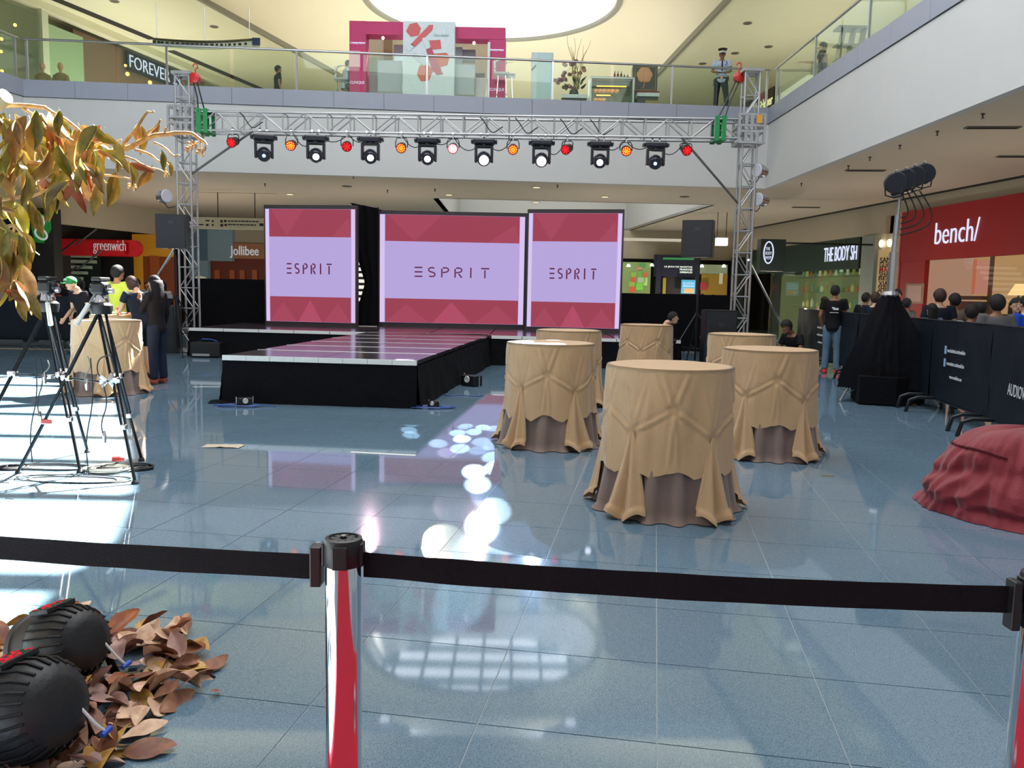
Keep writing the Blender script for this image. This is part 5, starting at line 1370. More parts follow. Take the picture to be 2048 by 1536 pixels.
# beige column strip beyond and dark shop fronts near the right tower
# rear shops (right of screens), plane Y = 38
YR = 38.0
def rect(px0, py0, px1, py1, Y, name, m, par_=None, th=.08, lift=0.0):
    a = D(px0, py1, Y - lift); b = D(px1, py0, Y - lift); zz = (min(a.z, b.z), max(a.z, b.z))
    return MB().box(((a.x + b.x) / 2, Y - lift, (zz[0] + zz[1]) / 2), (abs(b.x - a.x), th, zz[1] - zz[0])).build(name, m, par_)
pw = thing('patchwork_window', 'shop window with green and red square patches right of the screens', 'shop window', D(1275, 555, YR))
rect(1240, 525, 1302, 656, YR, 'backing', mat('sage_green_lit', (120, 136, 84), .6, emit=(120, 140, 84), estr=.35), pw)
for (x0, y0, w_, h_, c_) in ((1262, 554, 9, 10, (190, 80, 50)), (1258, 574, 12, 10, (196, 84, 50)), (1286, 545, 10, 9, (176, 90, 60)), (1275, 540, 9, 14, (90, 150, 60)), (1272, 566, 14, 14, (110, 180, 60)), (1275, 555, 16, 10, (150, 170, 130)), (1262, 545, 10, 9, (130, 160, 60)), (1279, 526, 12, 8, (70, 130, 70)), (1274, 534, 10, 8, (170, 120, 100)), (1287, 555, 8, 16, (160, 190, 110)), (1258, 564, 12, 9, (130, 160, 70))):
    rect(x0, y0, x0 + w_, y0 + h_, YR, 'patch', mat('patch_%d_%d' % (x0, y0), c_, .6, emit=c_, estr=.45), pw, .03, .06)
for k, (px, py) in enumerate(((1257, 528), (1304, 527), (1404, 529), (1448, 529))):
    c = D(px, py, YR - .3); t = thing('window_spotlight', ordn[k] + ' small pale green spotlight from the left over the rear shop windows', 'ceiling light', c)
    MB().lathe([(.05, 0), (.10, -.12), (.0, -.13)], c, 12).build('lamp', emis('pale_green_lamp', (220, 255, 210), 2.5), t)
jf = thing('navy_shopfront', 'navy shopfront with three rows of small white letters behind the right loudspeaker', 'shopfront', D(1350, 560, YR))
M_navyf = mat('navy_front', (22, 24, 52), .5, var=.04); rect(1307, 511, 1396, 553, YR, 'fascia', M_navyf, jf, .2, .1); rect(1307, 511, 1323, 656, YR, 'pier', M_navyf, jf, .25, .15)
rect(1326, 516, 1388, 519, YR, 'light_strip', emis('green_strip', (70, 150, 90), .7), jf, .05, .24)
rect(1323, 553, 1396, 656, YR, 'doorway', mat('dim_doorway', (50, 42, 46), .7), jf, .05)
for k, (s_, xa, xb, y_) in enumerate((('LE JEAN DE MARITHE', 1329, 1385, 534), ('FRANCOIS', 1360, 1385, 539), ('GIRBAUD', 1360, 1385, 544.5))):
    a = D(xa, y_, YR - .25); b = D(xb, y_, YR - .25); text('print', s_, emis('white_sign_glow', (235, 245, 225), 1.3), (lerp(a, b, .5).x, YR - .21, lerp(a, b, .5).z), (1, 0, 0), (0, 0, 1), b.x - a.x, .085, .02, jf, bold=.01)
rect(1322, 556, 1332, 656, YR, 'yellow_column', mat('olive_yellow', (150, 132, 44), .6, emit=(150, 130, 40), estr=.3), jf, .1, .2)
bp_ = thing('blue_poster', 'light blue advertising poster with white lettering in the rear doorway', 'poster', D(1377, 575, YR - .6))
rect(1362, 560, 1391, 587, YR - .6, 'board', mat('sky_blue_board', (70, 160, 196), .5, emit=(70, 160, 196), estr=.5), bp_, .04)
rect(1368, 577, 1388, 586, YR - .6, 'orange_print', mat('orange_print', (214, 160, 110), .5, emit=(200, 150, 100), estr=.4), bp_, .01, .03)
c = D(1377, 567, YR - .64); text('print', 'SCHON', M_let, (c.x, YR - .63, c.z), (1, 0, 0), (0, 0, 1), .50, .13, .01, bp_)
c = D(1377, 572, YR - .64); rect(1366, 571.6, 1389, 573, YR - .6, 'print_line', M_let, bp_, .01, .03)
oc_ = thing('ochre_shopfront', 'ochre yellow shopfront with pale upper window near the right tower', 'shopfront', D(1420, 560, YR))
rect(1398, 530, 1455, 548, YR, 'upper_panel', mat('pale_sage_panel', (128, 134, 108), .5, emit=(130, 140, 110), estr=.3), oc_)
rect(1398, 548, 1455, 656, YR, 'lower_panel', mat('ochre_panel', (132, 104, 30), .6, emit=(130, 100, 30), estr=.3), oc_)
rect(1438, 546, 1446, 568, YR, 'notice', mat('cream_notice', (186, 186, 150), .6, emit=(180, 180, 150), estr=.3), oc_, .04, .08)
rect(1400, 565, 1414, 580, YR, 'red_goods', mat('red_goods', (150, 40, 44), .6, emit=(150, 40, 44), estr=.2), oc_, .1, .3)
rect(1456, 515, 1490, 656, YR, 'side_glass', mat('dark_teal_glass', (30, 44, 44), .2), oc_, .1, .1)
lb = thing('light_box', 'bright white light box under the ceiling right of the right loudspeaker', 'light', D(1444, 484, 30))
M2_ = D(1434, 476, 30); rect(1432, 476, 1454, 491, 30, 'diffuser', emis('white_light_box', (255, 252, 245), 1.6), lb, .3)
rect(1430, 474.5, 1456, 476, 30, 'top_edge', M_bulk, lb, .34)
for px in (1434, 1452): MB().tube(D(px, 475, 30), zv(D(px, 475, 30), 4.5), .012).build('hanger', M_dark, lb)
rect(1236, 478, 1362, 481, 33, 'strip', emis('cream_cove', (225, 215, 190), .7), thing('cove_light', 'long pale cove strip on the rear bulkhead right of the screens', 'ceiling light', D(1300, 479, 33)), .1)

# left: stairway shop with curved red sign, green box sign, escalator rails
YG = 33.0
gw = thing('red_shop_sign', 'rounded red sign with a white lower-case name beyond the left crowd', 'sign', D(225, 495, 31))
a = D(120, 494, 31.5); b = D(262, 497, 31)
pts = []
MB().bevbox(((a.x + b.x) / 2, 31.2, (a.z + b.z) / 2), ((b.x - a.x), .3, .62), .1).build('board', mat('tomato_red_board', (188, 30, 34), .45, emit=(180, 24, 30), estr=.2), gw)
MB().lathe([(.31, -.15), (.31, .15)], (b.x, 31.2, (a.z + b.z) / 2), 24, axis=(0, 1, 0)).build('rounded_end', MATS['tomato_red_board'], gw)
pl_ = D(186, 495, 31); pr_ = D(251, 495, 31)
text('print', 'greenwich', M_letw, ((pl_.x + pr_.x) / 2, 31.03, D(218, 494, 31).z), (1, 0, 0), (0, 0, 1), pr_.x - pl_.x, .52, .03, gw, bold=-.015)
es = thing('escalator', 'dark escalator with pale steps and steel rails at the back left', 'escalator', D(140, 600, 30))
for k in range(9):
    yy = 487 + 11.2 * k; rect(104, yy, 190 - max(0, k - 3) * 9, yy + 4.5, 31.7, 'step', mat('pale_step_edge', (132, 144, 124), .5, emit=(120, 132, 110), estr=.25), es, .3)
rect(100, 483, 200, 655, 32.0, 'side_panel', mat('dark_green_panel', (22, 34, 30), .5), es)
for (xa, ya, xb, yb) in ((107, 516, 153, 479), (153, 489, 193, 458), (108, 568, 154, 533), (155, 539, 205, 500), (60, 600, 110, 562)):
    MB().tube(D(xa, ya, 30.2), D(xb, yb, 30.2), .035).build('handrail', M_steel, es, smooth=True)
gsn = thing('green_box_sign', 'green hanging box sign with white looped letter on a dark pier at the left', 'sign', D(83, 455, 27))
a = D(60, 490, 27); b = D(98, 425, 27)
pol = [D(64, 424, 27), D(97, 431, 27), D(98, 458, 27), D(82, 486, 27), D(70, 484, 27), D(62, 455, 27)]
MB().slab(pol, (0, 1, 0), .3).build('board', mat('leaf_green_board', (26, 110, 44), .45, emit=(20, 110, 40), estr=.35), gsn)
for (cx, cy, r1, r2, tl) in ((79, 445, .15, .2, .2), (82, 468, .19, .16, -.2)):
    c = D(cx, cy, 26.95); pts = [c + Vector((r1 * math.cos(a_), 0, r2 * math.sin(a_) + tl * .3 * math.cos(a_))) for a_ in [2 * math.pi * k / 16 for k in range(17)]]
    MB().path(pts, .035, 6, cap=False).build('loop', M_letw, gsn)
rect(0, 418, 113, 620, 27.4, 'pier', mat('dark_charcoal_pier', (24, 26, 28), .5), thing('dark_pier', 'dark charcoal pier behind the tree at the left border', 'column', D(50, 600, 27.4)), .5)
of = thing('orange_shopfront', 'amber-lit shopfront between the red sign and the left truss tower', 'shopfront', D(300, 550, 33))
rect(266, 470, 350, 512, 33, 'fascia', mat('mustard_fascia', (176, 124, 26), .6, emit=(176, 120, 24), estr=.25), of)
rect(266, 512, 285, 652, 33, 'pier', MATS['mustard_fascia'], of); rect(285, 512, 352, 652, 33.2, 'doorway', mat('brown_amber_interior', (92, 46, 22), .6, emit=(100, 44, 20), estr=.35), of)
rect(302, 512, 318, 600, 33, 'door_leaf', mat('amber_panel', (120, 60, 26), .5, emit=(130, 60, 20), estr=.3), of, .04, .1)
rect(195, 505, 266, 652, 32.4, 'dark_interior', mat('near_black_interior', (18, 20, 20), .6), thing('dark_doorway', 'dark open doorway below the rounded red sign', 'doorway', D(230, 600, 32.4)))
# blue-grey restaurant front
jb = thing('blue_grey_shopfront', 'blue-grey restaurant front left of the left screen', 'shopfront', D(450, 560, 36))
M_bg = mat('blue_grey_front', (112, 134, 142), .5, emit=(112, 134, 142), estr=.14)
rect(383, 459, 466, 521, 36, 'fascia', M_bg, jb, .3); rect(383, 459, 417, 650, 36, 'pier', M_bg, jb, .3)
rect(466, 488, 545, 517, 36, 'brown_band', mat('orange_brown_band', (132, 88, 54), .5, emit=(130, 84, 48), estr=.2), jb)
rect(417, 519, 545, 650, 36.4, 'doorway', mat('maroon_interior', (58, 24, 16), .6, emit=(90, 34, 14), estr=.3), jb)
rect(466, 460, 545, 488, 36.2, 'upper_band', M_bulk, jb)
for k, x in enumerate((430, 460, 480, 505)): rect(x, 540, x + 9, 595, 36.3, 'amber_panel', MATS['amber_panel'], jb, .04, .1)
pl_ = D(465, 506, 36); pr_ = D(522, 506, 36)
text('shop_sign', 'Jollibee', M_letw, ((pl_.x + pr_.x) / 2, 35.7, D(493, 505, 36).z), (1, 0, 0), (0, 0, 1), pr_.x - pl_.x, .52, .04, None, 'c', label='white rounded shop name letters on the brown band left of the left screen', cat='sign', bold=.012)
# hanging directional sign, lower
hs = thing('directional_sign', 'long cream hanging direction sign with small dark pictograms left of the left screen', 'sign', D(450, 450, 27))
rect(386, 437, 528, 457, 27, 'board', mat('cream_board', (190, 184, 156), .6), hs, .12)
for (xa, ya, w_, h_) in ((441, 440, 4, 5), (448, 440, 5, 4), (441, 448, 5, 5), (449, 448, 5, 4), (411, 440, 8, 2.5), (424, 440, 3, 4), (412, 448, 5, 4), (424, 448, 3, 4), (390, 448, 17, 2)):
    rect(xa, ya, xa + w_, ya + h_, 27, 'pictogram', M_ink, hs, .01, .065)
for k in range(2):
    x = 456
    while x < 512:
        w_ = random.uniform(3, 8); rect(x, 441 + 7 * k + (x - 456) * .02, x + w_, 443.2 + 7 * k + (x - 456) * .02, 27, 'print_line', M_ink, hs, .01, .065); x += w_ + 1.5
rect(519, 447, 527, 452, 27, 'arrow', M_ink, hs, .01, .065)
MB().tube(D(436, 437, 27), zv(D(436, 424, 27), 4.5), .015).build('hanger', M_dark, hs); MB().tube(D(510, 438, 27), zv(D(510, 426, 27), 4.5), .015).build('hanger', M_dark, hs)

# ================================================================== UPPER FLOOR THINGS
FZ = 6.55
# sign letters upper left
p0_ = W(257, 112, LWX + .6, LWK); p1_ = W(338, 152, LWX + .6, LWK); a = lw(p0_.y, 0, -.55); b = lw(p1_.y, 0, -.55)
ul = (Vector((b.x, b.y, p1_.z)) - Vector((a.x, a.y, p0_.z)))
P0 = Vector((a.x, a.y, W(257, 121, LWX - .5, LWK).z)); 
fs = thing('shop_sign', 'white shop name letters on black blocks behind the upper left balustrade', 'sign', P0)
ya_, yb_ = W(252, 120, LWX - .5, LWK), W(357, 158, LWX - .5, LWK)
Lx = (yb_ - ya_); Ld = Vector((Lx.x, Lx.y, 0)).normalized()
zc1 = (W(253, 121, LWX - .5, LWK).z + W(352, 160, LWX - .5, LWK).z) / 2
MB().slab([ya_.xy.to_3d() + Vector((0, 0, zc1 - .34)), yb_.xy.to_3d() + Vector((0, 0, zc1 - .34)), yb_.xy.to_3d() + Vector((0, 0, zc1 + .36)), ya_.xy.to_3d() + Vector((0, 0, zc1 + .36))], (1, -LWK, 0), .05).build('backing', mat('black_sign_blocks', (20, 30, 44), .4), fs)
text('print', 'FOREVER 21', M_let, lerp(ya_, yb_, .5).xy.to_3d() + Vector((.10, -.03, zc1)), Ld, (0, 0, 1), Lx.xy.length * .96, .46, .02, fs, 'c', bold=-.008)
for k, (px, py) in enumerate(((255, 148), (300, 165), (3, 78), (4, 142), (2, 103), (30, 50), (251, 131))):
    c = D(px, py, 30 if px > 100 else 26.5)
    t = thing('warm_spotlight', 'small glowing warm spotlight in the upper left shop, ' + ('left end under the letters', 'under the last letters', 'top at the left border', 'lowest at the left border', 'middle one at the left border', 'near the handrail corner', 'beside the first letter')[k], 'ceiling light', c)
    MB().ball(c, .07 if k < 2 else .05, 10, 7).build('bulb', emis('amber_bulb', (255, 190, 100), 3), t)
# hanging sign upper
hs2 = thing('hanging_sign', 'long curved hanging direction sign below the upper left ceiling', 'sign', D(415, 85, 24.5))
pts = []
def Fs(u, v): 
    p = D(305 + 215 * u, 78 + 6 * math.sin(u * 3.1) + (0 if v > .5 else 13 + 2 * u), 24.5 - 1.2 * math.sin(u * math.pi)); return p
MB().grid(lambda u, v: Fs(u, v), 24, 1).build('board', mat('pale_sign_board', (196, 204, 180), .5), hs2, fix=False).modifiers.new('t', 'SOLIDIFY').thickness = .06
MB().path([Fs(i / 16, 1) + Vector((0, -.03, 0)) for i in range(17)], .03, 6).build('top_edge', mat('dark_olive_edge', (60, 58, 30), .5), hs2)
x = 308
while x < 500:
    w_ = random.uniform(3, 9); u = (x - 305) / 215; a = Fs(u, 0) + Vector((0, -.06, .07)); b = Fs(u + w_ / 215, 0) + Vector((0, -.06, .12))
    MB().box(((a.x + b.x) / 2, a.y, a.z + .02), (abs(b.x - a.x), .01, .06)).build('print_line', M_ink, hs2); x += w_ + 3
rect(505, 76, 520, 90, 24.2, 'navy_panel', mat('navy_panel', (30, 44, 76), .5), hs2, .04)
for px in (314, 410, 499): MB().tube(Fs((px - 305) / 215, 1), Fs((px - 305) / 215, 1) + Vector((0, 0, 1.0 if px < 400 else .9)), .012).build('hanger', M_steel, hs2)
# cosmetics kiosk
KY = 25.0
M_pink = mat('magenta_panel', (196, 48, 112), .5, var=.02); M_kgrey = mat('pale_grey_counter', (176, 186, 194), .5, var=.02)
kx = lambda px, py=120, Y=KY: D(px, py, Y).x
kz = lambda py, px=860, Y=KY: D(px, py, Y).z
kc = thing('cosmetics_kiosk', 'magenta framed cosmetics kiosk on the upper floor behind the balustrade', 'kiosk', (kx(856), KY, FZ))
def kr(px0, py0, px1, py1, Y, name, m, th=.1): 
    c0, c1 = D(px0, py0, Y), D(px1, py1, Y); c = ((c0.x + c1.x) / 2, Y, (c0.z + c1.z) / 2)
    z1 = c0.z; z0 = max(FZ, c1.z) if c1.z > FZ - 1.5 else FZ
    return MB().box(((c0.x + c1.x) / 2, Y, (z0 + z1) / 2), (abs(c1.x - c0.x), th, z1 - z0)).build(name, m, kc)
kr(702, 47, 735, 190, KY, 'left_pillar', M_pink, .5); kr(735, 48, 809, 75, KY, 'left_lintel', M_pink, .5)
kr(910, 59, 1011, 84, KY, 'right_lintel', M_pink, .5); kr(978, 84, 1010, 200, KY, 'right_pillar', M_pink, .5)
kr(976, 87, 979, 200, KY - .2, 'pillar_edge', M_white, .3)
kr(702, 107, 724, 139, KY, 'light_panel', mat('light_pink_panel', (240, 176, 190), .5), .56)
kr(808, 46, 909, 196, KY - .35, 'poster_panel', mat('white_blue_poster', (214, 228, 236), .4), .35)
for nm, pxa, pya in (('print', 718, 170), ('print', 994, 184)):
    c = D(pxa, pya, KY); text('print', 'CLINIQUE', M_let, (c.x, KY - .27, c.z), (1, 0, 0), (0, 0, 1), .42, .09, .01, kc)
for pxa, pya in ((718, 92), (994, 106)):
    c = D(pxa, pya, KY); text('print', 'Chubby Stick', M_let, (c.x, KY - .27, c.z), (1, 0, 0), (0, 0, 1), .42, .07, .01, kc)
    rect(pxa - 13, pya - 7, pxa + 13, pya - 6, KY, 'print_line', M_let, kc, .01, .27)
c = D(886, 82, KY); text('print', 'New shades', mat('grey_blue_ink', (150, 170, 180), .6), (c.x, KY - .54, c.z), (1, 0, 0), (0, 0, 1), .42, .07, .006, kc)
# lipsticks printed on the poster: thin raised shapes
M_coral = mat('coral_print', (206, 84, 86), .4); M_orng = mat('orange_print_b', (206, 96, 66), .4); M_mag = mat('rose_print', (180, 62, 88), .4); M_sil = mat('silver_print', (150, 156, 160), .3, metal=.5)
def shape(pts, m, lift, nm='lipstick_print'):
    P = [D(x, y, KY) for x, y in pts]; MB().slab([Vector((p.x, KY - .53 - lift, p.z)) for p in P], (0, -1, 0), .006).build(nm, m, kc)
shape([(824, 60), (838, 57), (846, 68), (842, 82), (826, 85), (817, 74)], M_coral, .0)
shape([(826, 100), (862, 62), (870, 62), (868, 72), (834, 105)], M_coral, .01)
shape([(815, 105), (826, 98), (834, 104), (820, 116)], M_sil, .01)
shape([(848, 88), (856, 86), (864, 106), (856, 110)], M_sil, .012)
shape([(856, 110), (866, 106), (886, 150), (880, 158), (868, 152)], M_mag, .012)
shape([(862, 92), (884, 91), (886, 108), (866, 110)], M_coral, .0)
shape([(870, 118), (896, 116), (902, 124), (898, 140), (878, 146)], M_orng, .0)
shape([(828, 122), (834, 114), (858, 138), (852, 142)], M_sil, .01)
shape([(843, 142), (856, 136), (870, 150), (862, 170), (846, 172), (838, 158)], M_orng, .0)
shape([(872, 150), (884, 150), (890, 158), (876, 160)], M_mag, .004)
# counters
kr(760, 128, 808, 190, KY + .2, 'counter', M_kgrey, .8); kr(735, 150, 762, 190, KY + .9, 'back_counter', M_kgrey, .5)
kr(909, 136, 950, 196, KY + .2, 'counter', M_kgrey, .8); kr(949, 160, 972, 200, KY + .5, 'drawer_unit', M_white, .5)
kr(741, 118, 760, 150, KY + .9, 'glass_shelf', glass('pale_green_shelf', (200, 236, 215), .4), .4)
kr(788, 90, 808, 128, KY + .8, 'mirror', mat('silver_blue_mirror', (160, 176, 186), .2, metal=.4), .08)
kr(911, 97, 925, 136, KY + .5, 'display_stand', mat('grey_display', (140, 150, 158), .4), .3); kr(925, 102, 951, 124, KY + .6, 'display_stand', mat('mid_grey_display', (120, 128, 134), .4), .3)
kr(735, 76, 808, 190, KY + 1.5, 'back_panel', mat('cream_back_panel', (206, 198, 170), .6), .08)
kr(909, 84, 978, 200, KY + 1.5, 'back_panel', MATS['cream_back_panel'], .08)
kr(768, 76, 784, 128, KY + 1.42, 'brown_column', mat('tan_column', (150, 126, 92), .6), .08)
for px, py in ((766, 76), (948, 86)):
    c = D(px, py, KY - .3); MB().ball(c, .045, 10, 7).build('lamp', emis('white_lamp', (255, 255, 245), 3), kc)
kr(952, 149, 970, 153, KY + .4, 'dark_tray', M_ink, .3)
# bottles on the counter
# right side items
M_lace = mat('white_blue_cabinet', (206, 218, 222), .4)
cbn = thing('white_cabinet', 'tall white display cabinet right of the kiosk on the upper floor', 'cabinet', (D(1085, 150, KY).x, KY, FZ))
c0, c1 = D(1063, 109, KY), D(1104, 205, KY)
MB().bevbox(((c0.x + c1.x) / 2, KY, (FZ + c0.z) / 2), (c1.x - c0.x, .5, c0.z - FZ), .02).build('body', M_lace, cbn)
MB().box(((c0.x + c1.x) / 2 + .06, KY - .26, FZ + 1.0), (.42, .02, 1.7)).build('door', mat('pale_aqua_door', (176, 206, 212), .3), cbn)
MB().tube(D(1063, 140, KY - .3), D(1072, 130, KY - .3), .012).build('brush_handle', M_ink, cbn)
# stools
def stool(px, py, label, Y, white=True):
    c = D(px, py, Y); t = thing('bar_stool', label, 'stool', (c.x, Y, FZ)); zs = c.z
    MB().bevbox((c.x, Y, zs), (.42, .42, .06), .02).build('seat', M_kgrey, t)
    for a in (-.17, .17):
        for b_ in (-.17, .17): MB().path([(c.x + a * .6, Y + b_ * .6, zs - .02), (c.x + a, Y + b_, FZ)], .012, 6).build('leg', M_chrome, t)
    MB().path([(c.x - .2, Y + .05, zs + .03), (c.x - .22, Y + .1, zs + .38), (c.x - .05, Y + .16, zs + .45)], [.03, .035, .03], 8).build('backrest', M_white, t, smooth=True)
    MB().path([(c.x - .2, Y - .15, zs + .1), (c.x - .05, Y - .2, zs + .35), (c.x + .12, Y - .1, zs + .38)], .012, 6).build('arm', M_chrome, t)
stool(1004, 149, 'grey and chrome bar stool in front of the right magenta pillar', 24.4)
stool(1017, 152, 'grey bar stool behind the right magenta pillar', 26.2)
stool(684, 160, 'pale grey bar stool with the seated customer left of the kiosk', 24.9)
# flower arrangement
def console(px0, px1, pyt, label, Y=24.6):
    a, b = D(px0, pyt, Y), D(px1, pyt, Y); t = thing('console_table', label, 'table', ((a.x + b.x) / 2, Y, FZ)); cx = (a.x + b.x) / 2; w_ = b.x - a.x
    MB().box((cx, Y, a.z - .05), (w_, .5, .10)).build('table_top', M_lace, t)
    MB().add([Vector((cx + s * w_ * k, Y + q, z)) for z, k in ((FZ, .38), (a.z - .1, .47)) for s, q in ((-1, -.2), (1, -.2), (1, .2), (-1, .2))], [(0, 1, 2, 3), (7, 6, 5, 4), (0, 4, 5, 1), (1, 5, 6, 2), (2, 6, 7, 3), (3, 7, 4, 0)]).build('plinth', mat('charcoal_plinth', (50, 50, 46), .4), t)
    MB().box((cx + .1, Y - .22, a.z - .32), (.34, .02, .22)).build('gold_emblem', mat('dull_gold_emblem', (150, 130, 76), .4, metal=.4), t)
    return t, cx, a.z
t, cx, z = console(1122, 1173, 192, 'white-topped console carrying the dried flower arrangement')
fl_ = thing('flower_arrangement', 'tall dried flower and twig arrangement in dusty purple on a console', 'flowers', (cx, 24.6, z))
MB().lathe([(.10, 0), (.14, .06), (.12, .16), (.09, .18)], (cx, 24.6, z), 14).build('vase', mat('dark_vase', (60, 58, 46), .5), fl_)
rnd = random.Random(11); M_mv = mat('dusty_mauve_petals', (122, 74, 84), .8, var=.2); M_pk = mat('dull_pink_petals', (168, 120, 112), .8, var=.2); M_gold = mat('golden_twigs', (176, 150, 86), .7); M_lf = mat('grey_green_leaves', (96, 100, 72), .8, var=.2)
for k in range(26):
    a = rnd.uniform(0, 6.28); rr = rnd.uniform(.05, .36); h = rnd.uniform(.12, .95) * (1.1 - rr)
    c = Vector((cx - .08 + rr * math.cos(a) - .25 * (h < .4), 24.6 + rr * math.sin(a) * .6, z + .12 + h)); mb = MB()
    for q in range(6):
        g = q * 1.05 + k; mb.ball(c + Vector((.035 * math.cos(g), .02 * math.sin(g), .035 * math.sin(g))), (.035, .02, .03), 6, 4)
    mb.build('blossom', M_mv if k % 3 else M_pk, fl_, smooth=True)
for k in range(14):
    a = rnd.uniform(-.8, 1.0); L_ = rnd.uniform(.7, 1.55); b = Vector((cx + .05, 24.6, z + .2))
    pts = [b + Vector((.45 * L_ * t * a * .6 + .05 * math.sin(t * 7 + k), .1 * t, L_ * t)) for t in [i / 8 for i in range(9)]]
    MB().path(pts, [.014 * (1 - .7 * i / 8) for i in range(9)], 5).build('twig', M_gold, fl_)
for k in range(18):
    a = rnd.uniform(0, 6.28); c = Vector((cx + .25 * math.cos(a), 24.55, z + .12 + rnd.random() * .3)); mb = MB()
    mb.slab([c, c + Vector((.05, 0, .04)), c + Vector((.12 * math.cos(a), 0, .16)), c + Vector((-.03, 0, .06))], (0, 1, .1), .004); mb.build('leaf', M_lf, fl_)
# food display case
fd = thing('food_display_case', 'glass food display case with orange lit shelves on the upper floor', 'display case', (D(1221, 180, 24.4).x, 24.4, FZ))
c0, c1 = D(1180, 160, 24.4), D(1263, 206, 24.4); cx = (c0.x + c1.x) / 2; w_ = c1.x - c0.x; zt_ = c0.z; zb_ = FZ + .12
M_frame = mat('silver_case_frame', (190, 196, 194), .3, metal=.5)
for s in (-1, 1):
    MB().box((cx + s * w_ / 2, 24.4, (zt_ + zb_) / 2), (.05, .6, zt_ - zb_)).build('side_frame', M_frame, fd)
MB().bevbox((cx, 24.4, zt_), (w_ + .05, .6, .07), .02).build('top', M_frame, fd); MB().box((cx, 24.4, (FZ + zb_) / 2 + .02), (w_ + .05, .6, .16)).build('base', M_frame, fd)
MB().box((cx, 24.68, (zt_ + zb_) / 2), (w_, .03, zt_ - zb_)).build('back', mat('case_back', (150, 150, 130), .4), fd)
MB().box((cx, 24.3, zt_ - .13), (w_ * .94, .02, .14)).build('menu_strip', mat('dark_strip', (70, 76, 68), .5), fd)
for k, (z_, ww, m) in enumerate(((zt_ - .30, .8, None), (zt_ - .55, .45, None))):
    MB().box((cx, 24.4, z_ - .06), (w_ * .96, .5, .015)).build('shelf', M_glassg, fd)
    for q in range(int(8 * ww)):
        xx = cx - w_ * .36 + q * w_ * .8 / 8
        MB().bevbox((xx, 24.35, z_ - .01), (.10, .2, .07), .02).build('pastry', mat('glazed_pastry', (220, 140, 50), .4, emit=(255, 150, 50), estr=.6), fd)
    MB().tube((cx - w_ * .35, 24.25, z_ + .10), (cx + w_ * (.35 if k == 0 else -.02), 24.25, z_ + .10), .018).build('heat_lamp', emis('orange_tube', (255, 190, 80), 2.5), fd)
MB().slab([(cx - w_ / 2, 24.1, zb_), (cx + w_ / 2, 24.1, zb_), (cx + w_ / 2, 24.12, zt_), (cx - w_ / 2, 24.12, zt_)], (0, -1, 0), .01).build('front_glass', M_glassc, fd)
for k in range(5):
    px = 1229 + 6.5 * k; c = D(px, 160, 24.4); h = .22 if k < 3 else .14
    o = MB().lathe([(.025, 0), (.032, .01), (.032, h * .6), (.012, h * .75), (.012, h)], (c.x, 24.4, zt_ + .035), 10).build('sauce_bottle', mat('dark_red_sauce', (110, 34, 26), .3), smooth=True)
    tag(o, 'small dark red sauce bottle on top of the food display case', 'bottle', 'sauce bottles on the display case')
t, cx, z = console(1272, 1316, 189, 'white-topped console with red berries beneath the black menu sign')
fr = thing('red_flower_row', 'low row of small red flowers on the right console', 'flowers', (cx, 24.6, z))
for k in range(14): MB().ball((cx - .3 + .047 * k, 24.5 + .05 * math.sin(k * 2), z + .05 + .03 * math.sin(k * 3.1)), (.035, .03, .035), 7, 5).build('blossom', mat('brick_red_petals', (140, 50, 44), .8), fr)
ms = thing('menu_sign', 'black upright sign with an orange leaf emblem in a gold frame', 'sign', (D(1289, 160, 24.9).x, 24.9, FZ))
c0, c1 = D(1265, 133, 24.9), D(1312, 190, 24.9)
MB().box(((c0.x + c1.x) / 2, 24.9, (c0.z + FZ) / 2), (c1.x - c0.x, .3, c0.z - FZ)).build('board', mat('charcoal_board', (62, 58, 52), .5), ms)
cx = (c0.x + c1.x) / 2; cz = D(1289, 160, 24.9).z
for (dx, dz, sx, sz) in ((0, .32, .6, .015), (0, -.32, .6, .015), (.3, 0, .015, .64), (-.3, 0, .015, .64)): MB().box((cx + dx, 24.74, cz + dz), (sx, .02, sz)).build('gold_line', mat('dull_gold_emblem', (150, 130, 76), .4, metal=.4), ms)
mb = MB()
for k in range(6):
    g = R(-50 + 56 * k); mb.ball((cx - .02 + .11 * math.cos(g), 24.74, cz + .10 + .11 * math.sin(g)), (.12, .012, .12), 14, 8)
mb.path([(cx, 24.74, cz), (cx - .03, 24.74, cz - .22), (cx - .07, 24.74, cz - .27)], .012, 5)
mb.build('leaf_emblem', mat('orange_leaf_print', (214, 150, 104), .5), ms, smooth=True)
# watch shop sign beyond the right tower
tg = thing('watch_shop_sign', 'dark sign panel with shield emblem and gold letters beyond the right truss tower', 'sign', D(1527, 180, 25.0))
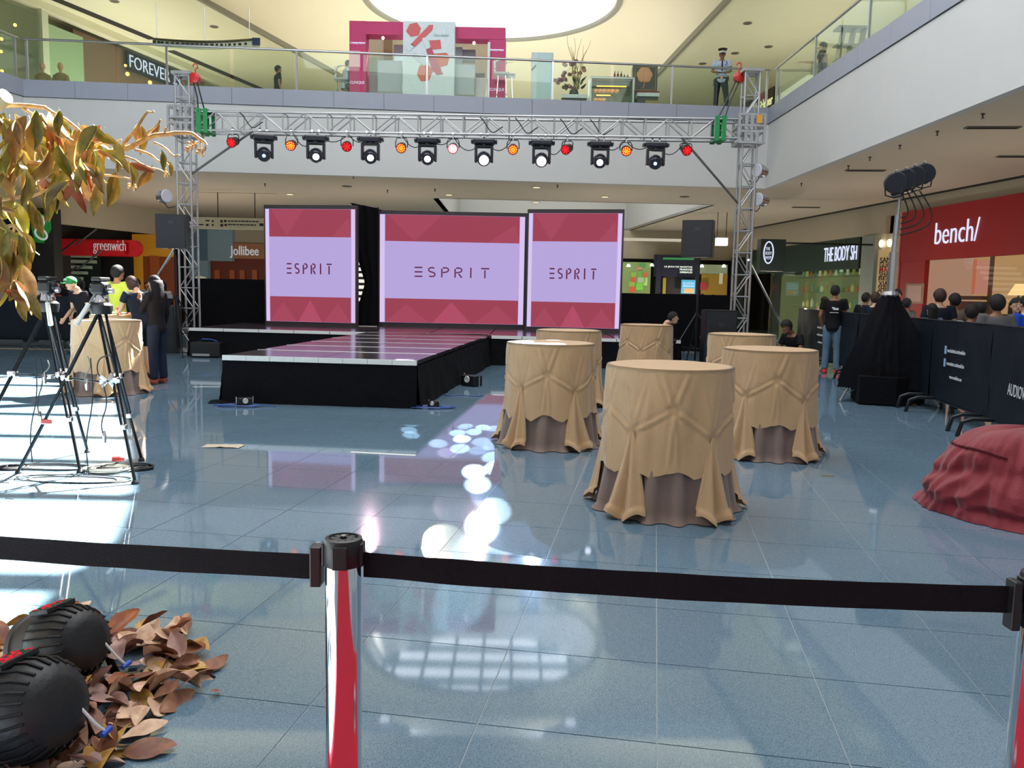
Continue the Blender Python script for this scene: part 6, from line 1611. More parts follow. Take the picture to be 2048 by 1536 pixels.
# facing back-left: plane from (1508) to (1543)
a0, a1 = W(1506, 190, UX, UK), W(1545, 190, UX, UK)
yA, yB = a1.y, a0.y
vpanel(uw, yA - .3, yB + 1.5, W(1525, 232, UX, UK).z, W(1545, 158, UX, UK).z, .05, .10).build('board', mat('dark_bronze_board', (74, 68, 60), .5), tg)
UU = (uw(10, 0) - uw(20, 0)).normalized()
c = W(1529, 209, UX, UK); text('print', 'TAGHeuer', emis('pale_gold_letters', (230, 230, 160), 1.0), uw(c.y, c.z, .11), UU, (0, 0, 1), (yB - yA) * 1.02, .42, .015, tg, 'c', bold=.01)
c = W(1528, 188, UX, UK)
for k, (z0_, z1_, m) in enumerate(((0, .28, mat('green_enamel', (96, 150, 84), .4)), (-.30, 0, mat('red_enamel', (190, 70, 60), .4)))):
    w0, w1 = (.42, .5) if k == 0 else (.16, .42)
    P_ = [uw(c.y - w0, c.z + z0_, .11), uw(c.y + w0, c.z + z0_, .11), uw(c.y + w1, c.z + z1_, .11), uw(c.y - w1, c.z + z1_, .11)]
    if k == 0: P_ = [uw(c.y - .42, c.z, .11), uw(c.y + .42, c.z, .11), uw(c.y + .5, c.z + .3, .11), uw(c.y - .5, c.z + .3, .11)]
    else: P_ = [uw(c.y - .15, c.z - .32, .11), uw(c.y + .15, c.z - .32, .11), uw(c.y + .42, c.z, .11), uw(c.y - .42, c.z, .11)]
    MB().slab(P_, (-1, 0, 0), .03).build('shield', m, tg)
# display rack behind the right balcony
rk = thing('display_rack', 'grey display rack behind the right balcony glass beside the walking person', 'rack', (D(1690, 130, 21).x, 21, FZ))
c = D(1690, 130, 21)
for k in range(3): MB().box((c.x - .2 + .25 * k, 21, FZ + .75), (.04, .3, 1.5), Matrix.Rotation(.15, 3, 'Y')).build('frame', mat('grey_rack', (110, 114, 100), .5), rk)
MB().box((c.x + .1, 21, FZ + 1.5), (.75, .4, .05)).build('top', MATS['grey_rack'], rk)
for k in range(3): MB().box((c.x + .02, 21, FZ + .4 + .35 * k), (.6, .3, .03)).build('shelf', MATS['grey_rack'], rk)
# ================================================================== PEOPLE
SK = [mat('skin_tan', (176, 126, 96), .55, var=.03), mat('skin_brown', (140, 94, 68), .55, var=.03), mat('skin_light', (206, 160, 130), .55, var=.03)]
HB = mat('black_hair', (14, 11, 11), .75, var=.2, scale=60, bump=.5, bscale=160); HBR = mat('brown_hair', (58, 34, 28), .7, var=.2, scale=60, bump=.5, bscale=160)
M_eye = mat('eye_white', (220, 214, 206), .3); M_iris = mat('dark_iris', (24, 16, 14), .2); M_lip = mat('lips', (150, 82, 74), .5)
def cloth(name, c, **k): return mat(name, c, .8, var=.06, bump=.3, bscale=40, spec=.2, **k)
def striped(name, a, b, sc):
    if name in MATS: return MATS[name]
    m = mat(name, a, .8); nt = m.node_tree; N = nt.nodes; L = nt.links; bs = N['Principled BSDF']
    wv = N.new('ShaderNodeTexWave'); wv.bands_direction = 'Z'; wv.inputs['Scale'].default_value = sc
    tc = N.new('ShaderNodeTexCoord'); L.new(tc.outputs['Object'], wv.inputs['Vector'])
    cr = N.new('ShaderNodeValToRGB'); cr.color_ramp.interpolation = 'CONSTANT'; cr.color_ramp.elements[0].color = col(*a); cr.color_ramp.elements[1].color = col(*b); cr.color_ramp.elements[1].position = .55
    L.new(wv.outputs[0], cr.inputs[0]); L.new(cr.outputs[0], bs.inputs['Base Color']); return m
def remesh(o, v, sm=2):
    r = o.modifiers.new('one_surface', 'REMESH'); r.mode = 'VOXEL'; r.voxel_size = v; r.use_smooth_shade = True
    if sm: s = o.modifiers.new('soften', 'SMOOTH'); s.factor = .6; s.iterations = sm
def person(label, x, y, face, Hh=1.7, z0=0, shirt=None, sleeve=.5, pants=None, plen=1.0, hair='short', hm=None, skin=0, shoe=None, pose='stand', arms=None, head_t=(0, 0), lod=0, fem=False, group=None, extra=None, name='person', torso_w=1.0, skirt_len=None):
    s = Hh / 1.7; rz = R(face); t = thing(name, label, 'person', (x, y, z0), rz, group)
    V = lambda a, b, c: Vector((a * s, b * s, c * s))
    hipz, lean = .90, 0.0; pel = V(0, 0, .92); leg = {}
    for sg in (-1, 1): leg[sg] = [V(.09 * sg, 0, .88), V(.10 * sg, .01, .48), V(.11 * sg, -.01, .09), V(.115 * sg, .13, .03)]
    if pose == 'apart':
        leg[-1] = [V(-.09, 0, .88), V(-.15, .02, .48), V(-.20, 0, .09), V(-.24, .12, .03)]; leg[1] = [V(.09, 0, .88), V(.12, .03, .48), V(.13, .0, .09), V(.14, .13, .03)]
    if pose == 'crouch':
        pel = V(0, 0, .34)
        for sg in (-1, 1): leg[sg] = [V(.09 * sg, .02, .32), V(.17 * sg, .36, .50), V(.14 * sg, .16, .09), V(.15 * sg, .30, .03)]
    if pose == 'sit':
        pel = V(0, 0, .62)
        for sg in (-1, 1): leg[sg] = [V(.09 * sg, .02, .60), V(.11 * sg, .42, .60), V(.11 * sg, .40, .18), V(.115 * sg, .53, .12)]
    if pose == 'lean':
        pass
    ln = {'crouch': .35, 'lean': .28, 'sit': .12}.get(pose, .02)
    up = Vector((0, math.sin(ln), math.cos(ln)))
    tor = lambda h: pel + up * (h * s)
    sh = {sg: tor(.49) + V((.165 if fem else .185) * sg * torso_w, 0, 0) for sg in (-1, 1)}
    if arms is None: arms = {}
    A = {}
    for sg in (-1, 1):
        if sg in arms: e, h = arms[sg]; A[sg] = [sh[sg], pel + V(*e), pel + V(*h)]
        else: A[sg] = [sh[sg], sh[sg] + V(.045 * sg, -.02, -.28), sh[sg] + V(.055 * sg, .06, -.53)]
    tw = (.9 if fem else 1.0) * torso_w
    def torso(mb, g, top=.56, bot=-.10):
        prof = [(-.10, .145, .10), (-.03, .165, .115), (.08, .145, .10), (.16, .135, .095), (.28, .150, .105), (.38, .165, .11), (.45, .165, .10), (.50, .13, .08), (.535, .075, .06), (.60, .055, .055)]
        rs = []
        for h, a, b in prof:
            if h < bot - 1e-6 or h > top: continue
            c = tor(h); f = up.cross(Vector((1, 0, 0))) * -1; f = Vector((0, math.cos(ln), -math.sin(ln)))
            rs.append(mb.ring(c, Vector((1, 0, 0)), f, a * s * tw + g, b * s + g, 20))
        mb.rings(rs)
    body = MB(); torso(body, -.008)
    hc = tor(.66) + V(0, .015 + .25 * math.sin(ln), 0); nk = tor(.57)
    body.path([tor(.5), nk, hc + V(0, 0, -.03)], [.06 * s, .052 * s, .055 * s], 12)
    HM = Matrix.Rotation(R(head_t[1]), 3, 'Z') @ Matrix.Rotation(R(-head_t[0]), 3, 'X')
    hd = lambda a, b, c: hc + HM @ V(a, b, c)
    body.ball(hc + HM @ V(0, -.005, .03), (.076 * s, .092 * s, .095 * s), 20, 14, HM)
    body.ball(hd(0, .018, -.035), (.058 * s, .066 * s, .075 * s), 16, 10, HM)           # jaw
    body.ball(hd(0, .088, .0), (.013 * s, .022 * s, .022 * s), 8, 6); body.ball(hd(0, .098, -.012), (.014 * s, .014 * s, .010 * s), 8, 6)
    for sg in (-1, 1): body.ball(hd(.077 * sg, -.005, .0), (.010 * s, .020 * s, .030 * s), 8, 6, HM)
    body.ball(hd(0, .07, .032), (.05 * s, .018 * s, .012 * s), 8, 5, HM); body.ball(hd(0, .073, -.075), (.022 * s, .018 * s, .016 * s), 8, 5, HM)
    for sg in (-1, 1):
        a = A[sg]; body.path([a[0] + V(-.03 * sg, 0, -.01), a[0], lerp(a[0], a[1], .4), a[1], lerp(a[1], a[2], .35), a[2]], [.045 * s, .052 * s, .046 * s, .038 * s, .037 * s, .026 * s], 10)
        d = (a[2] - a[1]).normalized(); side = Vector((0, 1, 0)) - d * d.y; side = (side if side.length > .2 else Vector((1, 0, 0)) - d * d.x).normalized(); nn = d.cross(side)
        pc = a[2] + d * .045 * s
        body.path([a[2], a[2] + d * .02 * s, a[2] + d * .075 * s, a[2] + d * .09 * s], [.026 * s, .036 * s, .040 * s, .036 * s], 10, side=side, flat=[.019 * s, .016 * s, .014 * s, .011 * s])
        inw = nn * (-1 if nn.x * sg > 0 else 1)
        for q, ln_ in enumerate((.066, .076, .070, .056)):
            b0 = a[2] + d * .085 * s + side * (.027 - .018 * q) * s
            body.path([b0 - d * .02 * s, b0 + d * ln_ * .45 * s + inw * .004 * s, b0 + d * ln_ * .8 * s + inw * .016 * s, b0 + d * ln_ * s + inw * .028 * s], [.0085 * s, .008 * s, .0075 * s, .006 * s], 6)
        tb = a[2] + d * .03 * s + side * .03 * s
        body.path([tb - side * .012 * s, tb + side * .014 * s + d * .02 * s, tb + side * .02 * s + d * .045 * s + inw * .012 * s], [.011 * s, .010 * s, .008 * s], 6)
        l = leg[sg]; body.path([l[0] + V(0, 0, .04), l[0], lerp(l[0], l[1], .4), l[1], lerp(l[1], l[2], .35), l[2]], [.08 * s, .082 * s, .07 * s, .05 * s, .05 * s, .034 * s], 12)
        ft = l[3] - l[2]; ft.z = 0; ft.normalize(); heel = l[2] - ft * .04 * s; heel.z = l[3].z + .01 * s
        body.path([l[2], heel + V(0, 0, .01), l[3], l[3] + ft * .06 * s], [.034 * s, .036 * s, .038 * s, .02 * s], 10)
    bo = body.build('body', SK[skin], t, world=False, smooth=True); remesh(bo, [.009, .012, .014][lod], 1)
    # clothing
    g = .012
    if shirt:
        m = MB(); torso(m, g, top=.51, bot=-.10)
        for sg in (-1, 1):
            a = A[sg]
            if sleeve <= .001:
                m.path([a[0] + V(-.08 * sg, 0, -.02), a[0] + V(-.01 * sg, 0, 0)], [.06 * s + g, .055 * s + g], 12)
            elif sleeve <= .6:
                e = lerp(a[0], a[1], min(1, sleeve * 1.15)); m.path([a[0] + V(-.07 * sg, 0, -.015), a[0], lerp(a[0], e, .5), e], [.052 * s + g, .056 * s + g, .054 * s + g, .052 * s + g * 1.4], 12)
            else:
                m.path([a[0] + V(-.07 * sg, 0, -.015), a[0], lerp(a[0], a[1], .5), a[1], lerp(a[1], a[2], .5), lerp(a[1], a[2], .93)], [.05 * s + g, .056 * s + g, .05 * s + g, .044 * s + g, .04 * s + g, .034 * s + g], 12)
        so = m.build('shirt', shirt, t, world=False, smooth=True); remesh(so, .014, 3)
    if pants:
        m = MB(); rs = []
        f = Vector((0, math.cos(ln * .6), -math.sin(ln * .6)))
        m.rings([m.ring(tor(h), Vector((1, 0, 0)), f, a * s * tw + g * .6, b * s + g * .6, 18) for h, a, b in ((-.10, .150, .10), (-.02, .165, .115), (.06, .15, .105), (.10, .142, .10))])
        if skirt_len:
            m.rings([m.ring(pel + V(0, 0, -z_), Vector((1, 0, 0)), Vector((0, 1, 0)), (.165 + .05 * z_) * s, (.13 + .08 * z_) * s, 18) for z_ in (0, skirt_len * .5, skirt_len)])
        else:
            for sg in (-1, 1):
                l = leg[sg]; e2 = min(1.0, max(0, (plen - .5) * 2)); P_ = [l[0] + V(0, 0, .05), l[0], lerp(l[0], l[1], .5)]; Rr = [.09 * s, .092 * s + g * .5, .078 * s + g]
                if plen <= .5: P_.append(lerp(l[0], l[1], plen * 2)); Rr.append(.064 * s + g * 1.6)
                else: P_ += [l[1], lerp(l[1], l[2], .4 * e2), lerp(l[1], l[2], e2)]; Rr += [.060 * s + g, .058 * s + g, .052 * s + g]
                m.path(P_, Rr, 14)
        po_ = m.build('skirt' if skirt_len else 'trousers', pants, t, world=False, smooth=True); remesh(po_, .014, 3)
    for sg in (-1, 1):
        l = leg[sg]; ft = l[3] - l[2]; ft.z = 0; ft.normalize(); heel = l[2] - ft * .045 * s; z_ = l[3].z
        m = MB(); m.path([Vector((heel.x, heel.y, z_ + .02 * s)), Vector((l[2].x, l[2].y, z_ + .03 * s)) + ft * .02 * s, Vector((l[3].x, l[3].y, z_ + .018 * s)), Vector((l[3].x, l[3].y, z_ + .012 * s)) + ft * .075 * s], [.042 * s, .046 * s, .050 * s, .034 * s], 12, side=(0, 0, 1), flat=None)
        m.v = [Vector((p.x, p.y, max(p.z, z_ - .028 * s))) for p in m.v]
        m.build('shoe', shoe or M_black, t, world=False, smooth=True)
    # face parts
    for sg in (-1, 1):
        e = MB().ball(hd(.030 * sg, .079, .018), (.013 * s, .009 * s, .008 * s), 10, 6, HM).build('eye', M_eye, t, world=False, smooth=True); TF[e.name] = TF[t.name]
        MB().ball(hd(.030 * sg, .0855, .018), (.0065 * s, .004 * s, .007 * s), 8, 5, HM).build('iris', M_iris, e, world=False)
        MB().path([hd(.014 * sg, .089, .038), hd(.03 * sg, .088, .044), hd(.047 * sg, .078, .038)], .0035 * s, 5).build('eyebrow', hm or HB, t, world=False)
    MB().ball(hd(0, .082, -.042), (.022 * s, .008 * s, .007 * s), 10, 5, HM).build('mouth', M_lip, t, world=False, smooth=True)
    # hair
    hm = hm or HB; m = MB()
    def cap(r=1.0, drop=0.0):
        nu, nv = 24, 14
        def F(u, v):
            th = u * 2 * math.pi; back_ = -math.sin(th)                      # +1 at the back
            low = -.02 - drop if back_ > .2 else (.02 if back_ > -.3 else .062)
            low = {True: -.055 - drop, False: low}[back_ > .35]
            el0 = math.asin(max(-1, min(1, (low - .03) / .11))); el = el0 + (math.pi / 2 - el0) * v
            rr = 1 + .03 * noise.noise(Vector((math.cos(th) * 3, math.sin(th) * 3, v * 3 + x)))
            return hc + HM @ V(.088 * r * rr * math.cos(el) * math.cos(th), -.012 + .102 * r * rr * math.cos(el) * math.sin(th), .032 + .108 * r * rr * math.sin(el))
        m.grid(F, nu, nv, closed=True)
    if hair != 'none': cap(1.04 if hair != 'thick' else 1.12, .0 if hair in ('short', 'bun', 'cap', 'pony') else .03)
    if hair in ('long', 'veil'):
        w_ = 1.0 if hair == 'long' else 1.25
        m.rings([m.ring(hc + HM @ V(0, -.045, z_), Vector((1, 0, 0)), Vector((0, 1, 0)), a * s * w_, b * s * w_, 16) for z_, a, b in ((.06, .088, .065), (0, .092, .07), (-.08, .094, .062), (-.18, .10, .052), (-.28, .085, .04), (-.33, .05, .025))])
    if hair == 'bob': m.rings([m.ring(hc + HM @ V(0, -.03, z_), Vector((1, 0, 0)), Vector((0, 1, 0)), a * s, b * s, 16) for z_, a, b in ((.06, .095, .085), (0, .102, .09), (-.06, .104, .082), (-.11, .085, .06))])
    if hair == 'pony': m.path([hd(0, -.09, .06), hd(0, -.16, .03), hd(.01, -.16, -.08), hd(.0, -.13, -.2)], [.03 * s, .035 * s, .03 * s, .012 * s], 8)
    if hair == 'bun': m.ball(hd(0, -.07, .13), .04 * s, 10, 7)
    if m.v:
        ho = m.build('hair', hm, t, world=False, smooth=80); so_ = ho.modifiers.new('thick', 'SOLIDIFY'); so_.thickness = .008 * s; so_.offset = -1
    if extra: extra(t, s, V, hd, tor, A, leg)
    return t
tee_black = cloth('black_tee', (18, 18, 22)); tee_navy = cloth('dark_navy_tee', (24, 30, 44)); tee_yel = cloth('yellow_green_tee', (206, 218, 84)); tee_white = cloth('white_tee', (206, 210, 210)); tee_grey = cloth('grey_tee', (92, 90, 92)); tee_tan = cloth('taupe_tee', (116, 104, 92)); denim = cloth('light_blue_denim', (92, 116, 136)); dkpants = cloth('black_trousers', (20, 20, 24)); dkden = cloth('dark_blue_denim', (24, 34, 56)); khaki = cloth('khaki_cloth', (96, 92, 74)); blue_t = cloth('royal_blue_tee', (30, 70, 180)); plaid = striped('blue_plaid_shirt', (66, 76, 110), (110, 120, 150), 14); red_t = cloth('dark_red_tee', (110, 40, 46)); green_sk = cloth('dark_green_shorts', (24, 40, 32))
pinkshoe = mat('neon_pink_shoe', (230, 50, 70), .5, emit=(230, 50, 70), estr=.08)
def at(px, Y, py=640): return D(px, py, Y).x
# right: man in jeans with back print
p = G(1664, 748)
def x_jeans(t, s, V, hd, tor, A, leg):
    c = tor(.36) + Vector((.0, -.135 * s, 0))
    for wd_, z_, w_ in (('CREW', .38, .12), ('STAFF', .30, .14)):
        b = tor(z_) + Vector((0, -.150, 0)); text('shirt_print', wd_, M_prt, TF[t.name] @ b, TF[t.name].to_3x3() @ Vector((1, 0, 0)), (0, 0, 1), w_, .035 if wd_ != 'CREW' else .06, .004, t)
def x_jeans(t, s, V, hd, tor, A, leg):
    M = TF[t.name]
    for (dx, dz, w_, h_) in ((.05, .34, .10, .04), (.0, .36, .05, .03), (.02, .27, .16, .012)):
        c = tor(dz) + Vector((dx, -.135, 0)); MB().box(c, (w_, .008, h_)).build('shirt_print', M_prt, t, world=False)
person('man seen from behind in black T-shirt, light blue jeans and pink shoes', p.x, p.y + .1, -28, 1.73, shirt=tee_black, pants=denim, shoe=pinkshoe, skin=1, arms={-1: ((-.24, -.02, .20), (-.20, .08, -.02)), 1: ((.22, .06, .22), (.12, .22, .12))}, extra=x_jeans, lod=0)
# crouching man with phone
def x_phone(t, s, V, hd, tor, A, leg):
    h = A[-1][2]; MB().bevbox(h + Vector((.03, .09, .02)), (.07, .012, .12), .004, Matrix.Rotation(.6, 3, 'X')).build('phone', M_black, t, world=False)
person('man in black sitting low against the black barrier looking at his phone', at(1600, 14.9), 14.9, 118, 1.68, shirt=tee_black, pants=dkpants, pose='crouch', skin=1, arms={-1: ((-.26, .22, .20), (-.10, .46, .20)), 1: ((.26, .22, .20), (.10, .44, .18))}, head_t=(22, 0), hair='thick', extra=x_phone, lod=0)
person('man with black hair in profile seated behind the far right cocktail table', at(1313, 16.0), 16.0, -100, 1.66, shirt=tee_black, pants=dkpants, pose='crouch', z0=.10, skin=2, lod=1)
# crowd behind the right barriers
RC = [(1647, 19.6, 8, 1.52, 'long', HBR, tee_white, 0, 'brown-haired woman in white top just left of the man in jeans', 2, 0),
      (1748, 15.6, -20, 1.60, 'thick', HBR, tee_navy, .5, 'person with reddish brown hair and navy T-shirt left of the covered stand', 2, 0),
      (1728, 16.6, -60, 1.60, 'short', HB, tee_black, .5, 'person in black leaning behind the reddish-haired one, left of the covered stand', 1, 0),
      (1790, 17.0, 160, 1.68, 'short', HB, tee_black, .5, 'dark-haired head peeping from behind the top of the covered stand', 1, 0),
      (1877, 12.9, -8, 1.64, 'thick', HBR, tee_navy, .5, 'tall person with bobbed brown hair and navy top before the crimson shop window', 2, 0),
      (1864, 12.5, 10, 1.42, 'long', HB, plaid, .5, 'woman with long black hair and blue checked shirt beside the covered stand', 2, 0),
      (1908, 13.2, 5, 1.58, 'thick', HB, tee_tan, .5, 'person with black hair in a taupe T-shirt before the crimson shop', 1, 0),
      (1943, 11.2, -10, 1.41, 'thick', HB, tee_white, .5, 'person with black hair in a white T-shirt behind the barrier', 1, 0),
      (1960, 13.0, 30, 1.45, 'short', HB, red_t, .5, 'short person in dark red between the white and the grey T-shirts', 2, 0),
      (1993, 10.6, -5, 1.54, 'thick', HB, tee_grey, .5, 'man with bushy black hair in a grey T-shirt behind the right barrier', 1, 0),
      (2028, 11.6, 170, 1.52, 'long', HB, tee_black, .5, 'long-haired person in black facing the camera at the right border', 2, 0),
      (2052, 10.9, 20, 1.55, 'short', HB, blue_t, .5, 'person in royal blue cut off by the right border', 2, 0),
      (1812, 16.0, 20, 1.50, 'short', HB, tee_grey, .5, 'person with grey shirt half hidden behind the right edge of the covered stand', 1, 0)]
for px, Y, fc, hh, hr, hmm, sh_, sl, lab, sk_, _ in RC:
    person(lab, at(px, Y), Y, fc, hh, shirt=sh_, sleeve=sl, pants=dkpants, hair=hr, hm=hmm, skin=sk_, lod=1, fem=hr == 'long', torso_w=1.05 if hr == 'thick' else .98)
# rear crowd by the shops
for px, Y, fc, hh, sh_, lab in ((1317, 30, -90, 1.62, khaki, 'person in profile before the yellow column of the rear shop'), (1303, 31, 0, 1.55, tee_black, 'dark head in front of the navy shopfront pier'), (1403, 30, 30, 1.58, red_t, 'person in dark red before the ochre shopfront'), (1424, 29, -30, 1.55, tee_black, 'dark-haired person at the right of the ochre shopfront'),
                                (1262, 32, 0, 1.5, tee_black, 'dark head below the patchwork shop window')):
    person(lab, at(px, Y), Y, fc, hh, shirt=sh_, pants=dkpants, skin=2, lod=2)
# left group
person('man with black hair in a yellow-green T-shirt standing at the far left table', at(236, 14.2), 14.2, -25, 1.78, shirt=tee_yel, pants=dkpants, skin=0, lod=0, arms={-1: ((-.25, .02, .22), (-.20, .16, -.02)), 1: ((.25, .1, .25), (.14, .3, .2))})
person('woman with brown hair in a navy top bent over the far left table', at(286, 12.9), 12.9, 60, 1.62, shirt=tee_navy, pants=green_sk, plen=.42, pose='lean', hair='bob', hm=HBR, skin=2, fem=True, lod=0, torso_w=1.25, arms={-1: ((-.22, .22, .25), (-.12, .45, .18)), 1: ((.2, .2, .22), (.1, .42, .15))}, head_t=(20, 0))
person('woman in a dark head covering and dark clothes standing beside the left table', at(314, 12.3), 12.3, 75, 1.60, shirt=tee_black, sleeve=1.0, pants=dkden, hair='veil', hm=tee_black, skin=1, fem=True, lod=0, shoe=mat('red_brown_shoe', (150, 70, 56), .5), arms={-1: ((-.14, .16, .24), (-.05, .26, .42))}, head_t=(10, 0))
def x_cap(t, s, V, hd, tor, A, leg):
    m = MB(); m.ball(hd(0, -.005, .06), (.094 * s, .108 * s, .085 * s), 16, 10); m.build('cap', mat('green_cap', (24, 120, 56), .6, var=.05), t, world=False, smooth=True)
    m = MB(); m.path([hd(0, .07, .055), hd(0, .17, .045)], [.07 * s, .06 * s], 12, side=(1, 0, 0), flat=[.012 * s, .008 * s]); m.build('cap_peak', mat('green_cap', (24, 120, 56), .6), t, world=False)
    m = MB(); pts = [hd(.03 * math.cos(a), .098, .085 + .028 * math.sin(a)) for a in [R(-30 + 24 * k) for k in range(11)]]; m.path(pts, .006 * s, 5); m.build('cap_emblem', M_white, t, world=False)
person('staff member in green cap and black shirt leaning at the far left table', at(173, 14.2), 14.2, 150, 1.60, shirt=tee_black, pants=dkpants, skin=2, pose='lean', hair='none', extra=x_cap, lod=0, head_t=(10, 0), arms={-1: ((-.24, .1, .2), (-.18, .3, .02)), 1: ((.24, .1, .2), (.18, .3, .02))})
LCs = [(158, 17.5, 100, 1.6, 'pony', HB, tee_white, 0.0, 'woman in white sleeveless top with bare arm at the back left', 2),
       (276, 20.3, 170, 1.62, 'short', HB, cloth('grey_shirt', (120, 116, 112)), .5, 'dark-haired person in grey facing the hall behind the left barrier', 2),
       (300, 21.0, 190, 1.6, 'thick', HBR, cloth('mauve_shirt', (96, 70, 64)), .5, 'person with brown hair in a mauve shirt behind the left barrier', 1),
       (327, 19.8, 185, 1.58, 'bob', HB, striped('white_grey_striped_top', (196, 194, 190), (110, 112, 112), 9), .5, 'woman in a white and grey striped top left of the truss tower', 2),
       (65, 21.0, 160, 1.60, 'short', HB, tee_white, .5, 'person in a white shirt half hidden by the tree leaves at the left', 1),
       (140, 21.5, 0, 1.62, 'short', HB, tee_black, .5, 'person in black behind the left barrier next to the left tripod head', 1),
       (118, 22.0, 180, 1.55, 'long', HB, red_t, .5, 'long-haired person in dark red behind the left tripod head', 2),
       (404, 24.0, 180, 1.60, 'none', HB, red_t, .5, 'person in a white chef hat with red trim above the black fence', 2)]
def x_chef(t, s, V, hd, tor, A, leg):
    MB().lathe([(.088, .0), (.09, .06)], hd(0, 0, .06), 16).build('hat_band', mat('red_hat_band', (190, 40, 40), .6), t, world=False)
    m = MB(); m.lathe([(.09, .0), (.15, .05), (.17, .11), (.13, .17), (.0, .19)], hd(0, 0, .11), 18); m.build('hat', mat('cream_hat', (214, 200, 176), .7), t, world=False, smooth=True)
for px, Y, fc, hh, hr, hmm, sh_, sl, lab, sk_ in LCs:
    person(lab, at(px, Y), Y, fc, hh, shirt=sh_, sleeve=sl, pants=dkpants, hair=hr, hm=hmm, skin=sk_, lod=1, fem=hr in ('pony', 'bob', 'long'), extra=x_chef if hr == 'none' else None)
# upstairs: guard, boy, seated customer, walking person
def x_guard(t, s, V, hd, tor, A, leg):
    navy = mat('navy_cap_cloth', (20, 22, 34), .6)
    MB().lathe([(.086, 0), (.088, .05)], hd(0, 0, .055), 20).build('cap_band', M_white, t, world=False)
    m = MB(); m.lathe([(.09, .0), (.125, .045), (.13, .06), (.0, .075)], hd(0, -.005, .10), 20); m.build('cap_crown', navy, t, world=False, smooth=True)
    m = MB(); m.path([hd(0, .07, .062), hd(0, .15, .035)], [.075 * s, .06 * s], 12, side=(1, 0, 0), flat=[.010 * s, .006 * s]); m.build('cap_visor', M_black, t, world=False)
    MB().ball(hd(0, .10, .12), (.015, .008, .02), 8, 5).build('cap_badge', mat('gold_badge', (200, 150, 60), .3, metal=.8), t, world=False)
    m = MB(); m.slab([tor(.50) + V(-.018, .105, 0), tor(.50) + V(.018, .105, 0), tor(.25) + V(.03, .125, 0), tor(.20) + V(0, .125, 0), tor(.25) + V(-.03, .125, 0)], (0, 1, 0), .008); m.build('tie', navy, t, world=False)
    m = MB(); m.rings([m.ring(tor(h), Vector((1, 0, 0)), Vector((0, 1, 0)), .172 * s, .125 * s, 18) for h in (.0, .045)]); m.build('belt', M_black, t, world=False)
    MB().box(tor(.022) + V(0, .127, 0), (.06, .015, .045)).build('belt_buckle', mat('gold_badge', (200, 150, 60), .3, metal=.8), t, world=False)
    MB().bevbox(tor(-.08) + V(.19, 0, 0), (.05, .09, .18), .01).build('holster', M_black, t, world=False)
    MB().bevbox(tor(.02) + V(-.185, .02, 0), (.05, .06, .12), .01).build('radio', M_black, t, world=False)
    for sg in (-1, 1): MB().box(tor(.36) + V(.09 * sg, .120, 0), (.06, .01, .05)).build('pocket', mat('pale_blue_pocket', (170, 186, 206), .8), t, world=False)
    MB().path([tor(.50) + V(-.12, .06, 0), tor(.40) + V(-.12, .13, 0), tor(.36) + V(-.08, .135, 0)], .008, 6).build('whistle_cord', M_black, t, world=False)
gx = D(1441, 150, 23.7)
person('guard in peaked cap and pale blue uniform shirt standing at the upper railing', gx.x, 23.6, 172, 1.66, z0=6.555, shirt=cloth('pale_blue_shirt', (176, 192, 212)), sleeve=.5, pants=cloth('navy_trousers', (30, 30, 42)), skin=1, pose='apart', lod=0, extra=x_guard, head_t=(14, 0), arms={-1: ((-.26, .02, .22), (-.12, .22, .14)), 1: ((.26, .02, .22), (.10, .22, .14))})
b = D(555, 160, 25.8)
person('person in a black T-shirt standing behind the upper railing left of the kiosk', b.x, 25.8, -60, 1.60, z0=6.0 + .55, shirt=tee_black, pants=dkpants, skin=1, lod=0)
b = D(690, 140, 25.0)
person('customer in a pale shirt seated on a stool left of the kiosk', b.x, 24.95, -70, 1.62, z0=6.80, shirt=cloth('pale_grey_blue_shirt', (190, 204, 212)), pants=khaki, pose='sit', skin=2, lod=0, hair='short', arms={1: ((.2, .15, .38), (.08, .2, .62))})
b = D(1645, 140, 22.7)
person('person walking behind the right balcony glass holding something out', b.x, 22.7, 60, 1.66, z0=6.555, shirt=tee_grey, pants=khaki, skin=1, lod=1, arms={-1: ((-.2, .2, .25), (-.15, .5, .3))}, hair='long', fem=True)
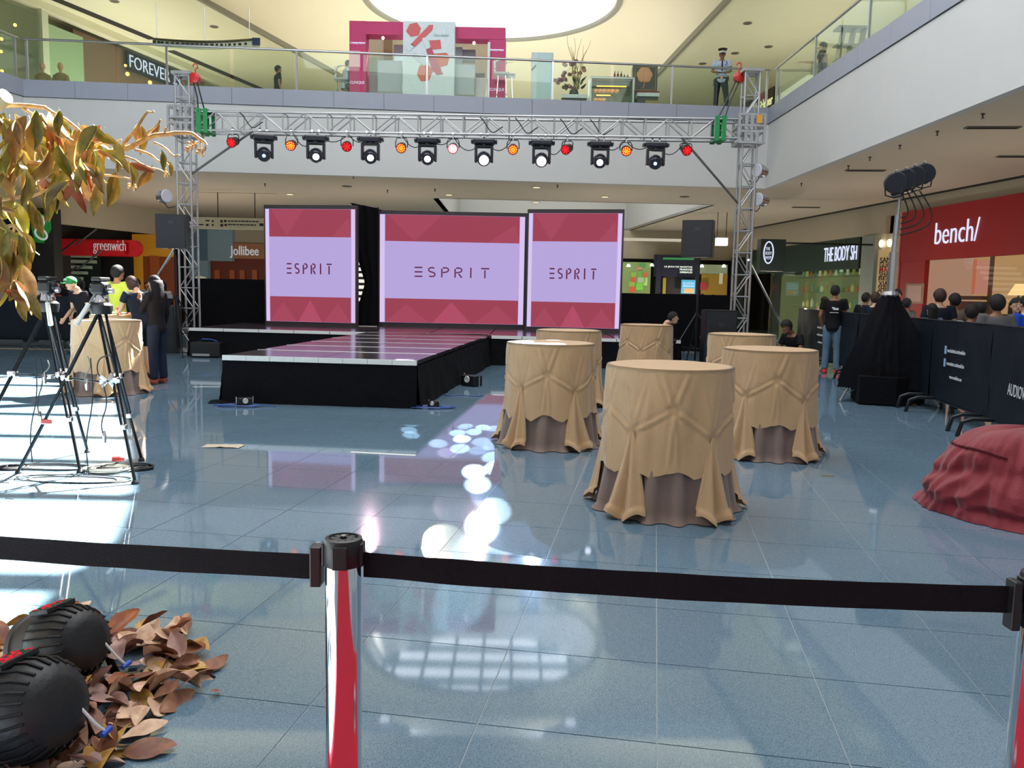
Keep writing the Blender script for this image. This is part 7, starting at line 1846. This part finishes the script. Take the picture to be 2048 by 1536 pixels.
# mannequins
for px, l in ((85, 'left cream headless-faced mannequin in the upper left shop window'), (121, 'right cream mannequin in the upper left shop window')):
    c = D(px, 133, 25.6); t = thing('mannequin', l, 'mannequin', (c.x, 25.6, c.z - 1.70), 0)
    m = MB(); V = Vector
    m.ball(V((0, 0, 1.70)), (.08, .10, .125), 16, 10); m.path([V((0, 0, 1.5)), V((0, 0, 1.62))], [.05, .045], 12)
    m.rings([m.ring(V((0, 0, z_)), V((1, 0, 0)), V((0, 1, 0)), a, b_, 18) for z_, a, b_ in ((.85, .14, .10), (.95, .17, .12), (1.1, .13, .10), (1.3, .17, .12), (1.42, .19, .10), (1.49, .10, .07), (1.53, .05, .05))])
    for sg in (-1, 1):
        m.path([V((.17 * sg, 0, 1.43)), V((.24 * sg, -.02, 1.16)), V((.22 * sg, .1, .92))], [.055, .042, .03], 10); m.path([V((.09 * sg, 0, .92)), V((.1 * sg, 0, .5)), V((.1 * sg, 0, .06))], [.085, .055, .04], 12)
    o = m.build('body', mat('cream_mannequin', (196, 160, 116), .4), t, world=False, smooth=True); remesh(o, .016, 2)
    m = MB(); m.rings([m.ring(V((0, 0, z_)), V((1, 0, 0)), V((0, 1, 0)), a, b_, 18) for z_, a, b_ in ((.80, .19, .15), (1.1, .15, .12), (1.3, .185, .135), (1.44, .20, .115), (1.50, .12, .09))])
    for sg in (-1, 1): m.path([V((.15 * sg, 0, 1.43)), V((.25 * sg, -.02, 1.16))], [.075, .062], 10)
    m.build('dress', cloth('olive_cream_dress', (150, 138, 96)), t, world=False, smooth=True)
    MB().lathe([(.2, 0), (.2, .02), (.02, .03), (.02, .1)], (0, 0, 0), 20).build('base_plate', M_steel, t, world=False)

# ================================================================== TREE AT THE LEFT
M_bark = mat('tan_bark', (150, 118, 76), .7, rgb2=(190, 156, 106), scale=30, bump=.5)
LM = [mat('leaf_olive_gold', (150, 132, 62), .26, rgb2=(118, 108, 52), scale=3.5, spec=.6), mat('leaf_tan_brown', (164, 130, 78), .3, rgb2=(134, 104, 60), scale=3.5, spec=.6), mat('leaf_green_gold', (112, 118, 44), .3, rgb2=(150, 136, 60), scale=3.5, spec=.7), mat('leaf_coral_brown', (172, 104, 74), .4, rgb2=(150, 96, 64), scale=3.5), mat('leaf_cream_tan', (206, 176, 128), .4, rgb2=(176, 140, 96), scale=3.5)]
def leafmesh(L_, W_, curl, fold, twist, m, seed, kink=0.0, nm='leaf'):
    mb = MB()
    def F(u, v):
        y = v; w_ = math.sin(math.pi * min(1, y * .97 + .015)) ** .75 * (1 - .25 * (y - .4)); x = (u - .5) * W_ * w_
        z = fold * abs(u - .5) * W_ * 2 * w_ + .10 * L_ * curl * math.sin(y * 2.2) * 2 + .05 * L_ * noise.noise(Vector((u * 2, y * 3, seed))) + kink * L_ * max(0, y - .6) ** 1.5
        p = Vector((x, y * L_, z)); a = twist * (y - .5); return Vector((p.x * math.cos(a) - p.z * math.sin(a), p.y, p.x * math.sin(a) + p.z * math.cos(a)))
    mb.grid(F, 6, 10)
    mb.path([Vector((0, -.15 * L_, 0)), Vector((0, 0, 0)), F(.5, .3) + Vector((0, 0, .001)), F(.5, .9)], [.0016, .0016, .0012, .0004], 4)
    me = mb.mesh(nm, fix=False); me.materials.append(m); me.shade_smooth(); return me
TB = Vector((-2.35, 2.55, 0))
tr = thing('dried_tree', 'dried leafy tree reaching in from the left border with golden brown leaves', 'tree', TB)
def bp(px, py, Y=2.6): return D(px, py, Y)
MB().path([TB, TB + Vector((.03, 0, .8)), TB + Vector((-.04, 0, 1.5)), TB + Vector((.05, 0, 2.0)), TB + Vector((0, 0, 2.7))], [.07, .06, .05, .045, .03], 12).build('trunk', M_bark, tr, smooth=True)
MB().path([TB + Vector((0, 0, 1.75)), bp(-70, 250, 2.5), bp(12, 192, 2.45)], [.03, .025, .022], 12).build('cut_branch', mat('grey_cut_bark', (150, 146, 122), .7, bump=.4), tr, smooth=60)
def branch(pts, r0, r1, name='branch'):
    n_ = len(pts); P_ = []
    for i in range(n_ - 1):
        for q in range(3): P_.append(lerp(pts[i], pts[i + 1], q / 3) + Vector((0, 0, .003 * math.sin(i * 3 + q))))
    P_.append(pts[-1]); MB().path(P_, [r0 + (r1 - r0) * i / (len(P_) - 1) for i in range(len(P_))], 7).build(name, M_bark, tr, smooth=True)
branch([TB + Vector((.02, 0, 1.9)), bp(-60, 205), bp(10, 210), bp(90, 216), bp(130, 237), bp(165, 268), bp(188, 250)], .010, .003)
branch([TB + Vector((0, 0, 1.7)), bp(-80, 320), bp(30, 325), bp(120, 335), bp(175, 308), bp(215, 306), bp(262, 292), bp(310, 272), bp(352, 264), bp(385, 269), bp(408, 281), bp(413, 291)], .013, .004)
branch([bp(120, 250), bp(150, 300), bp(165, 300), bp(215, 285), bp(243, 279)], .006, .002, 'twig')
branch([bp(243, 297), bp(262, 270), bp(280, 245), bp(296, 224), bp(308, 222)], .006, .0025, 'twig')
branch([bp(283, 283), bp(300, 262), bp(318, 245), bp(322, 240)], .005, .002, 'twig')
branch([bp(270, 300), bp(305, 312), bp(320, 322), bp(338, 330)], .005, .002, 'twig')
branch([bp(308, 285), bp(335, 300), bp(350, 312), bp(360, 312)], .004, .002, 'twig')
branch([bp(225, 309), bp(270, 320), bp(300, 335), bp(330, 345)], .004, .002, 'twig')
branch([bp(90, 330), bp(150, 345), bp(210, 350), bp(265, 360), bp(272, 372)], .005, .002, 'twig')
branch([bp(45, 217), bp(80, 240), bp(100, 262), bp(120, 290)], .005, .002, 'twig')
branch([bp(330, 268), bp(333, 256), bp(335, 252)], .004, .002, 'twig')
branch([bp(385, 269), bp(400, 278), bp(404, 300)], .003, .0015, 'twig')
branch([TB + Vector((0, 0, 1.5)), bp(-60, 430), bp(10, 455), bp(30, 452), bp(50, 470), bp(65, 505)], .009, .003)
branch([TB + Vector((0, 0, 1.6)), bp(-70, 380), bp(0, 400), bp(60, 395), bp(110, 370), bp(150, 372)], .008, .003)
branch([bp(30, 452), bp(20, 500), bp(28, 540)], .005, .002, 'twig')
rnd = random.Random(21); lmesh = []
for i in range(16):
    m = LM[[0, 1, 2, 0, 2, 1, 0, 4, 2, 1, 0, 2, 3, 0, 0, 2][i]]
    lmesh.append(leafmesh(1, .30 + .08 * rnd.random(), rnd.uniform(-1.1, 1.3), rnd.uniform(.2, 1.0), rnd.uniform(-.9, .9), m, i, rnd.uniform(-.3, .4)))
def put_leaf(px, py, lenpx, ang, k, Y=None, roll=None, lean=0):
    # ang: direction of the leaf tip in the picture plane, 0 = straight down, positive to the right
    Y = Y or rnd.uniform(2.35, 2.85); c = D(px, py, Y); L_ = lenpx * Y / FPX
    y_ = Vector((math.sin(R(ang)), lean, -math.cos(R(ang)))).normalized(); r_ = R(roll if roll is not None else rnd.uniform(-80, 80))
    z_ = Vector((0, -1, 0)); z_ = (z_ - y_ * z_.dot(y_)).normalized(); x_ = y_.cross(z_)
    x2 = x_ * math.cos(r_) + z_ * math.sin(r_); z2 = y_.cross(x2) * -1
    M = Matrix((x2, y_, x2.cross(y_))).transposed().to_4x4()
    piece('leaf', lmesh[k % 16], TF[tr.name].inverted() @ Matrix.Translation(c) @ M @ Matrix.Diagonal((L_, L_, L_, 1)), tr)
ML = [(52, 232, 95, -12, 1, 10), (80, 238, 92, 8, 5, -12), (158, 255, 65, 2, 0, 45), (115, 268, 85, -25, 9, 50), (150, 268, 60, 0, 1, -50), (276, 248, 42, 0, 1, 20), (283, 252, 55, -5, 0, 40), (318, 246, 30, -30, 1, 30), (322, 300, 42, 8, 2, 35), (336, 322, 30, 10, 0, 40),
      (232, 345, 70, -14, 10, 35), (256, 322, 52, 4, 0, 60), (303, 330, 52, -30, 9, 30), (186, 305, 50, 5, 11, 40), (195, 300, 45, 75, 12, -25), (260, 325, -48, 70, 12, -10), (235, 285, 52, -8, 0, 55), (95, 300, 75, -35, 9, 60), (145, 345, 80, 15, 12, -20), (110, 350, 75, 2, 2, 15), (140, 330, 75, 30, 7, 30), (115, 255, 40, -20, 0, 70),
      (30, 480, 80, -4, 1, 10), (38, 470, 60, 12, 2, 30), (12, 470, 90, -8, 4, 20), (20, 500, 80, 0, 9, 20), (45, 530, 70, 22, 7, 30), (30, 560, 75, 30, 7, 55), (10, 580, 60, 70, 12, 10), (48, 500, 45, -20, 4, 20), (25, 575, 48, 60, 13, 10), (8, 540, 80, -15, 0, 40), (58, 400, 60, 5, 6, 40), (75, 420, 55, 10, 0, 20), (95, 400, 45, -8, 2, 60)]
for px, py, ln_, an, k, ro in ML: put_leaf(px, py, abs(ln_), an, k, rnd.uniform(2.4, 2.75), ro)
for i in range(112):
    a = rnd.random(); px = rnd.uniform(-30, 175) if rnd.random() < .8 else rnd.uniform(150, 215); 
    py = rnd.uniform(215, 400) if px < 120 else rnd.uniform(250, 365)
    put_leaf(px, py, rnd.uniform(42, 78), rnd.gauss(0, 28), rnd.randrange(16))
for i in range(38): put_leaf(rnd.uniform(-40, 50), rnd.uniform(380, 590), rnd.uniform(50, 85), rnd.gauss(0, 30), rnd.randrange(16))
# small buds at twig tips
for px, py in ((405, 300), (398, 306), (330, 345), (192, 372), (262, 372), (382, 285), (375, 300)):
    mb = MB()
    for q in range(5): mb.ball(bp(px, py) + Vector((rnd.uniform(-.012, .012), rnd.uniform(-.01, .01), rnd.uniform(-.012, .012))), .006, 6, 4)
    mb.build('bud', LM[4], tr, smooth=True)

# ================================================================== FALLEN LEAVES AND FLOOR LIGHTS
FM = [mat('dry_leaf_beige', (222, 186, 156), .6, rgb2=(190, 150, 122), scale=3), mat('dry_leaf_brown', (150, 98, 68), .6, rgb2=(112, 68, 48), scale=3), mat('dry_leaf_rust', (184, 108, 54), .55, rgb2=(140, 76, 42), scale=3), mat('dry_leaf_ochre', (206, 158, 80), .5, rgb2=(166, 126, 60), scale=3), mat('dry_leaf_mauve', (182, 146, 136), .65, rgb2=(150, 114, 106), scale=3)]
fleaf = []
rnd = random.Random(33)
for i in range(16): fleaf.append(leafmesh(1, rnd.uniform(.45, .65), rnd.uniform(-.8, 1.3), rnd.uniform(-.2, .8), rnd.uniform(-.9, .9), FM[[0, 1, 2, 3, 4, 0, 4, 1, 0, 3, 4, 0, 4, 1, 0, 1][i]], 50 + i, rnd.uniform(-.5, .9), 'dried_leaf'))
nm_ = {0: 'beige', 1: 'dark brown', 2: 'rust brown', 3: 'ochre', 4: 'mauve brown'}; mi = [0, 1, 2, 3, 4, 0, 4, 1, 0, 3, 4, 0, 4, 1, 0, 1]
PILE = [(0, 1275), (40, 1290), (150, 1240), (195, 1262), (250, 1270), (335, 1275), (392, 1282), (385, 1320), (412, 1345), (362, 1372), (330, 1400), (340, 1440), (260, 1460), (250, 1505), (245, 1545), (120, 1600), (-60, 1600), (-60, 1290)]
PG = [G(*q) for q in PILE]
def inpoly(x, y, P):
    c = False
    for i in range(len(P)):
        a, b = P[i], P[i - 1]
        if (a.y > y) != (b.y > y) and x < (b.x - a.x) * (y - a.y) / (b.y - a.y) + a.x: c = not c
    return c
def ldistance(x, y): return min((Vector((x, y)) - Vector((a.x, a.y))).length for a in PG)
def drop(x, y, z, k, L_, lab, grp='fallen leaves in the pile', flat=.45):
    o = bpy.data.objects.new('dried_leaf', fleaf[k]); C.objects.link(o)
    o.location = (x, y, z + .012); o.scale = (L_, L_, L_); o.rotation_euler = (rnd.gauss(0, flat), rnd.gauss(0, flat), rnd.uniform(0, 6.28))
    tag(o, lab, 'leaf', grp); return o
cnt = 0
while cnt < 262:
    px = rnd.uniform(-60, 415); py = rnd.uniform(1240, 1580)
    if rnd.random() > .45 + .55 * (1 - (py - 1240) / 340): continue
    g_ = G(px, py); x, y = g_.x, g_.y
    if not inpoly(x, y, PG): continue
    d = ldistance(x, y); zl_ = rnd.random() * min(.09, d * .3); k = rnd.randrange(16)
    drop(x, y, zl_, k, rnd.uniform(.10, .165), 'curled %s fallen leaf in the pile around the floor lights' % nm_[mi[k]], 'fallen %s leaves in the pile' % nm_[mi[k]], .3); cnt += 1
p = G(402, 1382); drop(p.x, p.y, 0, 0, .115, 'single beige fallen leaf lying apart right of the pile', None, .12)
p = G(440, 1386); drop(p.x, p.y, 0, 1, .045, 'tiny dark curled leaf farthest right of the pile', None, .3)
p = G(375, 1280); drop(p.x, p.y, .01, 0, .13, 'large beige leaf at the upper right tip of the pile', None, .2)
M_pb = mat('black_ribbed_housing', (22, 23, 27), .5, var=.1, bump=.3, bscale=30)
def floor_par(px, py, yaw, label, sc=1.0):
    p = G(px, py); t = thing('floor_par_light', label, 'stage light', p, yaw)
    c = Vector((0, 0, .185 * sc)); ax = Vector((0, 1, -.30)).normalized()
    r = .140 * sc
    MB().lathe([(r * .90, .0), (r * .92, .02 * sc), (r * .92, .12 * sc), (r * .96, .125 * sc), (r * .96, .15 * sc), (r * .88, .15 * sc), (r * .86, .10 * sc), (0, .10 * sc)], c, 32, axis=ax).build('barrel', mat('dark_grey_barrel', (50, 46, 44), .5, var=.08), t, world=False, smooth=True)
    MB().lathe([(r * .84, .101 * sc), (0, .103 * sc)], c, 24, axis=ax).build('lens', mat('dark_lens', (60, 66, 74), .1), t, world=False)
    dome = [(.0, -.165), (r * .45 / sc, -.16), (r * .78 / sc, -.135), (r * .95 / sc, -.09), (r / sc, -.03), (r / sc, .03), (r * .94 / sc, .045)]
    MB().lathe([(a_ * sc, b_ * sc) for a_, b_ in dome], c, 32, axis=ax).build('housing', M_pb, t, world=False, smooth=True)
    u = Vector((1, 0, 0)); w2 = ax.cross(u)
    for k in range(26):
        g = 2 * math.pi * k / 26; rd_ = u * math.cos(g) + w2 * math.sin(g)
        MB().path([c + rd_ * (a_ * sc + .004) + ax * b_ * sc for a_, b_ in dome[2:6]], .004, 5).build('fin', M_black, t, world=False)
    upv = (Vector((0, 0, 1)) - ax * ax.z).normalized(); sd_ = ax.cross(upv)
    MB().bevbox(c + upv * (r + .006) + ax * .0 * sc, (.13 * sc, .10 * sc, .02), .004, Matrix((sd_, ax, upv)).transposed()).build('vent_plate', M_pb, t, world=False)
    rd = random.Random(int(px))
    gl = emis('vent_red_glow', (230, 30, 50), .9); gg = emis('vent_green_glow', (10, 100, 50), .5)
    for i in range(9):
        for j in range(5):
            q = rd.random()
            if q > .62: continue
            pos = c + upv * (r + .017) + ax * ((j - 2) * .018) * sc + sd_ * ((i - 4) * .013) * sc
            MB().box(pos, (.007 * sc, .010 * sc, .003), Matrix((sd_, ax, upv)).transposed()).build('vent_light', gl if q < .36 else gg, t, world=False)
    for sg in (-1, 1):
        k0 = c + Vector((sg * (r + .012), 0, 0))
        MB().lathe([(.03, -.012), (.034, 0), (.022, .018)], k0, 14, axis=(sg, 0, 0)).build('yoke_knob', M_blackm, t, world=False)
        MB().slab([k0 + Vector((0, -.016, .02)), k0 + Vector((0, .016, .02)), Vector((sg * (r + .02), .11 * sc, .004)), Vector((sg * (r + .02), .06 * sc, .004))], (sg, 0, 0), .006).build('yoke_leg', M_blackm, t, world=False)
        MB().slab([k0 + Vector((0, -.016, .02)), k0 + Vector((0, .016, .02)), Vector((sg * (r + .02), -.07 * sc, .004)), Vector((sg * (r + .02), -.12 * sc, .004))], (sg, 0, 0), .006).build('yoke_leg', M_blackm, t, world=False)
    for yy in (.085, -.095): MB().box((0, yy * sc, .008), (2 * r + .05, .03, .01)).build('yoke_foot', M_blackm, t, world=False)
    b_ = c - ax * .16 * sc
    MB().path([b_ + Vector((.05, 0, -.03)), b_ + Vector((.07, -.04, -.09)), b_ + Vector((.10, -.05, -.13))], .005, 6).build('plug_cable', M_white, t, world=False, smooth=True)
    MB().lathe([(.010, -.018), (.010, .018)], b_ + Vector((.10, -.05, -.13)), 10, axis=(1, 0, .2)).build('plug', mat('blue_plug', (30, 80, 190), .4), t, world=False)
    return t
floor_par(128, 1378, R(70), 'farther black finned floor light, tipped over in the leaf pile', .92)
floor_par(48, 1545, R(74), 'nearer black finned floor light at the lower left corner', 1.05)
# red carpet under the camera: the photograph shows it as the red stripes in the chrome post
t = MB().bevbox((.05, -.6, .006), (2.7, 4.9, .012), .004).build('red_carpet', mat('crimson_carpet', (196, 26, 52), .9, var=.08, scale=40, bump=.3, bscale=300))
tag(t, 'red carpet below the frame, seen as the red stripes in the chrome post', 'carpet')
